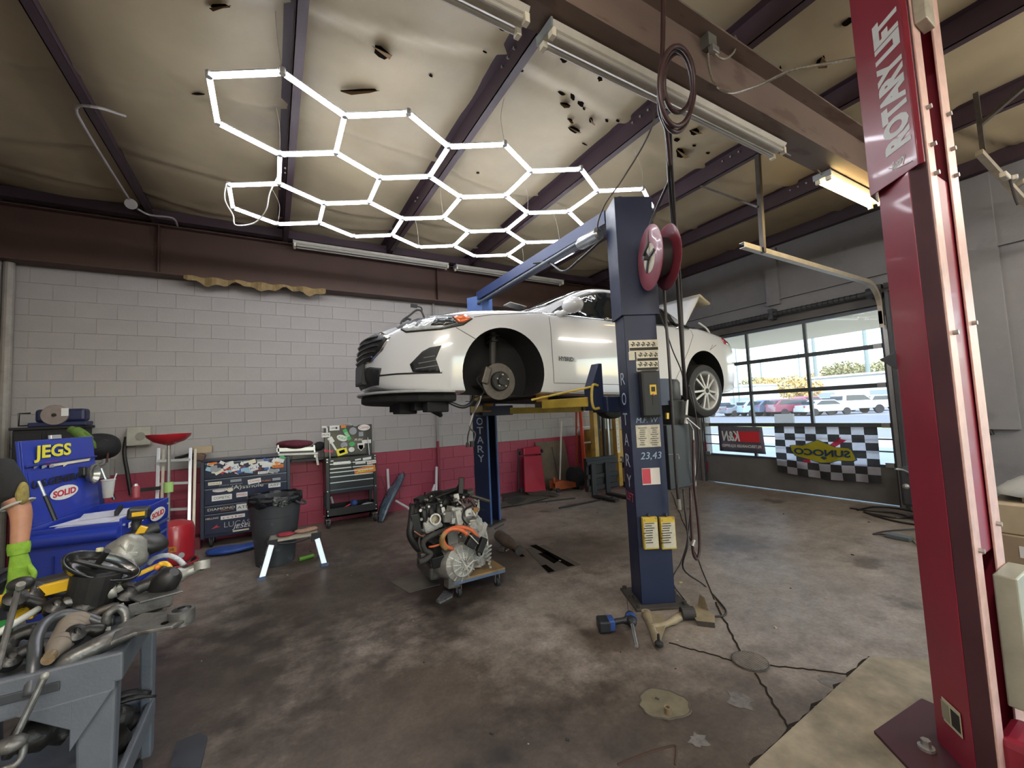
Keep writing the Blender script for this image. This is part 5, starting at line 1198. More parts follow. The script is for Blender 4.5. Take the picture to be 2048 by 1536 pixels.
# broken-out hollow with a pipe stub
hc = uz(1327, 1408); n = 22
pts = [(cos(2*pi*i/n)*.125*random.uniform(.88, 1.1), sin(2*pi*i/n)*.115*random.uniform(.88, 1.1)) for i in range(n)]
t = thing('floor_hollow', 'shallow chipped hollow in the floor holding a pipe stub', 'hollow', tuple(hc))
R2 = Mx.Rotation(-.5, 3, 'Z')
obj('hollow_bed', MB().prism(pts, hc+V((0, 0, .0005)), R2 @ XA, R2 @ YA, (0, 0, .003)), mat('dusty_tan_concrete', '655d49', .9, n=9, namt=.35), t)
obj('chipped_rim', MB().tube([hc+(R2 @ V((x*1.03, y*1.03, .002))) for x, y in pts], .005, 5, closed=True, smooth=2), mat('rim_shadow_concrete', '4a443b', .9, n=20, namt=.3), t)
ps = uz(1336, 1428); obj('pipe_stub', MB().lathe([(.018, 0), (.018, .035), (.011, .035), (.011, .0)], ps, n=16), mat('stub_brass', '8d7c62', .4, .5, n=20, namt=.3), t)
# lift pit covers / floor plates
def fplate(name, pxs, ma, h, lab, cat='plate'):
    P = [uz(*q) for q in pxs]; return single(name, MB().prism([(p.x, p.y) for p in P], (0, 0, .001), XA, YA, (0, 0, h)), ma, lab, cat)
pl_ = mat('oily_floor_plate', '4c4640', .4, .3, n=5, namt=.3); 
pit_ = fplate('pit_opening', [(1052, 1098), (1088, 1090), (1162, 1130), (1098, 1148)], mat('pit_edge', '564f48', .7, n=6, namt=.25), .003, 'rectangular inspection pit frame in the floor right of the engine', 'pit')
P = [uz(*q) for q in [(1060, 1092), (1072, 1090), (1150, 1132), (1136, 1134)]]; obj('slot', MB().prism([(p.x, p.y) for p in P], (0, 0, .0042), XA, YA, (0, 0, .001)), hole, pit_)
P = [uz(*q) for q in [(1076, 1108), (1094, 1104), (1118, 1122), (1108, 1128)]]; obj('slot', MB().prism([(p.x, p.y) for p in P], (0, 0, .0042), XA, YA, (0, 0, .001)), hole, pit_)
P = [uz(*q) for q in [(1082, 1132), (1092, 1130), (1110, 1143), (1097, 1146)]]; obj('slot', MB().prism([(p.x, p.y) for p in P], (0, 0, .0042), XA, YA, (0, 0, .001)), hole, pit_)
P = [uz(*q) for q in [(1022, 1099), (1030, 1098), (1050, 1113), (1042, 1114)]]; obj('slot', MB().prism([(p.x, p.y) for p in P], (0, 0, .0042), XA, YA, (0, 0, .001)), hole, pit_)
fplate('floor_mat', [(780, 1164), (848, 1146), (880, 1170), (818, 1186)], mat('worn_mat_grey', '5f5950', .8, n=7, namt=.25), .004, 'flat grey mat on the floor left of the engine dolly', 'mat')
fplate('silver_fragment', [(872, 1204), (888, 1184), (908, 1183), (905, 1195), (880, 1208)], mat('silver_foil', '8f9296', .3, .5, n=30, namt=.4), .012, 'small silver fragment on the floor in front of the dolly', 'scrap')
fplate('blue_plastic_strip', [(352, 1492), (398, 1474), (415, 1480), (400, 1545), (340, 1545)], mat('slate_plastic', '33363d', .4, n=5, namt=.3), .02, 'slate grey plastic panel on the floor beside the grey cart', 'panel')
for px, py, s, lab in ((1660, 1364, .07, 'pale dried splash on the floor near the pale patch'), (1480, 1400, .09, 'faint pale smear on the floor below the drain'), (1396, 1482, .06, 'thin scribbled scrape on the floor at the bottom')):
    c_ = uz(px, py, .0008); n = 14
    b = MB().prism([(cos(2*pi*i/n)*s*random.uniform(.4, 1.1), sin(2*pi*i/n)*s*random.uniform(.4, 1.1)) for i in range(n)], c_, XA, YA, (0, 0, .0012))
    obj('pale_stain', b, mat('pale_residue', '66615e', .9, n=30, namt=.4), floor)
b = MB().tube([uz(1235, 1530, .001), uz(1290, 1508, .001), uz(1345, 1492, .001), uz(1352, 1500, .001), uz(1350, 1530, .001)], .006, 5, smooth=4); obj('rust_stain', b, mat('rust_brown_stain', '3d2a20', .9), floor)
for k in range(46):
    x, y = random.uniform(-.5, 7), random.uniform(.9, 6.6); s = random.uniform(.004, .014)
    obj('floor_crumb', MB().box((x, y, s*.3), (s*1.8, s, s*.6), Mx.Rotation(random.random()*3, 3, 'Z')), [mat('crumb_pale', 'a59c88', .8), mat('crumb_dark', '35302b', .8)][k % 2], floor)
p = uz(1361, 1165, .0); single('paper_scrap', MB().prism([(-.02, -.01), (.015, -.015), (.025, .008), (0, .018)], p, XA, YA, (0, 0, .004)), mat('scrap_yellow', 'b9ad6a', .7), 'tiny pale yellow scrap on the floor right of the blue post', 'scrap')
# ---- tools at the foot of the near post
iw = thing('impact_wrench', 'blue cordless impact wrench with chrome socket on the floor before the blue post', 'impact wrench', tuple(uz(1240, 1255)))
bl_ = mat('tool_blue', '2b4684', .45, n=12, namt=.2); bk = mat('tool_black', '1b1c1f', .5, n=12, namt=.2)
A0, A1, A2 = uz(1207, 1248, .045), uz(1262, 1240, .06), uz(1273, 1288, .035)
obj('battery', MB().box(A0, (.085, .115, .08), Mx.Rotation(-.5, 3, 'Z')), bk, iw, bevel=.012)
obj('battery_top', MB().box(A0.lerp(A1, .25), (.05, .10, .075), Mx.Rotation(-.5, 3, 'Z')), bl_, iw, bevel=.01)
obj('grip', MB().tube([A0.lerp(A1, .2), A0.lerp(A1, .6)+V((0, 0, .005)), A1], [.024, .02, .028], 12, smooth=4), bk, iw, smooth='all')
dd = (A2-A1); dd.z = 0; dd.normalize()
obj('motor_housing', MB().lathe([(0, -.07), (.036, -.065), (.04, -.02), (.036, .03), (.030, .05), (.018, .065), (0, .066)], A1, dd, 18), bk, iw, smooth=True)
obj('blue_band', MB().lathe([(.042, -.035), (.043, -.01), (.040, .01)], A1, dd, 18), bl_, iw, smooth=True)
obj('socket', MB().cyl(A1+dd*.06, A2-V((0, 0, .012)), .013, n=14), mat('chrome_socket', 'c9c9c9', .2, .9), iw)
obj('antenna_rod', MB().cyl(A1+V((0, .02, .02)), uz(1254, 1200, .10), .0035, n=6), dk, iw)
ca = thing('control_arm', 'tan cast suspension control arm with rubber bushing on the floor before the blue post', 'car part', tuple(uz(1310, 1250)))
cast = mat('tan_dirty_casting', '8d8066', .6, .2, n=12, namt=.3, bump=.2)
K = [uz(px, py, .03) for px, py in ((1292, 1228), (1318, 1290), (1332, 1248), (1362, 1232))]
b = MB(); b.tube([K[0], K[0].lerp(K[1], .5)+V((.0, 0, -.005)), K[1]], [.032, .026, .03], 10, smooth=4); obj('arm', b, cast, ca, smooth='all')
obj('arm', MB().tube([K[0].lerp(K[1], .45), K[2], K[3]], [.024, .022, .03], 10, smooth=4), cast, ca, smooth='all')
obj('arm_web', MB().prism([(p.x, p.y) for p in (K[0], K[1], K[2], K[0].lerp(K[3], .5))], (0, 0, .02), XA, YA, (0, 0, .014)), cast, ca)
obj('bushing_eye', MB().lathe([(.012, 0), (.012, .045), (.032, .045), (.032, 0)], K[0]+V((0, 0, -.02)), n=20), cast, ca, smooth=True)
obj('rubber_bushing', MB().cyl(K[3]+V((0, 0, .02)), K[3]+V((.085, -.05, .02)), .045, n=20), mat('worn_rubber', '2e2b29', .7, n=16, namt=.3), ca, bevel=.006)
obj('ball_joint', MB().lathe([(.028, 0), (.028, .02), (.018, .03), (.010, .034), (.008, .075), (0, .076)], K[1]+V((0, 0, -.005)), n=16), gun, ca, smooth=True)
bk2 = thing('subframe_bracket', 'tan sheet metal bracket lying right of the control arm', 'car part', tuple(uz(1410, 1248)))
Q = [uz(px, py, 0) for px, py in ((1385, 1240), (1395, 1252), (1430, 1256), (1430, 1240), (1405, 1222), (1392, 1216))]
obj('bracket_plate', MB().prism([(p.x, p.y) for p in Q], (0, 0, .03), XA, YA, (0, 0, .006)), cast, bk2, bevel=.002)
obj('bracket_side', MB().bar(Q[1]+V((0, 0, .018)), Q[2]+V((0, 0, .018)), .004, .036), rust, bk2)
obj('bracket_ear', MB().prism([(0, 0), (.10, 0), (.07, .09), (.03, .10)], Q[5]+V((-.02, -.03, .03)), (Q[4]-Q[5]).normalized(), ZA, V((.005, .005, 0))), cast, bk2)
# pipes and bars on the floor under the car
for lab, a, c, r_ in (('long rusty bar on the floor under the car behind the far post', (1010, 1012), (1150, 996), .012), ('second dark bar on the floor toward the forklift', (1118, 1016), (1225, 995), .014)):
    single('steel_bar', MB().cyl(uz(*a, z=r_), uz(*c, z=r_), r_, n=8), MC['dark_cast_metal'], lab, 'bar')
t = thing('floor_scrap_panel', 'pile of dark trim panels lying on the floor against the red wall', 'car part', tuple(uz(1040, 1000)))
for k, pp in enumerate(([(1003, 985), (1050, 980), (1075, 990), (1060, 1003), (1005, 1010)], [(1010, 1000), (1070, 992), (1100, 997), (1040, 1012), (1000, 1018)], [(1040, 978), (1100, 988), (1120, 996), (1060, 996)])):
    P = [uz(*q) for q in pp]; obj('trim_panel', MB().prism([(p.x, p.y) for p in P], (0, 0, .004+.02*k), XA, YA, (0, 0, .012)), mat(('dark_felt', 'olive_felt', 'brown_felt')[k], ('3a3733', '4a463a', '453e35')[k], .85, n=14, namt=.35), t, bevel=.003)
b = MB()
for k in range(7): b.bar(uz(1003+k*4, 1000+k*1.5, .05), uz(1035+k*3, 992+k*.8, .05), .01, .008)
obj('grille_slats', b, dk, t, kind='stuff')
# ================================================================ north wall: tool chests, stands
ntb = mat('navy_chest', '161d38', .35, n=5, namt=.15, coat=.2); blkc = mat('black_chest', '121315', .35, n=6, namt=.15, coat=.2)
alur = mat('aluminium_pull', 'c4c6c8', .3, .6); white_s = mat('sticker_white', 'd3d3d0', .5); cast_ = mat('caster_rubber', '1e1f22', .7)
SC = {k: mat('sticker_'+k, c, .5) for k, c in dict(red='b3303c', blue='3a5c9c', orange='cf7a34', green='3aa45a', grey='8b8f94', yellow='d9cf3e', sky='8fb5cc', black='1a1a1c', maroon='6b2636', cream='d6cfb8').items()}
SC['white'] = white_s
def sticker(par, o, ax, ay, w_, h_, bg, txt=None, tc='black', shape='rect', size=None, **k):
    ax, ay = V(ax).normalized(), V(ay).normalized(); n_ = ax.cross(ay)
    if bg: s_ = obj('sticker', plate(V(o)+n_*.0015, ax, ay, w_, h_, .0015, shape), SC[bg], par)
    else: s_ = par
    if txt: lettering(txt, V(o)+n_*.0035, ax, ay, size or h_*.62, SC[tc], s_ , width=w_*(.82 if bg else 1), off=.0, ext=.0005, **k)
    return s_
def caster(par, x, y, r_=.06, w_=.035, ang=0.):
    c_ = obj('caster', MB().cyl((x-w_/2*cos(ang), y-w_/2*sin(ang), r_), (x+w_/2*cos(ang), y+w_/2*sin(ang), r_), r_, n=20), cast_, par, bevel=.006)
    b = MB(); b.box((x, y, r_*2+.008), (.07, .07, .008))
    for s_ in (-1, 1): b.bar((x+s_*(w_/2+.006)*cos(ang), y+s_*(w_/2+.006)*sin(ang), r_), (x+s_*(w_/2+.006)*cos(ang), y+s_*(w_/2+.006)*sin(ang), r_*2+.01), .004, .035, up=(-sin(ang), cos(ang), 0))
    obj('caster_fork', b, steel, c_)
# ---- navy sticker chest
YC = 6.82
nt_ = thing('tool_chest', 'dark navy rolling tool chest covered with racing stickers behind the trash can', 'tool chest', (-.29, 7.02, 0))
obj('chest_body', MB().bx(-.80, .215, YC+.03, 7.26, .13, 1.12), ntb, nt_, bevel=.008)
obj('chest_rim', MB().bx(-.80, .215, YC+.0, 7.26, 1.12, 1.145), ntb, nt_, bevel=.006)
obj('side_post', MB().bx(.185, .225, YC, YC+.04, .13, 1.12), mat('chest_corner', '2a3040', .4), nt_, bevel=.004); obj('side_post', MB().bx(-.81, -.77, YC, YC+.04, .13, 1.12), MC['chest_corner'], nt_, bevel=.004)
def fz_(py, x=-.75): 
    c_ = [uy(408, py, YC).z]; return c_[0]
dz = [fz_(q) for q in (927, 960, 979, 1013, 1030, 1072)]
for a, c in zip(dz, dz[1:]):
    d_ = obj('drawer', MB().bx(-.765, .18, YC-.002, YC+.04, c+.006, a-.004), ntb, nt_, bevel=.004)
    obj('drawer_pull', MB().bx(-.765, .18, YC-.014, YC-.002, a-.014, a-.004), mat('dull_pull', '6c7684', .4, .5), d_)
for x in (-.70, .10): caster(nt_, x, 6.92, .065); caster(nt_, x, 7.18, .065)
P_ = lambda px, py: uy(px, py, YC-.003)
def st(px, py, wpx, hpx, bg, txt=None, tc='black', rot=0., par=nt_, yy=None, shape='rect', **k):
    Pn = (lambda a, b_: uy(a, b_, yy)) if yy else P_
    o = Pn(px, py); w_ = (Pn(px+wpx/2, py)-Pn(px-wpx/2, py)).length; h_ = abs(Pn(px, py-hpx/2).z-Pn(px, py+hpx/2).z)
    return sticker(par, o, (cos(rot), 0, sin(rot)), (-sin(rot), 0, cos(rot)), w_, h_, bg, txt, tc, shape, **k)
st(444, 995, 40, 11, 'white', 'COMETIC', 'black', .0); st(484, 989, 22, 9, 'white', 'MSD', 'red'); st(443, 1017, 54, 11, None, 'DIAMOND', 'cream'); st(455, 1020, 26, 4, None, 'Pistons', 'orange', shear=.3)
st(484, 1014, 22, 13, 'white', 'ATI', 'black'); st(424, 1037, 26, 8, None, 'MELLING', 'cream', shear=.2); st(466, 1033, 48, 7, 'white', 'mls', 'red'); st(475, 1046, 52, 15, None, 'LUCAS', 'grey', size=.10)
st(484, 1052, 38, 10, None, 'JESEL', 'white', size=.075, shear=.25); st(482, 1060, 32, 3, 'cream'); st(432, 1053, 18, 8, 'red', shape=[(-1, -1), (1, -.4), (.2, 0), (.4, 1), (-.2, .2)])
st(495, 973, 64, 12, None, '(A)sshole', 'cream', size=.075); st(440, 980, 30, 8, 'white', 'Comp', 'red', shape='oval'); st(460, 979, 12, 9, 'cream', shape='oval'); st(549, 970, 24, 9, 'white', 'ARP', 'maroon'); st(430, 967, 27, 6, 'cream', 'MAHLE', 'black')
st(472, 961, 22, 5, 'grey'); st(509, 962, 26, 9, 'white', 'Comp', 'red', .1); st(533, 961, 18, 7, None, 'TURBO', 'orange'); st(553, 958, 16, 5, 'grey'); st(462, 969, 46, 5, None, 'ENGINE BEARINGS', 'grey')
st(564, 917, 13, 12, 'green', None, shape='oval', yy=YC-.008); st(548, 941, 22, 5, 'sky'); st(526, 945, 20, 5, 'white', 'ford', 'blue')
random.seed(11)
for k in range(58):
    px = random.uniform(414, 562); py = random.uniform(923, 946)+(.06*(480-px)); 
    st(px, py, random.uniform(7, 19), random.uniform(4, 8), random.choice(['white', 'white', 'red', 'blue', 'orange', 'grey', 'cream', 'sky', 'maroon', 'white']), rot=random.uniform(-.6, .6), yy=YC-.004-.0004*k)
st(470, 935, 16, 14, 'white', 'K1', 'blue', .15, yy=YC-.033); st(507, 936, 17, 11, 'white', 'K1', 'blue', .25, yy=YC-.033); st(428, 937, 13, 12, 'grey', yy=YC-.032); st(556, 932, 22, 6, 'orange', 'arias', 'black', yy=YC-.033)
# things on the navy chest
t = thing('clamp_tool', 'dark clamp tool lying with a small carton on the left end of the navy chest', 'tool', tuple(uy(385, 915, 7.0)))
obj('clamp_bar', MB().tube([uy(350, 917, 7.0), uy(370, 912, 7.0), uy(392, 905, 7.0), uy(405, 915, 7.0)], .02, 8, smooth=4), gun, t); obj('clamp_jaw', MB().box(uy(398, 914, 7.0), (.14, .1, .10), Mx.Rotation(.3, 3, 'Y')), mat('brown_jaw', '5a4438', .6, n=14, namt=.4), t, bevel=.02)
single('small_carton', MB().box(uy(405, 899, 7.05), (.22, .14, .09)), cardt, 'small brown carton resting on the clamp tool at the navy chest', 'box', bevel=.004)
t = thing('work_shelf', 'aluminium shelf bracket rack mounted between the two tool chests', 'shelf', tuple(uy(600, 905, 7.0)))
obj('top_rail', MB().bar(uy(553, 900, 6.95), uy(630, 897, 6.95), .03, .05), alur, t); obj('tray', MB().bar(uy(556, 908, 7.02), uy(634, 905, 7.02), .42, .03), steel, t, bevel=.004)
for px in (556, 628): obj('upright', MB().bar(uy(px, 890, 6.95), uy(px+2, 915, 6.95), .03, .02), alur, t)
obj('support_leg', MB().bar(uy(632, 908, 7.1), uy(636, 930, 7.1), .03, .03), steel, t); obj('wall_bracket', MB().bx(.25, .70, 7.1, 7.29, 1.0, 1.03), dk, t)
def lump(c, r_, sc, seed=0, n=20, m=14, a=.18):
    random.seed(seed); ph = [random.uniform(0, 6) for _ in range(6)]; b = MB().sph(c, r_, n, m, sc)
    c = V(c)
    for i, p in enumerate(b.v):
        d = p-c; q = 1+a*(sin(d.x*31/r_*.1+ph[0])*sin(d.y*27/r_*.1+ph[1])+.6*sin(d.z*40/r_*.1+d.x*22/r_*.1+ph[2]))
        b.v[i] = c+d*q
    return b
single('shop_rag', lump(uy(592, 888, 7.0), .22, (1.1, .7, .28), 3), mat('maroon_cloth', '5c2230', .95, n=12, namt=.4, bump=.6), 'crumpled maroon rag on the aluminium shelf', 'rag', smooth='all')
single('cloth_hat', lump(uy(635, 893, 7.1), .12, (.9, .8, .5), 5), mat('black_cloth', '1b1a1c', .95), 'black cloth cap at the right end of the aluminium shelf', 'cap', smooth='all')
# ---- black service cart with open sticker lid
YA_ = 6.80; AX0, AX1 = .69, 1.42
ac = thing('service_cart', 'black service cart with silver pulls, an open sticker-covered lid and an orange front plate', 'tool cart', (1.05, 7.0, 0))
obj('cabinet', MB().bx(AX0, AX1, YA_+.02, 7.24, .50, 1.03), blkc, ac, bevel=.006)
for x in (AX0+.025, AX1-.025):
    for y in (YA_+.025, 7.2): obj('leg', MB().bx(x-.025, x+.025, y-.022, y+.022, .14, 1.03), blkc, ac, bevel=.004)
obj('lower_tray', MB().bx(AX0, AX1, YA_, 7.24, .16, .185).bx(AX0, AX1, YA_, YA_+.012, .16, .29).bx(AX0, AX1, 7.22, 7.24, .16, .29).bx(AX0, AX0+.012, YA_, 7.24, .16, .29).bx(AX1-.012, AX1, YA_, 7.24, .16, .29), blkc, ac)
az = lambda py: uy(745, py, YA_).z
zz = [1.035, .955, .885, .83, .765, .68, .52]
for i, (a, c) in enumerate(zip(zz[1:], zz[2:])):
    if i < 2:
        for x0, x1 in ((AX0+.055, (AX0+AX1)/2-.008), ((AX0+AX1)/2+.008, AX1-.055)):
            d_ = obj('drawer', MB().bx(x0, x1, YA_, YA_+.03, c+.004, a-.003), blkc, ac, bevel=.003); obj('drawer_pull', MB().bx(x0, x1, YA_-.016, YA_, a-.016, a-.003), alur, d_)
    else:
        x0, x1 = AX0+.055, AX1-.055
        d_ = obj('drawer', MB().bx(x0, x1, YA_, YA_+.03, c+.004, a-.003), blkc, ac, bevel=.003); obj('drawer_pull', MB().bx(x0, x1, YA_-.016, YA_, a-.016, a-.003), alur, d_)
obj('bottom_rail', MB().bx(AX0+.05, AX1-.05, YA_-.01, YA_, .555, .565), mat('dull_pull', '6c7684', .4, .5), ac)
b = MB()
for x in (AX0+.02, AX1-.02):
    for z in (1.02, .98, .55, .26, .2): b.cyl((x, YA_-.006, z), (x, YA_+.002, z), .010, n=8)
obj('corner_bolts', b, alur, ac, kind='stuff')
for x in (AX0+.03, AX1-.03): caster(ac, x, 6.86, .06); caster(ac, x, 7.18, .06)
ld = obj('lid', MB().bx(AX0-.0, AX1-.02, 6.98, 7.01, 1.04, 1.51), blkc, ac, bevel=.006)
obj('lid_handle', MB().tube([V((.98, 6.97, 1.505)), V((.98, 6.97, 1.535)), V((1.08, 6.97, 1.535)), V((1.08, 6.97, 1.505))], .007, 6), alur, ld)
for x in (AX0+.07, AX1-.09): obj('gas_strut', MB().cyl((x, 6.97, 1.30), (x+.0, 6.86, 1.02), .007, n=8), alur, ac)
LS = lambda px, py, w_, h_, bg, *a_, **k: st(px, py, w_, h_, bg, *a_, par=ld, yy=6.978, **k)
LS(669, 856, 20, 10, 'white', '4', 'black'); LS(652, 870, 17, 9, 'white', 'MSTR', 'black'); LS(694, 869, 8, 24, 'green', 'DEAL', 'white', .45); LS(728, 855, 24, 12, 'white', 'Comp', 'red', shape='oval'); LS(706, 862, 15, 15, 'grey', shape='oval'); LS(722, 868, 9, 9, 'grey')
LS(711, 850, 11, 5, 'grey', shape='oval'); LS(687, 853, 10, 6, 'orange'); LS(684, 876, 22, 12, 'white', 'ARP', 'green', -.4, shape='oval'); LS(718, 879, 18, 7, None, 'RBL', 'white', size=.05, shear=.2); LS(733, 883, 18, 7, 'white'); LS(704, 888, 12, 9, 'green', shape='oval'); LS(688, 890, 14, 12, 'grey', shape='oval')
LS(684, 903, 21, 14, 'yellow', None, 'black', .25); LS(684, 903, 11, 6, 'black', None, 'black', .25); LS(703, 899, 12, 10, 'white', shape='oval'); LS(722, 894, 14, 15, 'white', None, shape=[(-1, 1), (1, 1), (.9, -.2), (0, -1), (-.9, -.2)]); LS(722, 895, 10, 10, 'maroon', shape=[(-1, 1), (1, 1), (.9, -.2), (0, -1), (-.9, -.2)])
LS(657, 902, 18, 5, 'red', None, 'black', -.2); LS(668, 893, 4, 16, 'white', None, 'black', .5); LS(649, 854, 10, 4, 'white', None, 'black', -.1); LS(654, 860, 3, 10, 'white'); LS(662, 880, 10, 12, 'white', None, 'black', .5); LS(672, 869, 14, 6, 'red', None, 'b', .3) if False else None
FS = lambda *a_, **k: st(*a_, par=ac, yy=YA_-.004, **k)
obj('front_band', MB().bx(AX0+.05, AX1-.05, YA_+.0, YA_+.03, .96, 1.03), blkc, ac)
FS(684, 926, 34, 6, 'white'); FS(721, 925, 20, 5, 'white'); FS(743, 924, 18, 7, 'white', 'Edel', 'red', .1); FS(734, 917, 17, 5, 'white', None, 'black', .1); FS(716, 919, 12, 3, 'white', None, 'black', .1); FS(664, 922, 6, 2, 'white')
ae = FS(730, 940, 42, 13, 'orange', 'AERO', 'yellow', .12, size=.05, bold=.03, shear=.2)
# tools in the lower tray
for i, (px, py, r_, sc, ma, lab) in enumerate(((708, 1006, .055, (1, 1, 1), mat('tool_blue', '2b4684', .45), 'round blue canister in the lower tray of the black cart'), (735, 1008, .06, (1.5, .8, .5), alur, 'silver air tool in the lower tray of the black cart'), (722, 1014, .07, (1.4, .9, .4), mat('brown_tool', '5b4030', .6), 'brown tool between canister and air tool in the lower tray'), (698, 1016, .05, (1.3, 1, .4), mat('brass', 'b59a45', .35, .8), 'small brass fitting at the left of the blue canister'))):
    single('hand_tool', MB().sph(uy(px, py, 6.95), r_, 14, 10, sc), ma, lab, 'tool', smooth='all')
single('red_pry_bar', MB().cyl(uy(684, 1018, 6.95), uy(703, 1007, 6.95), .012, n=8), SC['red'], 'red handled bar leaning in the lower tray of the black cart', 'tool')
# ---- trash can with liner
tc_ = thing('trash_can', 'large round dark grey trash can with a black bag liner', 'trash can', (.03, 5.68, 0))
gcan = mat('dark_grey_can', '393b40', .5, n=4, namt=.3, spots=(9, .62, '6a6d72', .5))
obj('can_body', MB().lathe([(.0, 0), (.195, 0), (.20, .02), (.235, .52), (.255, .54), (.262, .62), (.272, .72), (.285, .73), (.285, .75), (.262, .75), (.25, .5), (.19, .04), (0, .04)], (.03, 5.68, 0), n=36), gcan, tc_, smooth=True)
random.seed(5); b = MB(); n = 48
rr = [(.262, .60), (.270, .68), (.292, .755), (.300, .735), (.293, .69)]
b.grid(n, 6, lambda u, v: V((.03+cos(2*pi*u)*(q := (.245 if v < .1 else .262+.03*min(v, .6)))*(1+.03*sin(u*70)*(v > .3)), 5.68+sin(2*pi*u)*q*(1+.03*sin(u*70)*(v > .3)), [.60, .70, .775, .770, .72, .67][int(v*5+.5)]+.015*sin(u*50+v*3)*(v > .5))))
obj('bag_liner', b, mat('black_bin_bag', '0e0f10', .22, bump=.6, bscale=40), tc_, smooth='all')
obj('can_handle', MB().tube([V((.24, 5.48, .69)), V((.30, 5.44, .66)), V((.34, 5.50, .66)), V((.30, 5.56, .69))], .012, 7, smooth=4), gcan, tc_)
# ---- folded work platform
wp = thing('work_platform', 'small folding aluminium work platform in front of the trash can', 'step', (.2, 5.35, 0))
tp = mat('dusty_tread', 'a59f90', .55, .3, n=16, namt=.3); bl2 = mat('black_hinge', '232325', .5, .3)
T = [uz(545, 1078, .34), uz(628, 1068, .34)]; L = [uz(527, 1153), uz(645, 1128), uz(545, 1128) + V((0, .1, 0)), uz(640, 1113)+V((0, .25, 0))]
c0_, c1_ = V((.02, 5.28, .34)), V((.40, 5.30, .34))
obj('platform_deck', MB().bx(-.02, .44, 5.22, 5.46, .33, .355), tp, wp, bevel=.004)
for a, c in (((.00, 5.24, .34), (-.10, 5.13, 0)), ((.42, 5.24, .34), (.50, 5.17, 0)), ((.00, 5.44, .34), (-.08, 5.56, 0)), ((.42, 5.44, .34), (.50, 5.54, 0))):
    lg_ = obj('leg', MB().bar(a, c, .055, .022, up=(0, 1, 0)), alur, wp, bevel=.003); obj('foot', MB().box((c[0], c[1], .015), (.075, .045, .03)), mat('blue_grey_foot', '4b5a78', .6), lg_)
for x in (.0, .42): obj('hinge_plate', MB().box((x, 5.225, .315), (.10, .012, .09)), bl2, wp, bevel=.004)
obj('side_brace', MB().tube([V((.06, 5.215, .31)), V((.21, 5.213, .295)), V((.36, 5.215, .32))], .010, 6, smooth=3), bl2, wp)
single('red_shop_rag', lump((.12, 5.34, .37), .08, (1.3, .8, .25), 9), mat('red_cloth', '8e2a34', .9, n=20, namt=.4), 'red rag on the left of the small work platform', 'rag', smooth='all')
single('tan_glove', lump((.34, 5.36, .375), .09, (1.2, .7, .3), 12), mat('tan_cloth', '9b7a66', .9, n=20, namt=.4), 'tan and red work glove on the right of the small work platform', 'glove', smooth='all')
single('green_flashlight', MB().cyl(uz(598, 1119, .022), uz(627, 1111, .022), .022, n=14), mat('tool_green', '57892d', .45), 'short green cylindrical flashlight on the floor behind the platform leg', 'flashlight')
single('blue_tarp', lump(uz(472, 1096, .05), .24, (1.1, .55, .20), 21, 26, 14), mat('blue_tarp', '24468f', .45, n=8, namt=.35, bump=.4), 'crumpled blue tarp on the floor under the navy chest', 'tarp', smooth='all')
# ---- leaning things along the red band
pvc = mat('white_pvc', 'c9c2c6', .4)
for lab, a, c, r_, nm in (('white tube standing against the red wall right of the black cart', (779, 1012, 7.1), (775, 938, 7.26), .022, 'plastic_tube'), ('white tube slanting to the floor right of the dark trim', (792, 1002, 7.0), (818, 1017, 6.7), .020, 'plastic_tube'),
                      ('white tube standing against the red wall above the engine', (872, 1006, 7.05), (873, 934, 7.26), .024, 'plastic_tube'), ('shorter white tube beside the one above the engine', (858, 1003, 7.0), (870, 970, 7.15), .026, 'plastic_tube'),
                      ('pale tube leaning inside the left leg of the black cart', (669, 1020, 7.27), (662, 993, 7.28), .018, 'plastic_tube')):
    A0_, B0_ = uy(*a), uy(*c); single(nm, MB().cyl(A0_, B0_, r_, n=12), pvc, lab, 'tube')
b = MB(); sp1 = [uy(762, 1040, 6.75), uy(772, 1010, 6.9), uy(786, 980, 7.05), uy(798, 958, 7.18), uy(802, 945, 7.24)]
sp1 = spline(sp1, 6); W2 = [.05, .12, .17, .16, .08]
def trimp(u, v):
    p = sp1[min(len(sp1)-1, int(u*(len(sp1)-1)+.5))]; w_ = .15*(sin(pi*(.12+.8*u)))
    return p+V((.9*w_*(v-.5)*2, -.10*sin(pi*v), .45*w_*(v-.5)*2))
b.grid(26, 8, trimp)
single('bumper_trim', b, mat('slate_trim', '4b5964', .25, n=5, namt=.3, coat=.3), 'long slate grey curved plastic trim leaning right of the black cart', 'car part', smooth='all', solid=.008)
single('thin_rod', MB().cyl(uy(784, 1018, 6.8), uy(761, 952, 7.2), .004, n=6), gun, 'thin dark rod leaning across the slate grey trim', 'rod')
# wall box + conduit at the left
t = thing('electrical_box', 'pale electrical box with dark conduit on the wall behind the oil drain funnel', 'electrical box', (-1.6, 7.2, 1.5))
p = uy(281, 872, 7.25); obj('box_body', MB().box(p+V((0, -.04, 0)), (.24, .12, .24)), mat('box_cream', 'a09e92', .5, n=8, namt=.2), t, bevel=.01)
obj('box_dial', MB().cyl(p+V((.02, -.11, 0)), p+V((.02, -.10, 0)), .05, n=16), mat('dial_grey', '7f7d72', .5), t)
obj('dark_conduit', MB().tube([p+V((-.13, -.05, .0)), p+V((-.15, -.04, -.2)), p+V((-.12, -.03, -.45)), p+V((-.08, -.03, -.75))], .022, 8, smooth=5), bh, t)
single('wall_plate', MB().box(uy(205, 935, 7.28), (.14, .03, .28)), mat('plate_white', '9b9891', .5), 'small white wall plate above the blue cart', 'wall plate', bevel=.004)
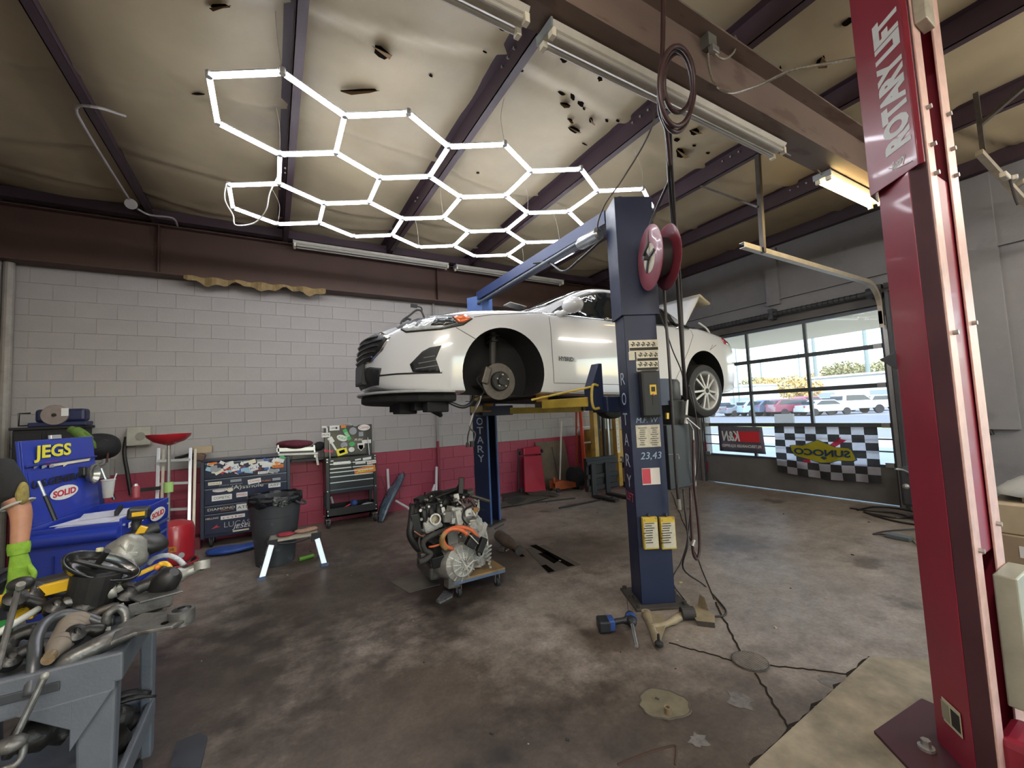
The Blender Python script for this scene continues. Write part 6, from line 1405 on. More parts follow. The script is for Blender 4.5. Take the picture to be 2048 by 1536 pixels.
# ---- red oil drain with funnel
od = thing('oil_drain', 'red wheeled oil drain tank with a wide red funnel bowl on a pole', 'oil drain', (-1.0, 6.15, 0))
ored = mat('drain_red', 'a5202c', .35, n=4, namt=.1, coat=.4)
x0_, y0_ = -1.0, 6.15; 
zb1 = uy(338, 886, y0_).z
obj('funnel_bowl', MB().lathe([(.02, -.13), (.05, -.12), (.14, -.085), (.20, -.03), (.208, .0), (.204, .0), (.19, -.03), (.12, -.08), (0, -.10)], uy(338, 868, y0_)+V((0, 0, 0)), n=32), ored, od, smooth=True)
px_ = uy(338, 868, y0_).x
obj('pole', MB().cyl((px_, y0_, .5), (px_, y0_, uy(338, 885, y0_).z), .018, n=12), steel, od); obj('pole_collar', MB().cyl((px_, y0_, uy(330, 985, y0_).z), (px_, y0_, uy(330, 965, y0_).z), .045, n=16), mat('lime_tape', '9cc070', .6), od)
tk = obj('tank', MB().lathe([(0, .06), (.16, .06), (.185, .09), (.19, .12), (.19, .42), (.17, .48), (.08, .52), (0, .53)], (px_+.055, y0_, .02), n=32), ored, od, smooth=True)
q_ = uy(352, 1098, y0_-.19); 
for k in range(1):
    obj('brand_label', MB().box((px_+.02, y0_-.19, q_.z), (.17, .006, .06)), SC['orange'], tk); lettering('VEVOR', (px_+.02, y0_-.195, q_.z), XA, ZA, .045, SC['black'], tk, width=.14)
obj('gauge', MB().cyl((px_+.14, y0_-.165, q_.z-.08), (px_+.15, y0_-.185, q_.z-.08), .03, n=16), alur, tk)
for a in (.5, 2.6, 4.2): obj('caster', MB().cyl((px_+.055+.2*cos(a), y0_+.2*sin(a)-.015, .035), (px_+.055+.2*cos(a), y0_+.2*sin(a)+.015, .035), .035, n=14), cast_, od)
obj('base_frame', MB().tube([V((px_+.055+.22*cos(a), y0_+.22*sin(a), .07)) for a in [2*pi*i/16 for i in range(16)]], .012, 6, closed=True), ored, od)
# ---- folded aluminium ladder leaning behind
al = thing('aluminium_ladder', 'folded aluminium ladder leaning against the wall behind the red oil drain', 'ladder', (-.95, 6.8, 0))
def lad(px_t, px_b, py_t, py_b, yt_, yb2, w_=.05): return uy(px_t, py_t, yt_), uy(px_b, py_b, yb2)
for pt, pb in ((( 317, 898), (312, 1085)), ((381, 897), (377, 1120))):
    A_1, B_1 = uy(pt[0], pt[1], 6.95), uy(pb[0], pb[1], 6.5); obj('rail', MB().bar(A_1, B_1, .035, .08), alur, al, bevel=.003)
    obj('rail', MB().bar(A_1+V((.05, .02, -.02)), B_1+V((.05, -.05, .0)), .03, .07), MC['pale_track_steel'], al, bevel=.003)
for py in (922, 968, 1020, 1070): obj('rung', MB().bar(uy(316, py, 6.8), uy(380, py-3, 6.8), .04, .03), alur, al)
obj('hinge_lock', MB().box(uy(300, 978, 6.6), (.2, .03, .04)), gun, al)
single('red_jerrycan', MB().box(uy(387, 1085, 6.95)+V((0, .05, -.1)), (.16, .2, .34)), mat('dull_red_plastic', '7a2a33', .5), 'red can on the floor behind the foot of the aluminium ladder', 'can', bevel=.03)
# ---- red creeper, board, pole, jack, orange ladder
cr = thing('mechanic_creeper', 'red padded mechanic creeper standing upright against the red wall', 'creeper', (4.5, 7.0, 0))
C0, C1, C2, C3 = uy(1048, 985, 6.9), uy(1090, 986, 6.9), uy(1078, 893, 7.2), uy(1045, 897, 7.2)
cred = mat('creeper_red', '9c2135', .35, n=5, namt=.12, coat=.3)
ux_ = (C1-C0).normalized(); up_ = ((C3-C0)+(C2-C1)).normalized()
def cpan(f0, f1, nm, ma, sx0=0., sx1=1., th=.05):
    a = C0.lerp(C3, f0).lerp(C1.lerp(C2, f0), sx0); b_ = C0.lerp(C3, f0).lerp(C1.lerp(C2, f0), sx1); c = C0.lerp(C3, f1).lerp(C1.lerp(C2, f1), sx1); d = C0.lerp(C3, f1).lerp(C1.lerp(C2, f1), sx0)
    n_ = (b_-a).cross(d-a).normalized()*th; b = MB().add([a, b_, c, d, a+n_, b_+n_, c+n_, d+n_], [(0, 1, 2, 3), (7, 6, 5, 4), (0, 4, 5, 1), (1, 5, 6, 2), (2, 6, 7, 3), (3, 7, 4, 0)]); return obj(nm, b, ma, cr, bevel=.015)
cpan(0.0, .80, 'body_pad', cred); cpan(.83, 1.0, 'head_pad', cred)
for sx in (-.22, 1.05):
    a = C0.lerp(C1, sx); d = C3.lerp(C2, sx); obj('frame_rail', MB().cyl(a+V((0, .02, .02)), d+V((0, .02, 0)), .016, n=8), blkc, cr)
    for f in (.05, .9): q_ = a.lerp(d, f); obj('caster', MB().cyl(q_+V((-.015, -.05, 0)), q_+V((.015, -.05, 0)), .035, n=14), cast_, cr)
single('tan_board', MB().prism([(0, 0), (.72, 0), (.64, 1.02), (-.10, 1.02)], uy(1090, 985, 7.12), XA, V((0, .12, .99)), (0, .02, 0)), mat('tan_board', '6a5c4c', .8, n=6, namt=.2), 'tan board leaning on the red wall right of the red creeper', 'board')
single('board_strip', MB().cyl(uy(1118, 962, 7.05), uy(1104, 894, 7.2), .006, n=6), gun, 'dark cord line crossing the tan board', 'rod')
single('white_pole', MB().cyl(uy(1120, 960, 6.95), uy(1123, 842, 7.15), .016, n=10), mat('white_pole_paint', 'c3beb2', .5), 'thin white pole standing on the orange jack before the board', 'pole')
jk = thing('floor_jack', 'low orange floor jack in front of the tan board', 'jack', tuple(uz(1135, 984)))
org = mat('jack_orange', 'a8512a', .5, n=9, namt=.35)
J0, J1 = uz(1106, 984, .0), uz(1165, 975, .0)
dv = (J1-J0).normalized(); sd = V((-dv.y, dv.x, 0))
for s_ in (-1, 1):
    b = MB().prism([(0, .05), (0, .20), (.14, .22), (.60, .12), (.60, .05)], J0+sd*s_*.10, dv, ZA, sd*.012); obj('side_plate', b, org, jk, bevel=.003)
obj('lift_arm', MB().bar(J0+dv*.12+ZA*.15, J0+dv*.56+ZA*.12, .07, .05), org, jk, bevel=.01); obj('saddle', MB().cyl(J0+dv*.56+ZA*.12, J0+dv*.56+ZA*.17, .05, n=16), gun, jk)
obj('handle_socket', MB().cyl(J0+dv*.05+ZA*.16, J0+dv*.05+ZA*.28, .03, n=12), org, jk)
for f in (.03, .56):
    for s_ in (-1, 1): obj('wheel', MB().cyl(J0+dv*f+sd*s_*.12+ZA*.045, J0+dv*f+sd*s_*.16+ZA*.045, .045, n=16), cast_, jk)
ol = thing('orange_ladder', 'orange fibreglass step ladder with pale rungs left of the forklift', 'ladder', (5.3, 6.9, 0))
oc = mat('ladder_orange', 'b8432a', .4, n=5, namt=.12); rg = mat('ladder_rung', 'b7aeb0', .45)
oB, oT = uz(1172, 978), uy(1157, 795, 7.05)
for dx in (0, .46):
    obj('rail', MB().bar(oB+V((dx, .0, 0)), oT+V((dx*.8+.02, 0, .3)), .03, .09, up=(0, 1, 0)), oc, ol, bevel=.004)
obj('back_rail', MB().bar(oB+V((-.02, .25, 0)), oT+V((.0, .05, .3)), .03, .05, up=(0, 1, 0)), mat('ladder_orange_dark', '8c3a28', .4), ol)
for f in (.12, .27, .42, .57, .72, .87): q_ = oB.lerp(oT+V((0, 0, .3)), f); obj('rung', MB().bar(q_+V((.0, -.02, 0)), q_+V((.46-.08*f, -.02, 0)), .075, .025), rg, ol)
# ---- forklift
fk = thing('forklift', 'yellow forklift with black carriage parked by the wall behind the blue post', 'forklift', (5.9, 6.3, 0))
fy = mat('forklift_yellow', 'a5843c', .5, n=5, namt=.3, spots=(8, .62, '5d4b2c', .5)); fb_ = mat('forklift_black', '1f1f20', .6, n=8, namt=.4)
yk = 6.05
def fq(px, py, y=yk): return uy(px, py, y)
for px in (1190, 1234):
    a = fq(px, 820); c = fq(px+5, 985); obj('mast_rail', MB().bx(a.x-.045, a.x+.045, yk, yk+.12, .08, 1.9), fy, fk, bevel=.004)
for px in (1199, 1211): a = fq(px, 850); obj('lift_cylinder', MB().cyl((a.x, yk+.06, .2), (a.x, yk+.06, 1.75), .035, n=12), gun, fk)
obj('load_chain', MB().bx(fq(1218, 850).x-.02, fq(1218, 850).x+.02, yk+.02, yk+.05, .6, 1.8), steel, fk)
obj('mast_decal', MB().bx(fq(1234, 850).x-.035, fq(1234, 850).x+.035, yk-.006, yk, .72, 1.72), mat('decal_offwhite', 'c0b9a8', .6), fk)
mt_ = 'CLASSIC LIFT'
for i, ch in enumerate(mt_):
    if ch != ' ': lettering(ch, (fq(1234, 850).x, yk-.008, 1.66-i*.078), XA, ZA, .06, mat('decal_brown', '54452f', .6), fk)
cz = lambda py: fq(1210, py, yk-.1).z
obj('fork_carriage', MB().bx(fq(1176, 950, 5.9).x, fq(1236, 950, 5.9).x, yk-.12, yk-.04, .10, .70), fb_, fk, bevel=.01)
for z in (.62, .38, .18): obj('carriage_bar', MB().bx(fq(1176, 950, 5.9).x-.01, fq(1236, 950, 5.9).x+.01, yk-.16, yk-.10, z-.05, z+.03), fb_, fk, bevel=.006)
for dx in (.05, .38): x_ = fq(1176, 950, 5.9).x+dx; obj('fork', MB().bx(x_, x_+.10, yk-.20, yk-.16, .03, .60).bx(x_, x_+.10, yk-.75, yk-.16, .02, .055), fb_, fk, bevel=.005)
bx_ = fq(1250, 900).x
obj('body', MB().bx(bx_-.22, bx_+.30, yk+.2, yk+1.0, .35, 1.15), fy, fk, bevel=.04)
obj('wheel', MB().cyl((bx_+.02, yk+.05, .27), (bx_+.22, yk+.05, .27), .27, n=32), tyre, fk, bevel=.03); obj('wheel_hub', MB().cyl((bx_+.0, yk+.05, .27), (bx_+.03, yk+.05, .27), .14, n=20), mat('hub_tan', 'a58a62', .5), fk)
obj('wheel', MB().cyl((bx_-.75, yk+.75, .22), (bx_-.6, yk+.75, .22), .22, n=28), tyre, fk)
obj('headlamp', MB().cyl(fq(1243, 919, yk-.02), fq(1243, 919, yk+.08), .06, n=16), dk, fk); obj('lamp_bracket', MB().box(fq(1238, 920, yk), (.10, .05, .05)), fy, fk)
obj('overhead_guard', MB().tube([V((bx_-.15, yk+.25, 1.1)), V((bx_-.1, yk+.3, 1.75)), V((bx_+.2, yk+.9, 1.8)), V((bx_+.25, yk+.95, 1.1))], .025, 8, smooth=4), dk, fk)
# ================================================================ engine on a dolly
dl = thing('wooden_dolly', 'worn plywood furniture dolly with blue edge carrying the engine', 'dolly', (1.6, 3.85, 0))
ply = mat('worn_plywood', '8a704c', .7, n=7, namt=.35, spots=(5, .58, '4a3c2c', .6)); bed = mat('dolly_blue_edge', '50627a', .7, n=12, namt=.35)
DX0, DX1, DY_0, DY_1 = 1.36, 1.86, 3.49, 4.22
obj('board', MB().bx(DX0, DX1, DY_0, DY_1, .155, .172), ply, dl); obj('blue_rim', MB().bx(DX0-.002, DX1+.002, DY_0-.002, DY_1+.002, .128, .155), bed, dl, bevel=.003)
for x in (DX0+.06, DX1-.06):
    for y in (DY_0+.06, DY_1-.06):
        c_ = obj('caster', MB().cyl((x-.016, y, .042), (x+.016, y, .042), .042, n=20), cast_, dl, bevel=.004)
        obj('caster_fork', MB().bx(x-.03, x+.03, y-.03, y+.03, .118, .128).bx(x-.022, x-.018, y-.015, y+.015, .04, .12).bx(x+.018, x+.022, y-.015, y+.015, .04, .12), steel, c_); obj('caster_hub', MB().sph((x, y-.0, .042), .02, 10, 8, (1.1, 1, 1)), steel, c_)
eng = thing('car_engine', 'removed car engine and silver transmission with orange cables sitting on a dolly', 'engine', (1.5, 3.85, .17))
ek = mat('engine_black', '1c1b1b', .5, .2, n=16, namt=.45); eg = mat('engine_grey_iron', '5d5a56', .5, .3, n=18, namt=.4); es = mat('cast_aluminium', 'bdbbb5', .42, .15, n=16, namt=.35, bump=.4, bscale=50, spots=(10, .64, '5a5650', .6)); eo = mat('orange_hv_sleeve', 'c9643a', .45, n=14, namt=.2); et = mat('tan_loom', '8f6f42', .6, n=14, namt=.3)
e_ = lambda px, py, y=3.8: uy(px, py, y)
random.seed(4)
def rbox(px, py, y, d, ma, name, rot=(0, 0, 0), bv=.01): 
    R_ = Mx.Rotation(rot[2], 3, 'Z') @ Mx.Rotation(rot[1], 3, 'Y') @ Mx.Rotation(rot[0], 3, 'X'); return obj(name, MB().box(e_(px, py, y), d, R_), ma, eng, bevel=bv)
rbox(884, 1080, 4.0, (.36, .46, .46), eg, 'engine_block', (0, .12, 0), .05)
obj('engine_flank', lump(e_(868, 1060, 3.88), .24, (.85, .8, 1.05), 17, 30, 20, .16), ek, eng, smooth=True); obj('cylinder_head', lump(e_(874, 1008, 3.95), .20, (1.15, .9, .55), 23, 30, 18, .2), ek, eng, smooth=True); obj('valve_cover', lump(e_(904, 992, 3.95), .15, (1.25, .8, .4), 29, 26, 16, .2), ek, eng, smooth=True)
for k in range(26):
    px, py, y = random.uniform(832, 950), random.uniform(984, 1060), random.uniform(3.66, 3.9); a, c = e_(px, py, y), e_(px+random.uniform(-16, 16), py+random.uniform(-14, 14), y+random.uniform(-.08, .05))
    obj('harness_strand', MB().tube([a, a.lerp(c, .5)+V((random.uniform(-.03, .03), -.03, random.uniform(0, .04))), c], random.uniform(.005, .011), 6, smooth=4), (ek, ek, es, eg)[k % 4], eng, smooth='all')
rbox(880, 1128, 3.9, (.34, .42, .12), eg, 'oil_pan', (0, 0, 0), .03); rbox(850, 1040, 3.75, (.16, .2, .34), ek, 'intake_manifold', (0, .2, .2), .05)
for k in range(4):
    obj('intake_runner', MB().tube([e_(838+k*16, 1000-k*3, 3.85), e_(832+k*15, 1020-k*2, 3.68), e_(836+k*15, 1050-k*2, 3.66), e_(850+k*14, 1075, 3.75)], .032, 10, smooth=4), ek, eng, smooth='all')
# throttle body
tb0 = e_(868, 1040, 3.60)
th = obj('throttle_body', MB().box(e_(864, 1046, 3.66), (.17, .07, .13), Mx.Rotation(-.25, 3, 'Y')), es, eng, bevel=.02)
obj('throttle_bore', MB().lathe([(.035, 0), (.046, 0), (.048, .05), (.036, .05), (.035, .01)], e_(871, 1038, 3.60), (-.3, -.9, .2), 24), es, th, smooth=True); obj('throttle_plate', MB().cyl(e_(871, 1038, 3.60), e_(871, 1038, 3.60)+V((0, -.004, 0)), .036, n=20), mat('plate_tan', 'a59b86', .4, .4), th)
# bell housing / transmission: a dished ribbed casting facing the right front
ax_ = V((.78, -.60, .10)).normalized(); cB = e_(956, 1084, 3.72)
x_, y_ = ax_.orthogonal().normalized(), None; y_ = ax_.cross(x_)
obj('bell_housing', MB().lathe([(.13, -.24), (.18, -.12), (.205, -.03), (.222, -.03), (.222, .02), (.205, .025), (.17, .04), (.10, .055), (.05, .06), (.0, .06)], cB, ax_, 40), es, eng, smooth=True)
b = MB()
for k in range(16):
    a = 2*pi*k/16; d = x_*cos(a)+y_*sin(a); b.bar(cB+d*.06+ax_*.064, cB+d*.21+ax_*.030, .010, .026, up=ax_)
obj('housing_ribs', b, es, eng, bevel=.002)
b = MB()
for k in range(14):
    a = 2*pi*(k+.5)/14; d = x_*cos(a)+y_*sin(a); b.cyl(cB+d*.222-ax_*.035, cB+d*.222+ax_*.03, .014, n=8)
obj('flange_bosses', b, es, eng, kind='stuff')
for r_ in (.09, .15): obj('housing_ring', MB().lathe([(r_-.006, .045), (r_, .072-.1*(r_-.09)), (r_+.006, .045)], cB, ax_, 36), es, eng, smooth=True)
obj('housing_web', MB().bar(e_(972, 1046, 3.55), e_(956, 1092, 3.48), .018, .05), es, eng, bevel=.004)
b = MB()
for k in range(7): b.bar(e_(966+k*3, 1100+k*7, 3.55), e_(982-k*.5, 1090+k*8, 3.60), .02, .012)
obj('cooling_fins', b, es, eng, kind='stuff')
# lower gearcase front with spider ribs
ax2 = V((.15, -.98, .05)).normalized(); cG = e_(922, 1126, 3.50)
obj('gear_case', MB().lathe([(.17, -.25), (.165, -.05), (.15, 0), (.10, .03), (.04, .04), (0, .04)], cG, ax2, 32), mat('dark_aluminium', '98968f', .45, .2, n=14, namt=.45, bump=.4, bscale=50), eng, smooth=True)
x2, b = ax2.orthogonal().normalized(), MB(); y2 = ax2.cross(x2)
for k in range(12): a = 2*pi*k/12+.2; d = x2*cos(a)+y2*sin(a); b.bar(cG+d*.03+ax2*.045, cG+d*.148+ax2*.004, .010, .022, up=ax2)
b.lathe([(.098, .03), (.105, .045), (.112, .03)], cG, ax2, 28).lathe([(.045, .035), (.052, .055), (.06, .035)], cG, ax2, 24)
obj('gear_case_ribs', b, es, eng)
rbox(905, 1150, 3.54, (.12, .10, .20), eg, 'side_pan', (0, .1, .1), .015)
b = MB()
for k in range(9): b.sph(e_(896+random.uniform(0, 60), 1100+random.uniform(0, 52), 3.52), .016, 8, 6)
obj('bolt_bosses', b, es, eng, kind='stuff')
obj('brace_rod', MB().cyl(e_(912, 1098, 3.46), e_(936, 1142, 3.46), .009, n=8), es, eng); obj('brace_rod', MB().cyl(e_(948, 1120, 3.46), e_(918, 1150, 3.46), .007, n=8), es, eng)
obj('output_port', MB().lathe([(.02, .0), (.03, 0), (.036, .03), (.03, .03), (.022, .01)], e_(959, 1106, 3.50), (.5, -.85, 0), 20), es, eng, smooth=True); obj('output_seal', MB().cyl(e_(959, 1106, 3.485), e_(959, 1106, 3.48), .028, n=18), hole, eng)
# motor housing between
obj('generator_housing', MB().lathe([(.15, -.18), (.16, 0), (.14, .04), (.08, .055), (0, .06)], e_(935, 1052, 3.80), V((-.1, -.75, .65)).normalized(), 32), es, eng, smooth=True)
# orange high-voltage cables
obj('orange_cable', MB().tube([e_(886, 1090, 3.52), e_(884, 1078, 3.48), e_(890, 1065, 3.45), e_(905, 1058, 3.43), e_(922, 1060, 3.42), e_(936, 1070, 3.42)], .017, 10, smooth=6), eo, eng, smooth='all')
obj('orange_cable', MB().tube([e_(905, 1098, 3.50), e_(892, 1092, 3.47), e_(886, 1078, 3.46), e_(895, 1062, 3.44), e_(918, 1054, 3.44), e_(942, 1060, 3.43), e_(956, 1076, 3.43)], .017, 10, smooth=6), eo, eng, smooth='all')
obj('orange_cable', MB().tube([e_(858, 1094, 3.55), e_(870, 1092, 3.52), e_(886, 1087, 3.50)], .009, 8, smooth=4), eo, eng, smooth='all'); obj('cable_loom', MB().tube([e_(890, 1066, 3.44), e_(884, 1076, 3.44), e_(884, 1088, 3.46), e_(892, 1098, 3.47)], .021, 10, smooth=5), et, eng, smooth='all')
rbox(944, 1082, 3.40, (.09, .06, .11), ek, 'cable_connector', (0, .6, 0), .008); rbox(963, 1090, 3.40, (.06, .05, .13), ek, 'cable_connector', (0, .5, 0), .008)
obj('connector_plate', MB().bar(e_(938, 1069, 3.38), e_(954, 1086, 3.38), .06, .008), es, eng)
# hoses and loom on the left and top
for P, r_, ma in (([(905, 1056, 3.6), (880, 1064, 3.5), (858, 1074, 3.45), (846, 1086, 3.45), (850, 1100, 3.45), (862, 1108, 3.45), (850, 1120, 3.42), (838, 1124, 3.4)], .022, MC['worn_rubber'] if 'worn_rubber' in MC else ek),
                  ([(826, 1010, 3.7), (822, 1045, 3.62), (820, 1070, 3.6), (832, 1092, 3.6), (846, 1104, 3.6)], .030, ek), ([(832, 1008, 3.9), (860, 1000, 3.8), (884, 990, 3.8), (912, 978, 3.85), (920, 968, 3.9)], .014, ek),
                  ([(824, 1008, 3.75), (822, 1012, 3.75), (850, 1012, 3.7), (880, 1006, 3.7)], .018, ek), ([(880, 985, 3.9), (900, 980, 3.9), (918, 978, 3.9), (924, 990, 3.85), (930, 1006, 3.8)], .012, ek),
                  ([(915, 1000, 3.7), (930, 1015, 3.66), (945, 1022, 3.62), (952, 1032, 3.6), (957, 1000, 3.7)], .007, es), ([(926, 992, 3.8), (940, 1002, 3.75), (952, 1016, 3.7), (968, 1020, 3.7)], .006, ek),
                  ([(826, 1020, 3.66), (840, 1060, 3.6), (838, 1088, 3.58), (848, 1112, 3.55)], .010, rust), ([(828, 1062, 3.55), (842, 1072, 3.55), (850, 1070, 3.55)], .008, mat('copper_pipe', '8a5a48', .4, .6)),
                  ([(935, 1050, 3.6), (925, 1036, 3.6), (930, 1020, 3.62), (945, 1010, 3.65)], .008, ek), ([(850, 985, 3.9), (845, 1010, 3.8), (850, 1030, 3.72)], .008, ek)):
    obj('engine_hose', MB().tube([e_(*q) for q in P], r_, 8, smooth=5), ma, eng, smooth='all')
for px, py, y, d, ma in ((922, 972, 3.85, (.05, .06, .16), ek), (912, 1004, 3.75, (.10, .08, .08), ek), (908, 1024, 3.70, (.12, .10, .10), es), (895, 1034, 3.62, (.07, .06, .10), eg), (916, 1036, 3.62, (.06, .05, .14), es), (936, 1025, 3.66, (.07, .07, .07), es), (886, 1028, 3.66, (.05, .05, .12), es),
                         (913, 994, 3.72, (.05, .05, .06), es), (951, 1020, 3.64, (.05, .04, .05), et), (905, 1042, 3.6, (.04, .04, .05), es), (868, 1092, 3.6, (.10, .10, .14), ek), (876, 1118, 3.6, (.12, .12, .10), ek), (832, 1050, 3.62, (.07, .07, .20), ek), (848, 1110, 3.5, (.08, .08, .05), rust), (905, 1076, 3.62, (.10, .10, .12), eg), (940, 985, 3.9, (.07, .08, .05), eg), (842, 1000, 3.8, (.10, .10, .06), ek)):
    rbox(px, py, y, d, ma, 'engine_fitting', (random.uniform(-.3, .3), random.uniform(-.3, .3), random.uniform(-.5, .5)), .008)
b = MB()
for k in range(60): b.cyl(q := e_(random.uniform(838, 950), random.uniform(995, 1075), random.uniform(3.62, 3.7)), q+V((random.uniform(-.02, .02), -.03, random.uniform(-.02, .02))), random.uniform(.006, .014), n=7)
obj('small_bolts', b, steel, eng, kind='stuff')
obj('engine_bracket', MB().tube([e_(957, 1000, 3.75), e_(958, 1018, 3.7), e_(952, 1030, 3.66)], .008, 6), es, eng)
single('cooling_pipe', MB().tube([e_(935, 990, 4.3), e_(955, 995, 4.25), e_(980, 1003, 4.2)], .02, 8, smooth=3), rust, 'rusty pipe behind the engine pointing at the far blue post', 'pipe')
# catalytic converter on the floor behind
cc = thing('catalytic_converter', 'rusty catalytic converter with flange lying on the floor right of the engine', 'car part', tuple(uz(1020, 1085)))
rs_ = mat('rusty_exhaust', '6f6257', .5, .5, n=14, namt=.35); g0, g1, g2, g3 = uz(987, 1062, .13), uz(997, 1070, .12), uz(1027, 1092, .08), uz(1042, 1103, .06)
dv = (g2-g1).normalized()
obj('can_body', MB().lathe([(.02, -.06), (.03, -.04), (.062, 0), (.066, .02), (.066, (g2-g1).length*.45), (.070, (g2-g1).length*.5), (.066, (g2-g1).length*.55), (.062, (g2-g1).length*.85), (.036, (g2-g1).length), (.034, (g2-g1).length+.12)], g1, dv, 26), rs_, cc, smooth=True)
obj('outlet_flange', MB().cyl(g2+dv*.12, g2+dv*.135, .055, n=18), rust, cc); obj('bracket_wire', MB().tube([uz(1012, 1102, .02), uz(1022, 1096, .05), uz(1032, 1100, .03)], .006, 6, smooth=3), mat('pale_wire2', 'a38c80', .5), cc)
obj('small_bracket', MB().box(uz(1004, 1098, .03), (.08, .08, .05), Mx.Rotation(.6, 3, 'Z')), eg, cc, bevel=.01); obj('inlet_rod', MB().cyl(uz(990, 1058, .14), uz(1008, 1048, .15), .008, n=7), rust, cc)
# ================================================================ blue tool cart at the left
cb_ = mat('bright_blue_cart', '1c3396', .38, n=4, namt=.12, coat=.3); cb2 = mat('blue_cart_inside', '172a7c', .45, n=4, namt=.15)
B0 = V((-.91, 3.93, 0)); bu = V((.13, .99, 0)).normalized(); bv_ = V((-bu.y, bu.x, 0))
ang_b = math.atan2(bu.y, bu.x)
bc = thing('rolling_tool_cart', 'bright blue rolling tool cart with its lid open and stickers on it', 'tool cart', tuple(B0), ang_b)
# local frame: x runs away along the drawer front, y to the left (west), z up
Lc, Wc, Zt, Zb_ = .86, .47, .985, .28
def bl(x0, x1, y0, y1, z0, z1): return MB().bx(x0, x1, y0, y1, z0, z1)
lo = dict(local=True)
b = bl(0, Lc, Wc-.01, Wc, Zb_, Zt).ext(bl(0, .012, 0, Wc, Zb_, Zt-.10)).ext(bl(Lc-.012, Lc, 0, Wc, Zb_, Zt)).ext(bl(0, Lc, 0, Wc, Zb_, Zb_+.01)).ext(bl(0, Lc, 0, Wc, Zt-.055, Zt-.045))
obj('cart_body', b, cb_, bc, bevel=.004, **lo)
obj('top_rim', bl(-.01, 0.02, 0, Wc, Zt-.10, Zt-.02).ext(bl(0, Lc, -.004, .012, Zt-.16, Zt)).ext(bl(Lc-.02, Lc, 0, Wc, Zt-.1, Zt)), cb_, bc, bevel=.006, **lo)
obj('end_lip', MB().cyl((-.02, -.0, Zt-.09), (-.02, Wc+.02, Zt-.09), .045, n=14), cb_, bc, smooth=True, **lo)
for x in (.10, .22, .34): obj('end_rib', bl(-.006, .0, x, x+.012, Zb_+.02, Zt-.2), cb2, bc, **lo)
zz = [Zt-.165, Zt-.25, Zt-.335, Zt-.42, Zt-.53, Zb_+.02]
for a, c in zip(zz, zz[1:]):
    d_ = obj('drawer', bl(.05, Lc-.05, -.008, .02, c+.006, a), cb_, bc, bevel=.005, **lo); obj('drawer_pull', bl(.05, Lc-.05, -.022, -.008, a-.018, a-.004), mat('cart_pull', '5f6f96', .4, .5), d_, **lo)
b = MB()
for z in (Zt-.05, Zt-.2, Zb_+.05):
    for x in (.025, Lc-.025): b.cyl((x, -.012, z), (x, 0, z), .009, n=8)
obj('corner_bolts', b, alur, bc, kind='stuff', **lo)
for x in (.05, Lc-.05):
    obj('cart_leg', bl(x-.025, x+.025, .0, .05, .14, Zb_), cb_, bc, **lo); obj('cart_leg', bl(x-.025, x+.025, Wc-.05, Wc, .14, Zb_), cb_, bc, **lo)
obj('lower_tray', bl(0, Lc, 0, Wc, .16, .18).ext(bl(0, Lc, 0, .01, .16, .27)), cb_, bc, **lo)
for x, y in ((.03, .03), (Lc-.05, .05), (.05, Wc-.05), (Lc-.05, Wc-.05)):
    c_ = obj('caster', MB().cyl((x, y-.018, .068), (x, y+.018, .068), .068, n=22), cast_, bc, bevel=.006, **lo); obj('caster_hub', MB().cyl((x, y-.024, .068), (x, y+.024, .068), .026, n=14), steel, c_, **lo); obj('caster_fork', bl(x-.02, x+.02, y-.026, y-.021, .06, .15).ext(bl(x-.02, x+.02, y+.021, y+.026, .06, .15)), steel, c_, **lo)
# lid standing on the west edge, top flap folded back
yl = Wc+.005
LM = lambda x, z: V((x, yl+.10*(z-Zt), z))      # lid plane leaning back slightly
def lidq(x0, x1, z0, z1, off0, off1, name, ma, par, bev=.004):
    P = [LM(x0, z0), LM(x1, z0), LM(x1, z1), LM(x0, z1)]; b = MB(); b.add([p+V((0, -off0, 0)) for p in P]+[p+V((0, -off1, 0)) for p in P], [(0, 1, 2, 3), (7, 6, 5, 4), (0, 4, 5, 1), (1, 5, 6, 2), (2, 6, 7, 3), (3, 7, 4, 0)])
    return obj(name, b, ma, par, bevel=bev, **lo)
lid = lidq(0, Lc, Zt, Zt+.57, 0, -.02, 'lid', cb_, bc)
lidq(.0, Lc, Zt, Zt+.57, .012, 0, 'lid_frame', cb_, lid); lidq(.03, Lc-.03, Zt+.02, Zt+.36, .016, .012, 'lid_panel', cb_, lid)
lidq(-.0, Lc, Zt+.395, Zt+.41, .03, .012, 'lid_fold', cb2, lid)
lidq(.30, .42, Zt+.57, Zt+.60, .02, .0, 'lid_handle', alur, lid)
wl = bv_*-1  # world outward normal of lid face is -y local
def lw_(x, z, off=.02): return wm(bc) @ (LM(x, z)+V((0, -off, 0)))
tx_ = bu; tz_ = ZA
def lst(x, z, w_, h_, bg, txt=None, tc='black', shape='rect', rot=0., **k):
    a = (tx_*cos(rot)+ZA*sin(rot)).normalized(); return sticker(lid, lw_(x, z), a, (ZA*cos(rot)-tx_*sin(rot)), w_, h_, bg, txt, tc, shape, **k)
lst(.30, Zt+.475, .42, .11, None, 'JEGS', 'yellow', size=.12, bold=.03, shear=.0)
lst(.35, Zt+.275, .62, .07, None, 'U.S.GENERAL', 'black', size=.07, bold=.03); lst(.38, Zt+.175, .34, .10, 'white', 'SOLID', 'red', shape='oval', size=.06, bold=.04)
lst(.50, Zt+.385, .5, .02, 'cream', None); lst(.28, Zt+.40, .16, .025, 'red', None)
for k in range(9): lst(.1+.08*k, Zt+.385+random.uniform(-.01, .012), .05, .02, random.choice(['cream', 'grey', 'red', 'white']), rot=random.uniform(-.3, .3))
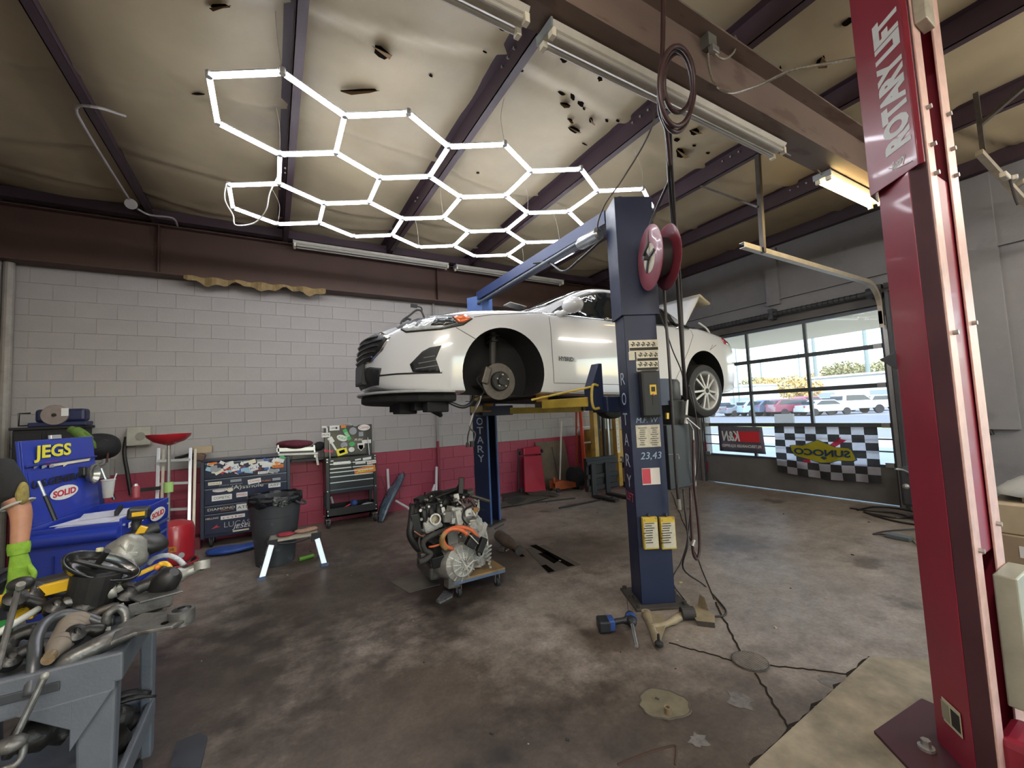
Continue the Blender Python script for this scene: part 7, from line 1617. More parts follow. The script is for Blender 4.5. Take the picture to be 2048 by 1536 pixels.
for x in (.03, Lc-.04):
    obj('gas_strut', MB().tube([V((x, yl-.03, Zt+.30)), V((x, yl-.12, Zt+.03))], .008, 8), alur, bc, **lo); obj('strut_body', MB().tube([V((x, yl-.065, Zt+.2)), V((x, yl-.12, Zt+.03))], .013, 8), blkc, bc, **lo)
wl_ = obj('work_lamp', MB().lathe([(0, 0), (.05, 0), (.075, .03), (.08, .05), (.07, .055), (.05, .02), (0, .015)], lw_(.70, Zt+.27), -bv_, 24), mat('lamp_chrome', '9b9a92', .25, .8), bc, smooth=True)
obj('lamp_mount', MB().box(lw_(.62, Zt+.30), (.06, .05, .07)), blkc, wl_, bevel=.01)
# drawer-front stickers
def fst(x, z, w_, h_, bg, *a, **k): return sticker(bc, wm(bc) @ V((x, -.024, z)), bu, ZA, w_, h_, bg, *a, **k)
fst(.56, Zt-.085, .30, .10, 'white', 'SOLID', 'red', 'oval', size=.055, bold=.04); fst(.16, Zt-.06, .24, .035, 'white', 'RED LINE', 'maroon'); fst(.20, Zt-.25, .12, .03, None, 'Snap', 'white', size=.03, shear=.3)
# papers, tools on the tray
for k, (x0, x1, y0, y1, r_) in enumerate(((.03, .30, .05, .40, .1), (.12, .42, .08, .42, -.2), (.30, .62, .1, .4, .3))):
    R_ = Mx.Rotation(r_+ang_b, 3, 'Z'); c = wm(bc) @ V(((x0+x1)/2, (y0+y1)/2, Zt-.035+.004*k)); single('paper_sheet', MB().box(c, (x1-x0, y1-y0, .0015), R_), mat('paper_white', 'c3c5cf', .7), ['white paper sheet at the near end of the blue cart tray', 'white paper sheet in the middle of the blue cart tray', 'white paper sheet at the far end of the blue cart tray'][k], 'paper')
t = thing('socket_rail', 'row of dark sockets lying on papers in the blue cart tray', 'tool', tuple(wm(bc) @ V((.4, .15, Zt-.1))))
for k in range(9): obj('socket', MB().cyl(q := wm(bc) @ V((.30+.035*k, .14+.01*k, Zt-.022)), q+V((0, 0, .035)), .013, n=10), gun, t)
# cup with straw on the far rim
cu = thing('plastic_cup', 'clear plastic cup with lid and white straw on the far rim of the blue cart', 'cup', (-1.2, 4.85, Zt))
yc_ = 4.75; p0 = uy(216, 995, yc_); p1 = uy(217, 966, yc_)
obj('cup_wall', MB().lathe([(.0, 0), (.032, 0), (.045, .14), (.043, .14), (.031, .004), (0, .004)], p0, n=24), mat('cup_clear', 'cdd0cc', .1, alpha=.45), cu, smooth=True); obj('drink', MB().lathe([(0, .005), (.031, .005), (.037, .06), (0, .06)], p0, n=20), mat('drink_tan', 'a89478', .3), cu, smooth=True)
obj('straw', MB().cyl(p0+V((0, 0, .02)), uy(233, 947, yc_-.02), .005, n=8), white_s, cu); obj('cup_lid', MB().lathe([(0, .142), (.047, .142), (.047, .15), (0, .152)], p0, n=24), mat('cup_lid', 'c9cac6', .3, alpha=.7), cu, smooth=True)
sc = uy(271, 995, 4.85); t = thing('spray_can', 'small red can on the far rim of the blue cart beside the cup', 'can', tuple(sc))
obj('can_body', MB().lathe([(0, 0), (.03, 0), (.03, .085), (.022, .1), (0, .1)], sc, n=18), mat('can_red_label', '8f3840', .4, n=30, namt=.3), t, smooth=True); obj('can_top', MB().lathe([(0, .1), (.018, .1), (.012, .118), (0, .12)], sc, n=14), alur, t, smooth=True)
sh = uy(235, 1000, 4.7)
# ---- black cabinet behind with saw, bag
kb = thing('black_cabinet', 'tall black cabinet against the north wall behind the blue cart lid', 'cabinet', (-2.1, 6.9, 0))
a, c = uy(22, 856, 6.7), uy(150, 857, 6.7)
obj('cabinet_body', MB().bx(a.x, c.x, 6.72, 7.24, 0, a.z-.03), mat('matt_black_steel', '141316', .6, n=5, namt=.2), kb, bevel=.01); obj('cabinet_top', MB().bx(a.x-.02, c.x+.02, 6.70, 7.26, a.z-.03, a.z), MC['matt_black_steel'], kb, bevel=.005)
for k in (0, 1): obj('cabinet_door', MB().bx(a.x+.02+k*(c.x-a.x)/2, a.x+(k+1)*(c.x-a.x)/2-.02, 6.70, 6.72, .05, a.z-.06), MC['matt_black_steel'], kb, bevel=.004)
ztop = a.z
sw = thing('bench_grinder', 'navy bench saw with a round grey disc on top of the black cabinet', 'power tool', (-1.9, 6.85, ztop))
sx = uy(120, 838, 6.85).x
obj('base', MB().bx(sx-.24, sx+.24, 6.78, 7.02, ztop, ztop+.05), mat('navy_tool', '1a2248', .45, n=8, namt=.2), sw, bevel=.01); obj('housing', MB().bx(sx-.20, sx+.22, 6.82, 7.0, ztop+.05, ztop+.20), MC['navy_tool'], sw, bevel=.03)
obj('disc_guard', MB().cyl((sx-.02, 6.80, ztop+.13), (sx-.02, 6.76, ztop+.13), .115, n=32), mat('disc_grey', '8a7f7a', .5, .3, n=10, namt=.2), sw, bevel=.006); obj('disc_hub', MB().cyl((sx-.02, 6.755, ztop+.13), (sx-.02, 6.745, ztop+.13), .02, n=12), gun, sw)
obj('front_label', MB().box((sx+.07, 6.75, ztop+.16), (.06, .006, .09)), white_s, sw); obj('side_handle', MB().tube([V((sx-.20, 6.85, ztop+.02)), V((sx-.33, 6.85, ztop+.02)), V((sx-.33, 6.85, ztop+.16)), V((sx-.24, 6.85, ztop+.16))], .01, 7), blkc, sw)
bgx = uy(180, 890, 6.2)
single('black_tool_bag', lump(uy(180, 893, 6.1), .27, (.95, .8, .52), 31, 28, 18, .12), mat('black_nylon', '141316', .8, n=14, namt=.3, bump=.5), 'black tool bag heaped behind the top of the blue lid', 'bag', smooth='all')
gl = thing('green_gloves', 'pair of olive green work gloves draped on the black tool bag', 'gloves', tuple(uy(160, 875, 5.9)))
ggm = mat('olive_glove', '56702f', .85, n=16, namt=.25, bump=.3)
gp1 = uy(170, 878, 5.82); obj('glove', MB().tube([uy(140, 858, 5.85), uy(158, 866, 5.82), uy(172, 876, 5.8), uy(182, 886, 5.8)], [.035, .05, .05, .035], 10, smooth=5), ggm, gl, smooth='all'); obj('glove', MB().tube([uy(142, 884, 5.84), uy(156, 886, 5.8), uy(168, 892, 5.8)], [.05, .06, .05], 10, smooth=5), ggm, gl, smooth='all')
for k in range(4): obj('glove_finger', MB().tube([uy(162+k*4, 870+k*3, 5.8), uy(172+k*5, 866+k*6, 5.78), uy(184+k*2, 876+k*7, 5.78)], .014, 7, smooth=3), ggm, gl, smooth='all')
single('ear_muffs', MB().tube([uy(180, 900, 6.1), uy(194, 901, 6.08), uy(206, 912, 6.08), uy(208, 925, 6.08), uy(200, 930, 6.08)], .02, 8, smooth=5), mat('grey_plastic', '77777a', .4), 'grey curved headband hanging under the black bag', 'ear protection', smooth='all')
single('red_strap', MB().tube([uy(205, 880, 6.0), uy(214, 882, 6.0), uy(216, 900, 6.0), uy(214, 925, 6.0)], .009, 6, smooth=4), mat('dark_strap', '4a2a2a', .7), 'thin dark strap hanging from the right end of the bag', 'strap')
bh_ = uy(182, 965, 5.7); single('blue_backpack', lump(V((uy(180, 975, 5.75).x, 5.75, .59)), .22, (.55, .7, 2.68), 44, 24, 18, .03), mat('navy_nylon', '1b2860', .6, n=8, namt=.2), 'navy blue rounded case standing behind the right end of the lid', 'case', smooth='all')
# ================================================================ foreground grey utility cart with parts
gp = mat('grey_cart_plastic', '565b63', .5, n=6, namt=.15, bump=.15, bscale=90)
uc = thing('utility_cart', 'grey plastic utility cart in the left foreground loaded with suspension parts', 'cart', (-1.0, 2.37, 0))
GX0, GX1, GY0, GY1, GZ = -1.45, -.49, 2.10, 2.62, .80
obj('top_deck', MB().bx(GX0, GX1, GY0, GY1, GZ-.055, GZ-.04), gp, uc)
obj('top_rim', MB().bx(GX0, GX1, GY0-.02, GY0+.015, GZ-.13, GZ).bx(GX0, GX1, GY1-.015, GY1+.02, GZ-.10, GZ).bx(GX1-.015, GX1+.02, GY0-.02, GY1+.02, GZ-.10, GZ).bx(GX0-.02, GX0+.015, GY0-.02, GY1+.02, GZ-.1, GZ), gp, uc, bevel=.008)
obj('rim_groove', MB().bx(GX0+.1, GX1-.14, GY0-.026, GY0-.018, GZ-.075, GZ-.045), mat('dark_grey_plastic', '34373c', .5), uc, bevel=.003)
TZ = .36
obj('lower_tray', MB().bx(GX0, GX1, GY0, GY1, TZ-.06, TZ-.045).bx(GX0, GX1, GY1-.01, GY1+.015, TZ-.07, TZ).bx(GX0, GX1, GY0-.015, GY0+.01, TZ-.07, TZ).bx(GX1-.01, GX1+.015, GY0, GY1, TZ-.08, TZ), gp, uc, bevel=.006)
def legp(x, y, w_, d_):
    b = MB()
    for (z0, z1, s0, s1) in ((.12, TZ-.05, .8, .85), (TZ-.05, GZ-.12, .85, 1.), (GZ-.12, GZ-.03, 1., 1.25)):
        P = []
        for z, s_ in ((z0, s0), (z1, s1)): P += [(x-w_/2*s_, y-d_/2*s_, z), (x+w_/2*s_, y-d_/2*s_, z), (x+w_/2*s_, y+d_/2*s_, z), (x-w_/2*s_, y+d_/2*s_, z)]
        b.add(P, [(0, 3, 2, 1), (4, 5, 6, 7), (0, 1, 5, 4), (1, 2, 6, 5), (2, 3, 7, 6), (3, 0, 4, 7)])
    return b
obj('leg', legp(GX1-.055, GY0+.03, .11, .07), gp, uc, bevel=.01); obj('leg', legp(GX0+.06, GY0+.03, .11, .07), gp, uc, bevel=.01)
obj('leg', legp(GX1-.01, GY1-.02, .05, .07), gp, uc, bevel=.008); obj('leg', legp(GX0+.06, GY1-.03, .11, .07), gp, uc, bevel=.01)
obj('leg_gusset', MB().prism([(0, 0), (.11, 0), (.0, -.17)], (GX1-.115, GY0-.022, GZ-.12), XA, ZA, (0, .03, 0)).prism([(0, 0), (-.14, 0), (0, -.10)], (GX1-.11, GY0-.022, GZ-.12), XA, ZA, (0, .03, 0)), gp, uc, bevel=.004)
for x in (GX0+.06, GX1-.05):
    for y in (GY0+.04, GY1-.04): obj('caster', MB().cyl((x-.018, y, .06), (x+.018, y, .06), .06, n=18), cast_, uc)
dm = mat('dark_greasy_steel', '2c2a29', .4, .5, n=12, namt=.45, bump=.3, spots=(14, .62, '8a857c', .5)); sm_ = mat('scuffed_grey_steel', '6b6a68', .38, .6, n=10, namt=.4, bump=.3, spots=(11, .6, '35322f', .6)); al_ = mat('dull_aluminium_part', '8f8e88', .4, .4, n=10, namt=.35, bump=.3)
gz = mat('greasy_rubber', '1e1d1d', .45, n=14, namt=.4)
f_ = lambda px, py, y=2.35: uy(px, py, y)
def eye(par, c, r_, h_, ma=sm_, ax=(0, 0, 1)):
    obj('bushing_eye', MB().lathe([(r_*.72, -h_/2), (r_*.72, h_/2), (r_, h_/2), (r_, -h_/2), (r_*.72, -h_/2)], c, ax, 26), ma, par, smooth=True); obj('rubber_bushing', MB().lathe([(r_*.25, -h_*.6), (r_*.3, h_*.6), (r_*.7, h_*.42), (r_*.7, -h_*.42)], c, ax, 22), gz, par, smooth=True)
# near control arm with a big bushing past the cart corner
a1 = thing('control_arm', 'long dark control arm with a round bushing reaching over the near cart corner', 'car part', tuple(f_(270, 1250)))
obj('arm_beam', MB().tube([f_(95, 1345, 2.12), f_(150, 1315, 2.12), f_(210, 1285, 2.15), f_(262, 1262, 2.2)], [.022, .03, .032, .03], 10, smooth=5), sm_, a1, smooth='all')
P = [f_(258, 1236, 2.3), f_(318, 1232, 2.3), f_(340, 1250, 2.15), f_(335, 1272, 2.12), f_(300, 1278, 2.1), f_(265, 1272, 2.15)]
zc = min(p.z for p in P)
obj('arm_plate', MB().prism([(p.x, p.y) for p in [V((-.50, 2.06, 0)), V((-.44, 2.10, 0)), V((-.33, 2.08, 0)), V((-.29, 2.13, 0)), V((-.33, 2.22, 0)), V((-.46, 2.30, 0)), V((-.52, 2.22, 0))]], (0, 0, .835), XA, YA, (0, 0, .016)), sm_, a1, bevel=.005)
eye(a1, V((-.315, 2.16, .85)), .045, .055)
obj('plate_hole', MB().cyl((-.36, 2.12, .851), (-.36, 2.12, .854), .012, n=12), hole, a1)
# upper right silver arm
a2 = thing('control_arm', 'silver control arm pointing right with a ring end, farthest right on the cart', 'car part', tuple(f_(370, 1150, 2.6)))
obj('arm_beam', MB().tube([f_(300, 1172, 2.55), f_(345, 1155, 2.58), f_(385, 1140, 2.6), f_(400, 1132, 2.6)], [.04, .035, .022, .018], 10, smooth=5), al_, a2, smooth='all'); eye(a2, f_(404, 1130, 2.6), .034, .04, al_, (0, .3, 1))
obj('ball_housing', MB().lathe([(0, -.06), (.045, -.05), (.055, 0), (.045, .04), (.02, .06), (0, .06)], f_(332, 1162, 2.5), (.5, -.4, .6), 20), gz, a2, smooth=True)
# U shaped brackets
a3 = thing('subframe_bracket', 'dark channel shaped bracket ends on the right of the cart between the two arms', 'car part', tuple(f_(330, 1185, 2.5)))
for (p, q, w_, h_) in (((265, 1200), (352, 1178), .14, .05), ((250, 1222), (330, 1208), .10, .05)):
    A0_, B0_ = f_(*p, 2.42), f_(*q, 2.5); obj('bracket_channel', MB().bar(A0_, B0_, w_, .008).bar(A0_+V((0, -w_/2, -.02)), B0_+V((0, -w_/2, -.02)), .008, h_).bar(A0_+V((0, w_/2, -.02)), B0_+V((0, w_/2, -.02)), .008, h_), sm_, a3, bevel=.003)
obj('bracket_tube', MB().cyl(f_(268, 1225, 2.4), f_(318, 1210, 2.46), .028, n=16), gz, a3)
# sway bar
a4 = thing('sway_bar', 'thick bent dark grey sway bar lying across the cart', 'car part', tuple(f_(130, 1240, 2.3)))
obj('bent_bar', MB().tube([f_(60, 1390, 2.08), f_(68, 1330, 2.12), f_(72, 1280, 2.2), f_(92, 1245, 2.28), f_(130, 1228, 2.32), f_(170, 1234, 2.32), f_(205, 1246, 2.3), f_(228, 1240, 2.3)], .019, 12, smooth=7), mat('satin_grey_bar', '4d4f53', .35, .4, n=10, namt=.2), a4, smooth='all')
obj('bar_clamp', MB().tube([f_(212, 1252, 2.28), f_(216, 1228, 2.28), f_(236, 1216, 2.3), f_(250, 1226, 2.3), f_(252, 1250, 2.28)], .016, 8, smooth=4), sm_, a4, smooth='all')
# axle boot cone
a5 = thing('axle_joint', 'ribbed tan dusty axle boot cone pointing at the viewer on the cart', 'car part', tuple(f_(130, 1280, 2.15)))
bt0, bt1 = f_(152, 1250, 2.32), f_(103, 1310, 2.10); L_ = (bt1-bt0).length; pr_ = [(.0, 0), (.052, 0)]
for k in range(7): pr_ += [(.055-.0035*k, L_*(.06+k*.115)), (.046-.003*k, L_*(.115+k*.115))]
obj('ribbed_boot', MB().lathe(pr_+[(.022, L_*.93), (.02, L_), (0, L_)], bt0, bt1-bt0, 26), mat('dusty_boot', '6d645a', .7, n=10, namt=.3), a5, smooth=True)
obj('axle_stub', MB().cyl(bt1, bt1+(bt1-bt0).normalized()*.03, .018, n=14), mat('rusty_tan', '8a775c', .5, .4, n=20, namt=.4), a5)
# oval dish on a dark round boot
a6 = thing('strut_mount', 'tilted oval black dish with raised rim, standing highest on the cart', 'car part', tuple(f_(205, 1150, 2.45)))
dc_ = f_(204, 1134, 2.45); dn = V((.50, -.55, .67)).normalized(); d1_ = V((.62, .15, -.38)).normalized(); d1_ = (d1_-dn*d1_.dot(dn)).normalized(); d2_ = dn.cross(d1_)
def disc(r0, r1, z0, z1, n=36): 
    return [(r0, z0), (r1, z1)]
b = MB(); prof = [(0, -.005), (.5, -.01), (.86, -.012), (.93, .010), (1.0, .012), (1.0, .0), (.9, -.03), (.5, -.035), (0, -.035)]
n = 40
for r_, h_ in prof: b.v += [dc_+d1_*(r_*.135*cos(2*pi*i/n))+d2_*(r_*.062*sin(2*pi*i/n))+dn*h_ for i in range(n)]
for k in range(len(prof)-1): b.f += [(k*n+i, k*n+(i+1) % n, (k+1)*n+(i+1) % n, (k+1)*n+i) for i in range(n)]
obj('oval_dish', b, mat('glossy_black_rubber', '1a1a1b', .22, n=10, namt=.3, coat=.3), a6, smooth='all')
obj('dish_rib', MB().tube([dc_-d1_*.10+dn*.005, dc_+dn*.014-d2_*.01, dc_+d1_*.10+dn*.004], .009, 8, smooth=5), gz, a6, smooth='all'); obj('dish_stud', MB().cyl(dc_-d1_*.02+d2_*-.03*0, dc_-d1_*.01+dn*.07+V((0, 0, .02)), .012, n=12), gun, a6); obj('brass_tip', MB().cyl(f_(199, 1102, 2.45), f_(200, 1096, 2.45), .012, n=12), mat('tip_cream', 'c0b98e', .4), a6)
obj('round_boot', MB().cyl(dc_-dn*.03, V((dc_.x-.05, dc_.y+.02, .83)), .085, .075, n=24), gz, a6)
# yellow bars
yb2 = mat('bright_yellow_bar', 'cba019', .4, n=8, namt=.15, coat=.2)
a7 = thing('yellow_jack_handle', 'yellow steel bar with a hooked end crossing the cart, right piece', 'bar', tuple(f_(285, 1150, 2.6)))
obj('bar', MB().bar(f_(238, 1166, 2.55), f_(322, 1128, 2.6), .03, .014), yb2, a7, bevel=.003); obj('hook', MB().tube([f_(318, 1130, 2.6), f_(330, 1128, 2.6), f_(338, 1136, 2.58), f_(336, 1148, 2.56)], .014, 8, smooth=4), yb2, a7, smooth='all'); obj('orange_knob', MB().sph(f_(315, 1135, 2.57), .012, 10, 8), SC['orange'], a7)
obj('black_knob', MB().sph(f_(327, 1140, 2.54), .018, 12, 8), gz, a7)
a8 = thing('yellow_jack_handle', 'yellow slotted steel bar crossing the left side of the cart', 'bar', tuple(f_(80, 1185, 2.5)))
obj('bar', MB().bar(f_(-60, 1218, 2.5), f_(146, 1166, 2.5), .03, .045), yb2, a8, bevel=.004); obj('tube_sleeve', MB().cyl(f_(20, 1185, 2.56), f_(146, 1153, 2.56), .028, n=14), gz, a8)
for px in (6, 20): obj('bar_hole', MB().cyl(f_(px, 1205, 2.475), f_(px, 1205, 2.47), .006, n=8), hole, a8)
obj('bar_foot', MB().box(f_(48, 1215, 2.5), (.07, .05, .09)), yb2, a8, bevel=.005)
# link rods with ball ends
a9 = thing('sway_link', 'slender grey link rod with ball end standing at the left frame edge', 'car part', tuple(f_(10, 1300, 2.1)))
obj('rod', MB().cyl(f_(38, 1175, 2.2), f_(-6, 1340, 2.0), .009, n=10), sm_, a9); obj('ball_joint', MB().sph(f_(42, 1168, 2.21), .03, 14, 10, (1.2, 1, .8)), gz, a9, smooth='all'); obj('stud_tip', MB().cyl(f_(40, 1176, 2.18), f_(42, 1168, 2.17), .012, n=10), al_, a9)
a10 = thing('sway_link', 'grey link rod leaning against the near rim of the cart', 'car part', tuple(f_(60, 1420, 1.95)))
obj('rod', MB().cyl(f_(88, 1356, 2.03), f_(28, 1480, 1.98), .010, n=10), sm_, a10); obj('ball_joint', MB().sph(f_(22, 1488, 1.97), .032, 14, 10, (1.2, 1, .7)), sm_, a10, smooth='all'); obj('ball_joint', MB().sph(f_(90, 1352, 2.03), .012, 10, 8), al_, a10, smooth='all')
obj('second_rod', MB().tube([f_(48, 1488, 1.98), f_(44, 1512, 1.97), f_(30, 1530, 1.96), f_(0, 1540, 1.96)], .010, 8, smooth=4), sm_, a10, smooth='all')
# silver casting with black motor, cordless driver behind the cart
a11 = thing('transfer_housing', 'silver ribbed aluminium casting on the far right of the cart', 'car part', tuple(f_(250, 1120, 2.75)))
random.seed(8)
obj('casting', lump(f_(252, 1108, 2.72), .075, (1.1, .9, 1.2), 3, 18, 12, .12), al_, a11, smooth=True); obj('cone_leg', MB().cyl(f_(245, 1125, 2.68), f_(232, 1158, 2.62), .035, .022, n=14), al_, a11); obj('cone_leg', MB().cyl(f_(256, 1125, 2.66), f_(258, 1160, 2.6), .030, .02, n=14), al_, a11)
for k in range(6): a = k*1.05; obj('casting_rib', MB().bar(f_(252, 1108, 2.66), f_(252+24*cos(a), 1108+22*sin(a), 2.67), .012, .02), al_, a11, bevel=.003)
obj('black_motor', lump(f_(292, 1090, 2.8), .075, (1.2, 1, .8), 9, 18, 12, .10), gz, a11, smooth=True)
a12 = thing('cordless_driver', 'black and yellow cordless driver lying above the silver casting', 'power tool', tuple(f_(275, 1050, 2.9)))
obj('battery', MB().box(f_(278, 1026, 2.85), (.085, .07, .06), Mx.Rotation(.1, 3, 'Y')), bk, a12, bevel=.012); obj('battery_label', MB().box(f_(277, 1028, 2.81), (.05, .01, .02)), yb2, a12)
obj('grip', MB().tube([f_(278, 1032, 2.86), f_(272, 1048, 2.86), f_(276, 1062, 2.86)], [.024, .02, .022], 12, smooth=4), bk, a12, smooth='all'); obj('motor_body', MB().lathe([(0, -.08), (.03, -.075), (.036, 0), (.028, .05), (.015, .08), (0, .085)], f_(280, 1068, 2.86), V((-.8, -.3, -.2)), 18), bk, a12, smooth=True); obj('yellow_band', MB().box(f_(283, 1062, 2.83), (.035, .02, .05), Mx.Rotation(.5, 3, 'Y')), yb2, a12, bevel=.004)
single('braided_hose', MB().tube([f_(296, 1128, 2.85), f_(310, 1116, 2.85), f_(335, 1111, 2.85), f_(355, 1118, 2.85), f_(368, 1130, 2.82)], .013, 8, smooth=6), mat('white_braid', 'b9bcc4', .5, n=60, namt=.4), 'white braided hose arching behind the yellow bar', 'hose', smooth='all')
# green bin edge and clutter
t = thing('green_bin', 'green plastic bin with a white rim at the left frame edge on the cart', 'bin', tuple(f_(0, 1250, 2.3)))
obj('bin_body', MB().bx(-1.25, -.86, 2.2, 2.42, .80, .90), mat('bin_green', '1f7a34', .4), t, bevel=.02)
obj('bin_rim', MB().tube([f_(-40, 1290, 2.2), f_(0, 1264, 2.24), f_(40, 1240, 2.3), f_(76, 1218, 2.38)], .012, 8, smooth=3), mat('rim_white', 'b5b5ad', .5), t, smooth='all')
clut = [((170, 1215), (232, 1180), 2.42, .035, al_), ((60, 1190), (140, 1185), 2.5, .04, gz), ((150, 1195), (215, 1170), 2.48, .03, dm), ((10, 1290), (70, 1262), 2.25, .03, dm), ((150, 1270), (205, 1262), 2.2, .028, dm), ((230, 1195), (262, 1172), 2.5, .014, al_), ((20, 1320), (100, 1290), 2.2, .03, gz), ((215, 1190), (255, 1160), 2.5, .016, mat('rusty_tan', '8a775c', .5)), ((180, 1235), (235, 1215), 2.38, .024, rust), ((255, 1190), (320, 1165), 2.5, .04, gz), ((110, 1215), (165, 1205), 2.4, .03, sm_), ((30, 1200), (90, 1215), 2.45, .032, dm)]
labs = ['grey knuckle', 'black rubber-sleeved rod', 'dark steel link', 'greasy dark bar', 'short dark stub', 'thin pale rod', 'black rubber tube', 'rusty tan bolt piece', 'rusty tie rod end', 'thick black boot', 'scuffed steel arm', 'dark greasy joint']
wher = ['under the oval dish', 'below the left yellow bar', 'left of the oval dish foot', 'beside the ribbed boot at the left', 'between sway bar and near arm', 'right of the oval dish', 'lowest at the left of the cart', 'right below the oval dish', 'above the sway bar clamp', 'under the right yellow bar', 'above the sway bar', 'at the left under the yellow bar']
for i, ((a, b0), (c, d), y, r_, ma) in enumerate(clut):
    A0_, B0_ = f_(a, b0, y), f_(c, d, y+.03); t = thing('suspension_part', labs[i]+' '+wher[i], 'car part', tuple(A0_), group='loose suspension parts on the grey cart')
    obj('shaft', MB().tube([A0_, A0_.lerp(B0_, .5)+V((0, 0, .012)), B0_], [r_, r_*.7, r_*.85], 10, smooth=4), ma, t, smooth='all'); obj('end_fitting', MB().lathe([(r_*.3, -r_), (r_*1.1, -r_*.6), (r_*1.15, r_*.6), (r_*.4, r_)], A0_, V((.3, -.5, .6)), 16), dm, t, smooth=True)
    obj('nut', MB().cyl(B0_, B0_+(B0_-A0_).normalized()*.02, r_*.5, n=6), al_, t)
# parts in the lower tray
for i, ((a, b0), (c, d), y, r_) in enumerate((((215, 1402), (300, 1388), 2.5, .02), ((225, 1410), (312, 1392), 2.45, .008), ((60, 1420), (150, 1400), 2.4, .05), ((80, 1445), (160, 1440), 2.3, .04), ((215, 1440), (262, 1450), 2.4, .045), ((30, 1480), (130, 1470), 2.25, .045), ((225, 1480), (240, 1500), 2.3, .04))):
    A0_, B0_ = f_(a, b0, y), f_(c, d, y+.05); t = thing('lower_tray_part', ['dark wiper-like blade across the tray edge', 'thin pry bar over the tray corner', 'dark round motor at the left of the lower tray', 'black drum part in the middle of the lower tray', 'dark casting by the rear leg in the lower tray', 'black hose piece lowest in the lower tray', 'dark knuckle beside the near leg in the lower tray'][i], 'car part', tuple(A0_), group='parts in the lower cart tray')
    obj('body', MB().tube([A0_, A0_.lerp(B0_, .5)+V((0, 0, .01)), B0_], [r_, r_*1.15, r_*.7], 12, smooth=4), dm, t, smooth='all'); obj('end_ring', MB().lathe([(r_*.6, -.01), (r_*1.2, -.008), (r_*1.2, .008), (r_*.6, .01)], A0_, B0_-A0_, 18), al_ if i in (2, 3) else dm, t, smooth=True)
# ================================================================ mechanic at the left frame edge
def skinned(name, verts, edges, rad_, ma, par, root=0, sub=2):
    me = bpy.data.meshes.new(name); me.from_pydata([tuple(v) for v in verts], edges, []); me.materials.append(ma)
    o = bpy.data.objects.new(name, me); COL.objects.link(o); sk = o.modifiers.new('s', 'SKIN'); sk.use_smooth_shade = True
    for i, r_ in enumerate(rad_):
        me.skin_vertices[0].data[i].radius = r_ if isinstance(r_, tuple) else (r_, r_); me.skin_vertices[0].data[i].use_root = (i == root)
    d = o.modifiers.new('d', 'SUBSURF'); d.levels = sub; d.render_levels = sub
    m2 = bpy.data.meshes.new_from_object(o.evaluated_get(bpy.context.evaluated_depsgraph_get())); bpy.data.objects.remove(o)
    iv = wm(par).inverted(); m2.transform(iv)
    for p in m2.polygons: p.use_smooth = True
    m2.materials.clear(); o = obj(name, m2, ma, par); return o
skin = mat('skin_tone', 'a5755c', .55, n=12, namt=.22, spots=(9, .6, '5d4c44', .6)); shirt = mat('black_tshirt', '161618', .9, n=12, namt=.2, bump=.3); trous = mat('charcoal_work_trousers', '26272b', .9, n=9, namt=.3, bump=.3); lime = mat('lime_glove', '769c2a', .75, n=26, namt=.25, bump=.5)
mp_ = thing('person', 'mechanic in a black t-shirt and lime green gloves bending over the parts cart', 'person', (-1.245, 2.86, 0))
px0, py0 = -1.245, 2.88
BVt = [V((px0, py0, .93)), V((px0, py0-.02, 1.08)), V((px0+.01, py0-.05, 1.25)), V((px0+.02, py0-.10, 1.40)), V((px0+.03, py0-.14, 1.50)), V((px0+.05, py0-.19, 1.60)), V((px0+.06, py0-.22, 1.70)),   # 0-6 pelvis..head
       V((px0+.19, py0-.10, 1.44)), V((px0+.275, py0-.13, 1.25)), V((px0+.285, py0-.18, 1.06)), V((px0-.16, py0-.10, 1.44)), V((px0-.24, py0-.12, 1.22)), V((px0-.12, py0-.30, 1.08)),
       V((px0+.10, py0, .88)), V((px0+.12, py0-.02, .48)), V((px0+.13, py0+.02, .09)), V((px0-.10, py0, .88)), V((px0-.12, py0-.02, .48)), V((px0-.13, py0+.02, .09)), V((px0+.14, py0-.12, .05)), V((px0-.14, py0-.12, .05))]
BE = [(0, 1), (1, 2), (2, 3), (3, 4), (4, 5), (5, 6), (3, 7), (7, 8), (8, 9), (3, 10), (10, 11), (11, 12), (0, 13), (13, 14), (14, 15), (0, 16), (16, 17), (17, 18), (15, 19), (18, 20)]
BR = [(.15, .11), (.14, .10), (.16, .115), (.15, .10), .055, .06, .09, .054, .038, .027, .054, .038, .027, .085, .06, .042, .085, .06, .042, .04, .04]
skinned('body', BVt, BE, BR, skin, mp_, 0)
skinned('t_shirt', [BVt[0]+V((0, 0, .0)), BVt[1], BVt[2], BVt[3], BVt[7], BVt[7].lerp(BVt[8], .75), BVt[10], BVt[10].lerp(BVt[11], .75)], [(0, 1), (1, 2), (2, 3), (3, 4), (4, 5), (3, 6), (6, 7)], [(.165, .125), (.155, .115), (.175, .13), (.165, .115), .074, .058, .074, .058], shirt, mp_)
skinned('trousers', [BVt[0], BVt[13], BVt[14], BVt[15]+V((0, 0, .02)), BVt[16], BVt[17], BVt[18]+V((0, 0, .02))], [(0, 1), (1, 2), (2, 3), (0, 4), (4, 5), (5, 6)], [(.165, .125), .10, .075, .062, .10, .075, .062], trous, mp_)
hd = BVt[6]+V((.0, -.02, .0))
obj('head', MB().sph(hd, .1, 20, 16, (.78, .96, 1.18)), skin, mp_, smooth='all'); obj('nose', MB().sph(hd+V((.0, -.10, -.01)), .017, 8, 6, (.8, 1.2, 1.2)), skin, mp_, smooth='all')
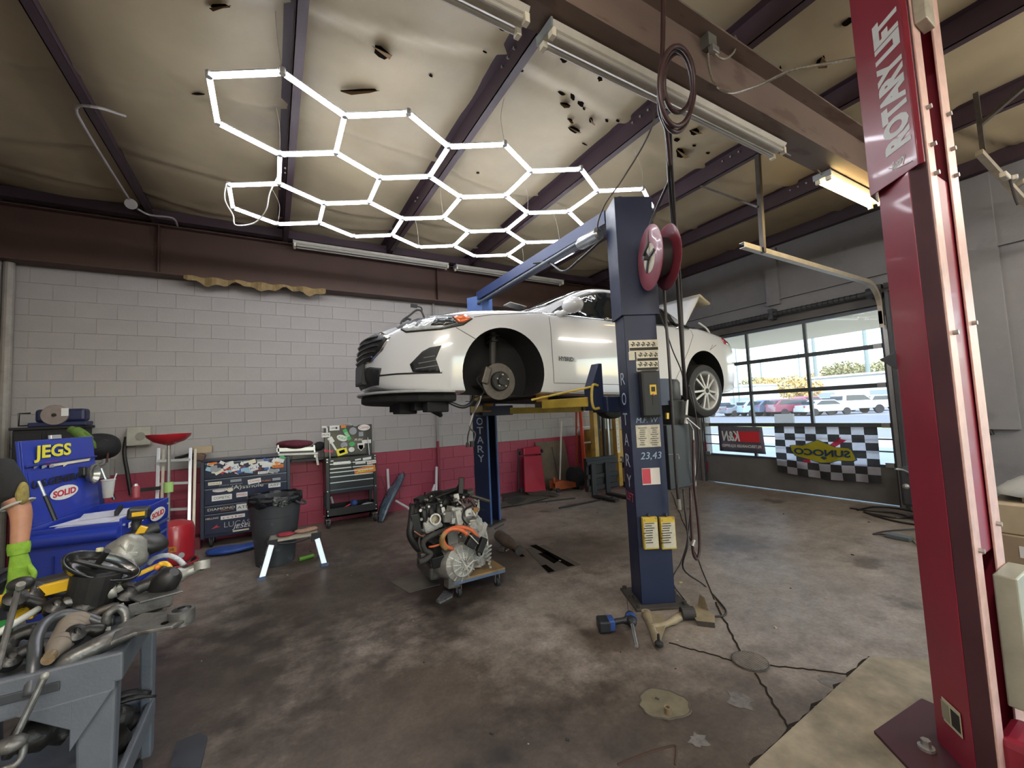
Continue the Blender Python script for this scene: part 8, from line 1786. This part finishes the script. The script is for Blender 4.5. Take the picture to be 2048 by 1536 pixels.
for s_ in (-1, 1):
    obj('ear', MB().sph(hd+V((s_*.08, .005, -.005)), .022, 10, 8, (.4, .8, 1.3)), skin, mp_, smooth='all'); obj('eye', MB().sph(hd+V((s_*.03, -.088, .015)), .011, 10, 8), mat('eye_white', 'cfc9c0', .3), mp_, smooth='all')
obj('mouth', MB().sph(hd+V((0, -.088, -.055)), .02, 10, 6, (1.2, .4, .3)), mat('lip_tone', '8a5245', .5), mp_, smooth='all')
obj('hair', MB().sph(hd+V((0, .018, .03)), .1, 20, 14, (.86, .98, 1.05)), mat('dark_hair', '1c1714', .8, bump=.6, bscale=120), mp_, smooth='all')
# sleeve print and hem
obj('sleeve_print', lump(BVt[7].lerp(BVt[8], .55)+V((.045, -.035, 0)), .042, (.5, .5, 1.1), 6, 16, 12, .1), mat('gold_print', '8a7d46', .8, n=30, namt=.5), mp_, smooth='all')
obj('sleeve_hem', MB().lathe([(.052, -.005), (.058, 0), (.052, .005)], BVt[7].lerp(BVt[8], .80), BVt[8]-BVt[7], 22), mat('hem_pale', '9b9b98', .8), mp_, smooth='all')
def glove(wr, dirv, side):
    dirv = V(dirv).normalized(); sd = dirv.cross(V((0, -1, 0))).normalized(); pn = sd.cross(dirv)
    pts = [wr-dirv*.06, wr, wr+dirv*.042, wr+dirv*.082]; E_ = [(0, 1), (1, 2), (2, 3)]; R3 = [.032, .029, (.035, .022), (.036, .019)]
    for k, (o_, l_) in enumerate(((-.029, .056), (-.010, .068), (.010, .063), (.028, .050))):
        i0 = len(pts); b0_ = wr+dirv*.085+sd*o_; pts += [b0_, b0_+dirv*l_*.5+pn*.012, b0_+dirv*l_*.85+pn*.038]; E_ += [(3, i0), (i0, i0+1), (i0+1, i0+2)]; R3 += [.0105, .0098, .0085]
    i0 = len(pts); tb_ = wr+dirv*.028+sd*side*.030; pts += [tb_, tb_+dirv*.035+sd*side*.022+pn*.012, tb_+dirv*.062+sd*side*.022+pn*.028]; E_ += [(2, i0), (i0, i0+1), (i0+1, i0+2)]; R3 += [.0135, .0112, .0095]
    skinned('glove', pts, E_, R3, lime, mp_, 1); obj('glove_cuff', MB().lathe([(.034, 0), (.036, .02), (.033, .05)], wr-dirv*.08, dirv, 20), lime, mp_, smooth='all')
glove(BVt[9]+V((.004, -.005, -.01)), (.06, -.12, -1), -1); glove(BVt[12], (.3, -.4, -.8), 1)
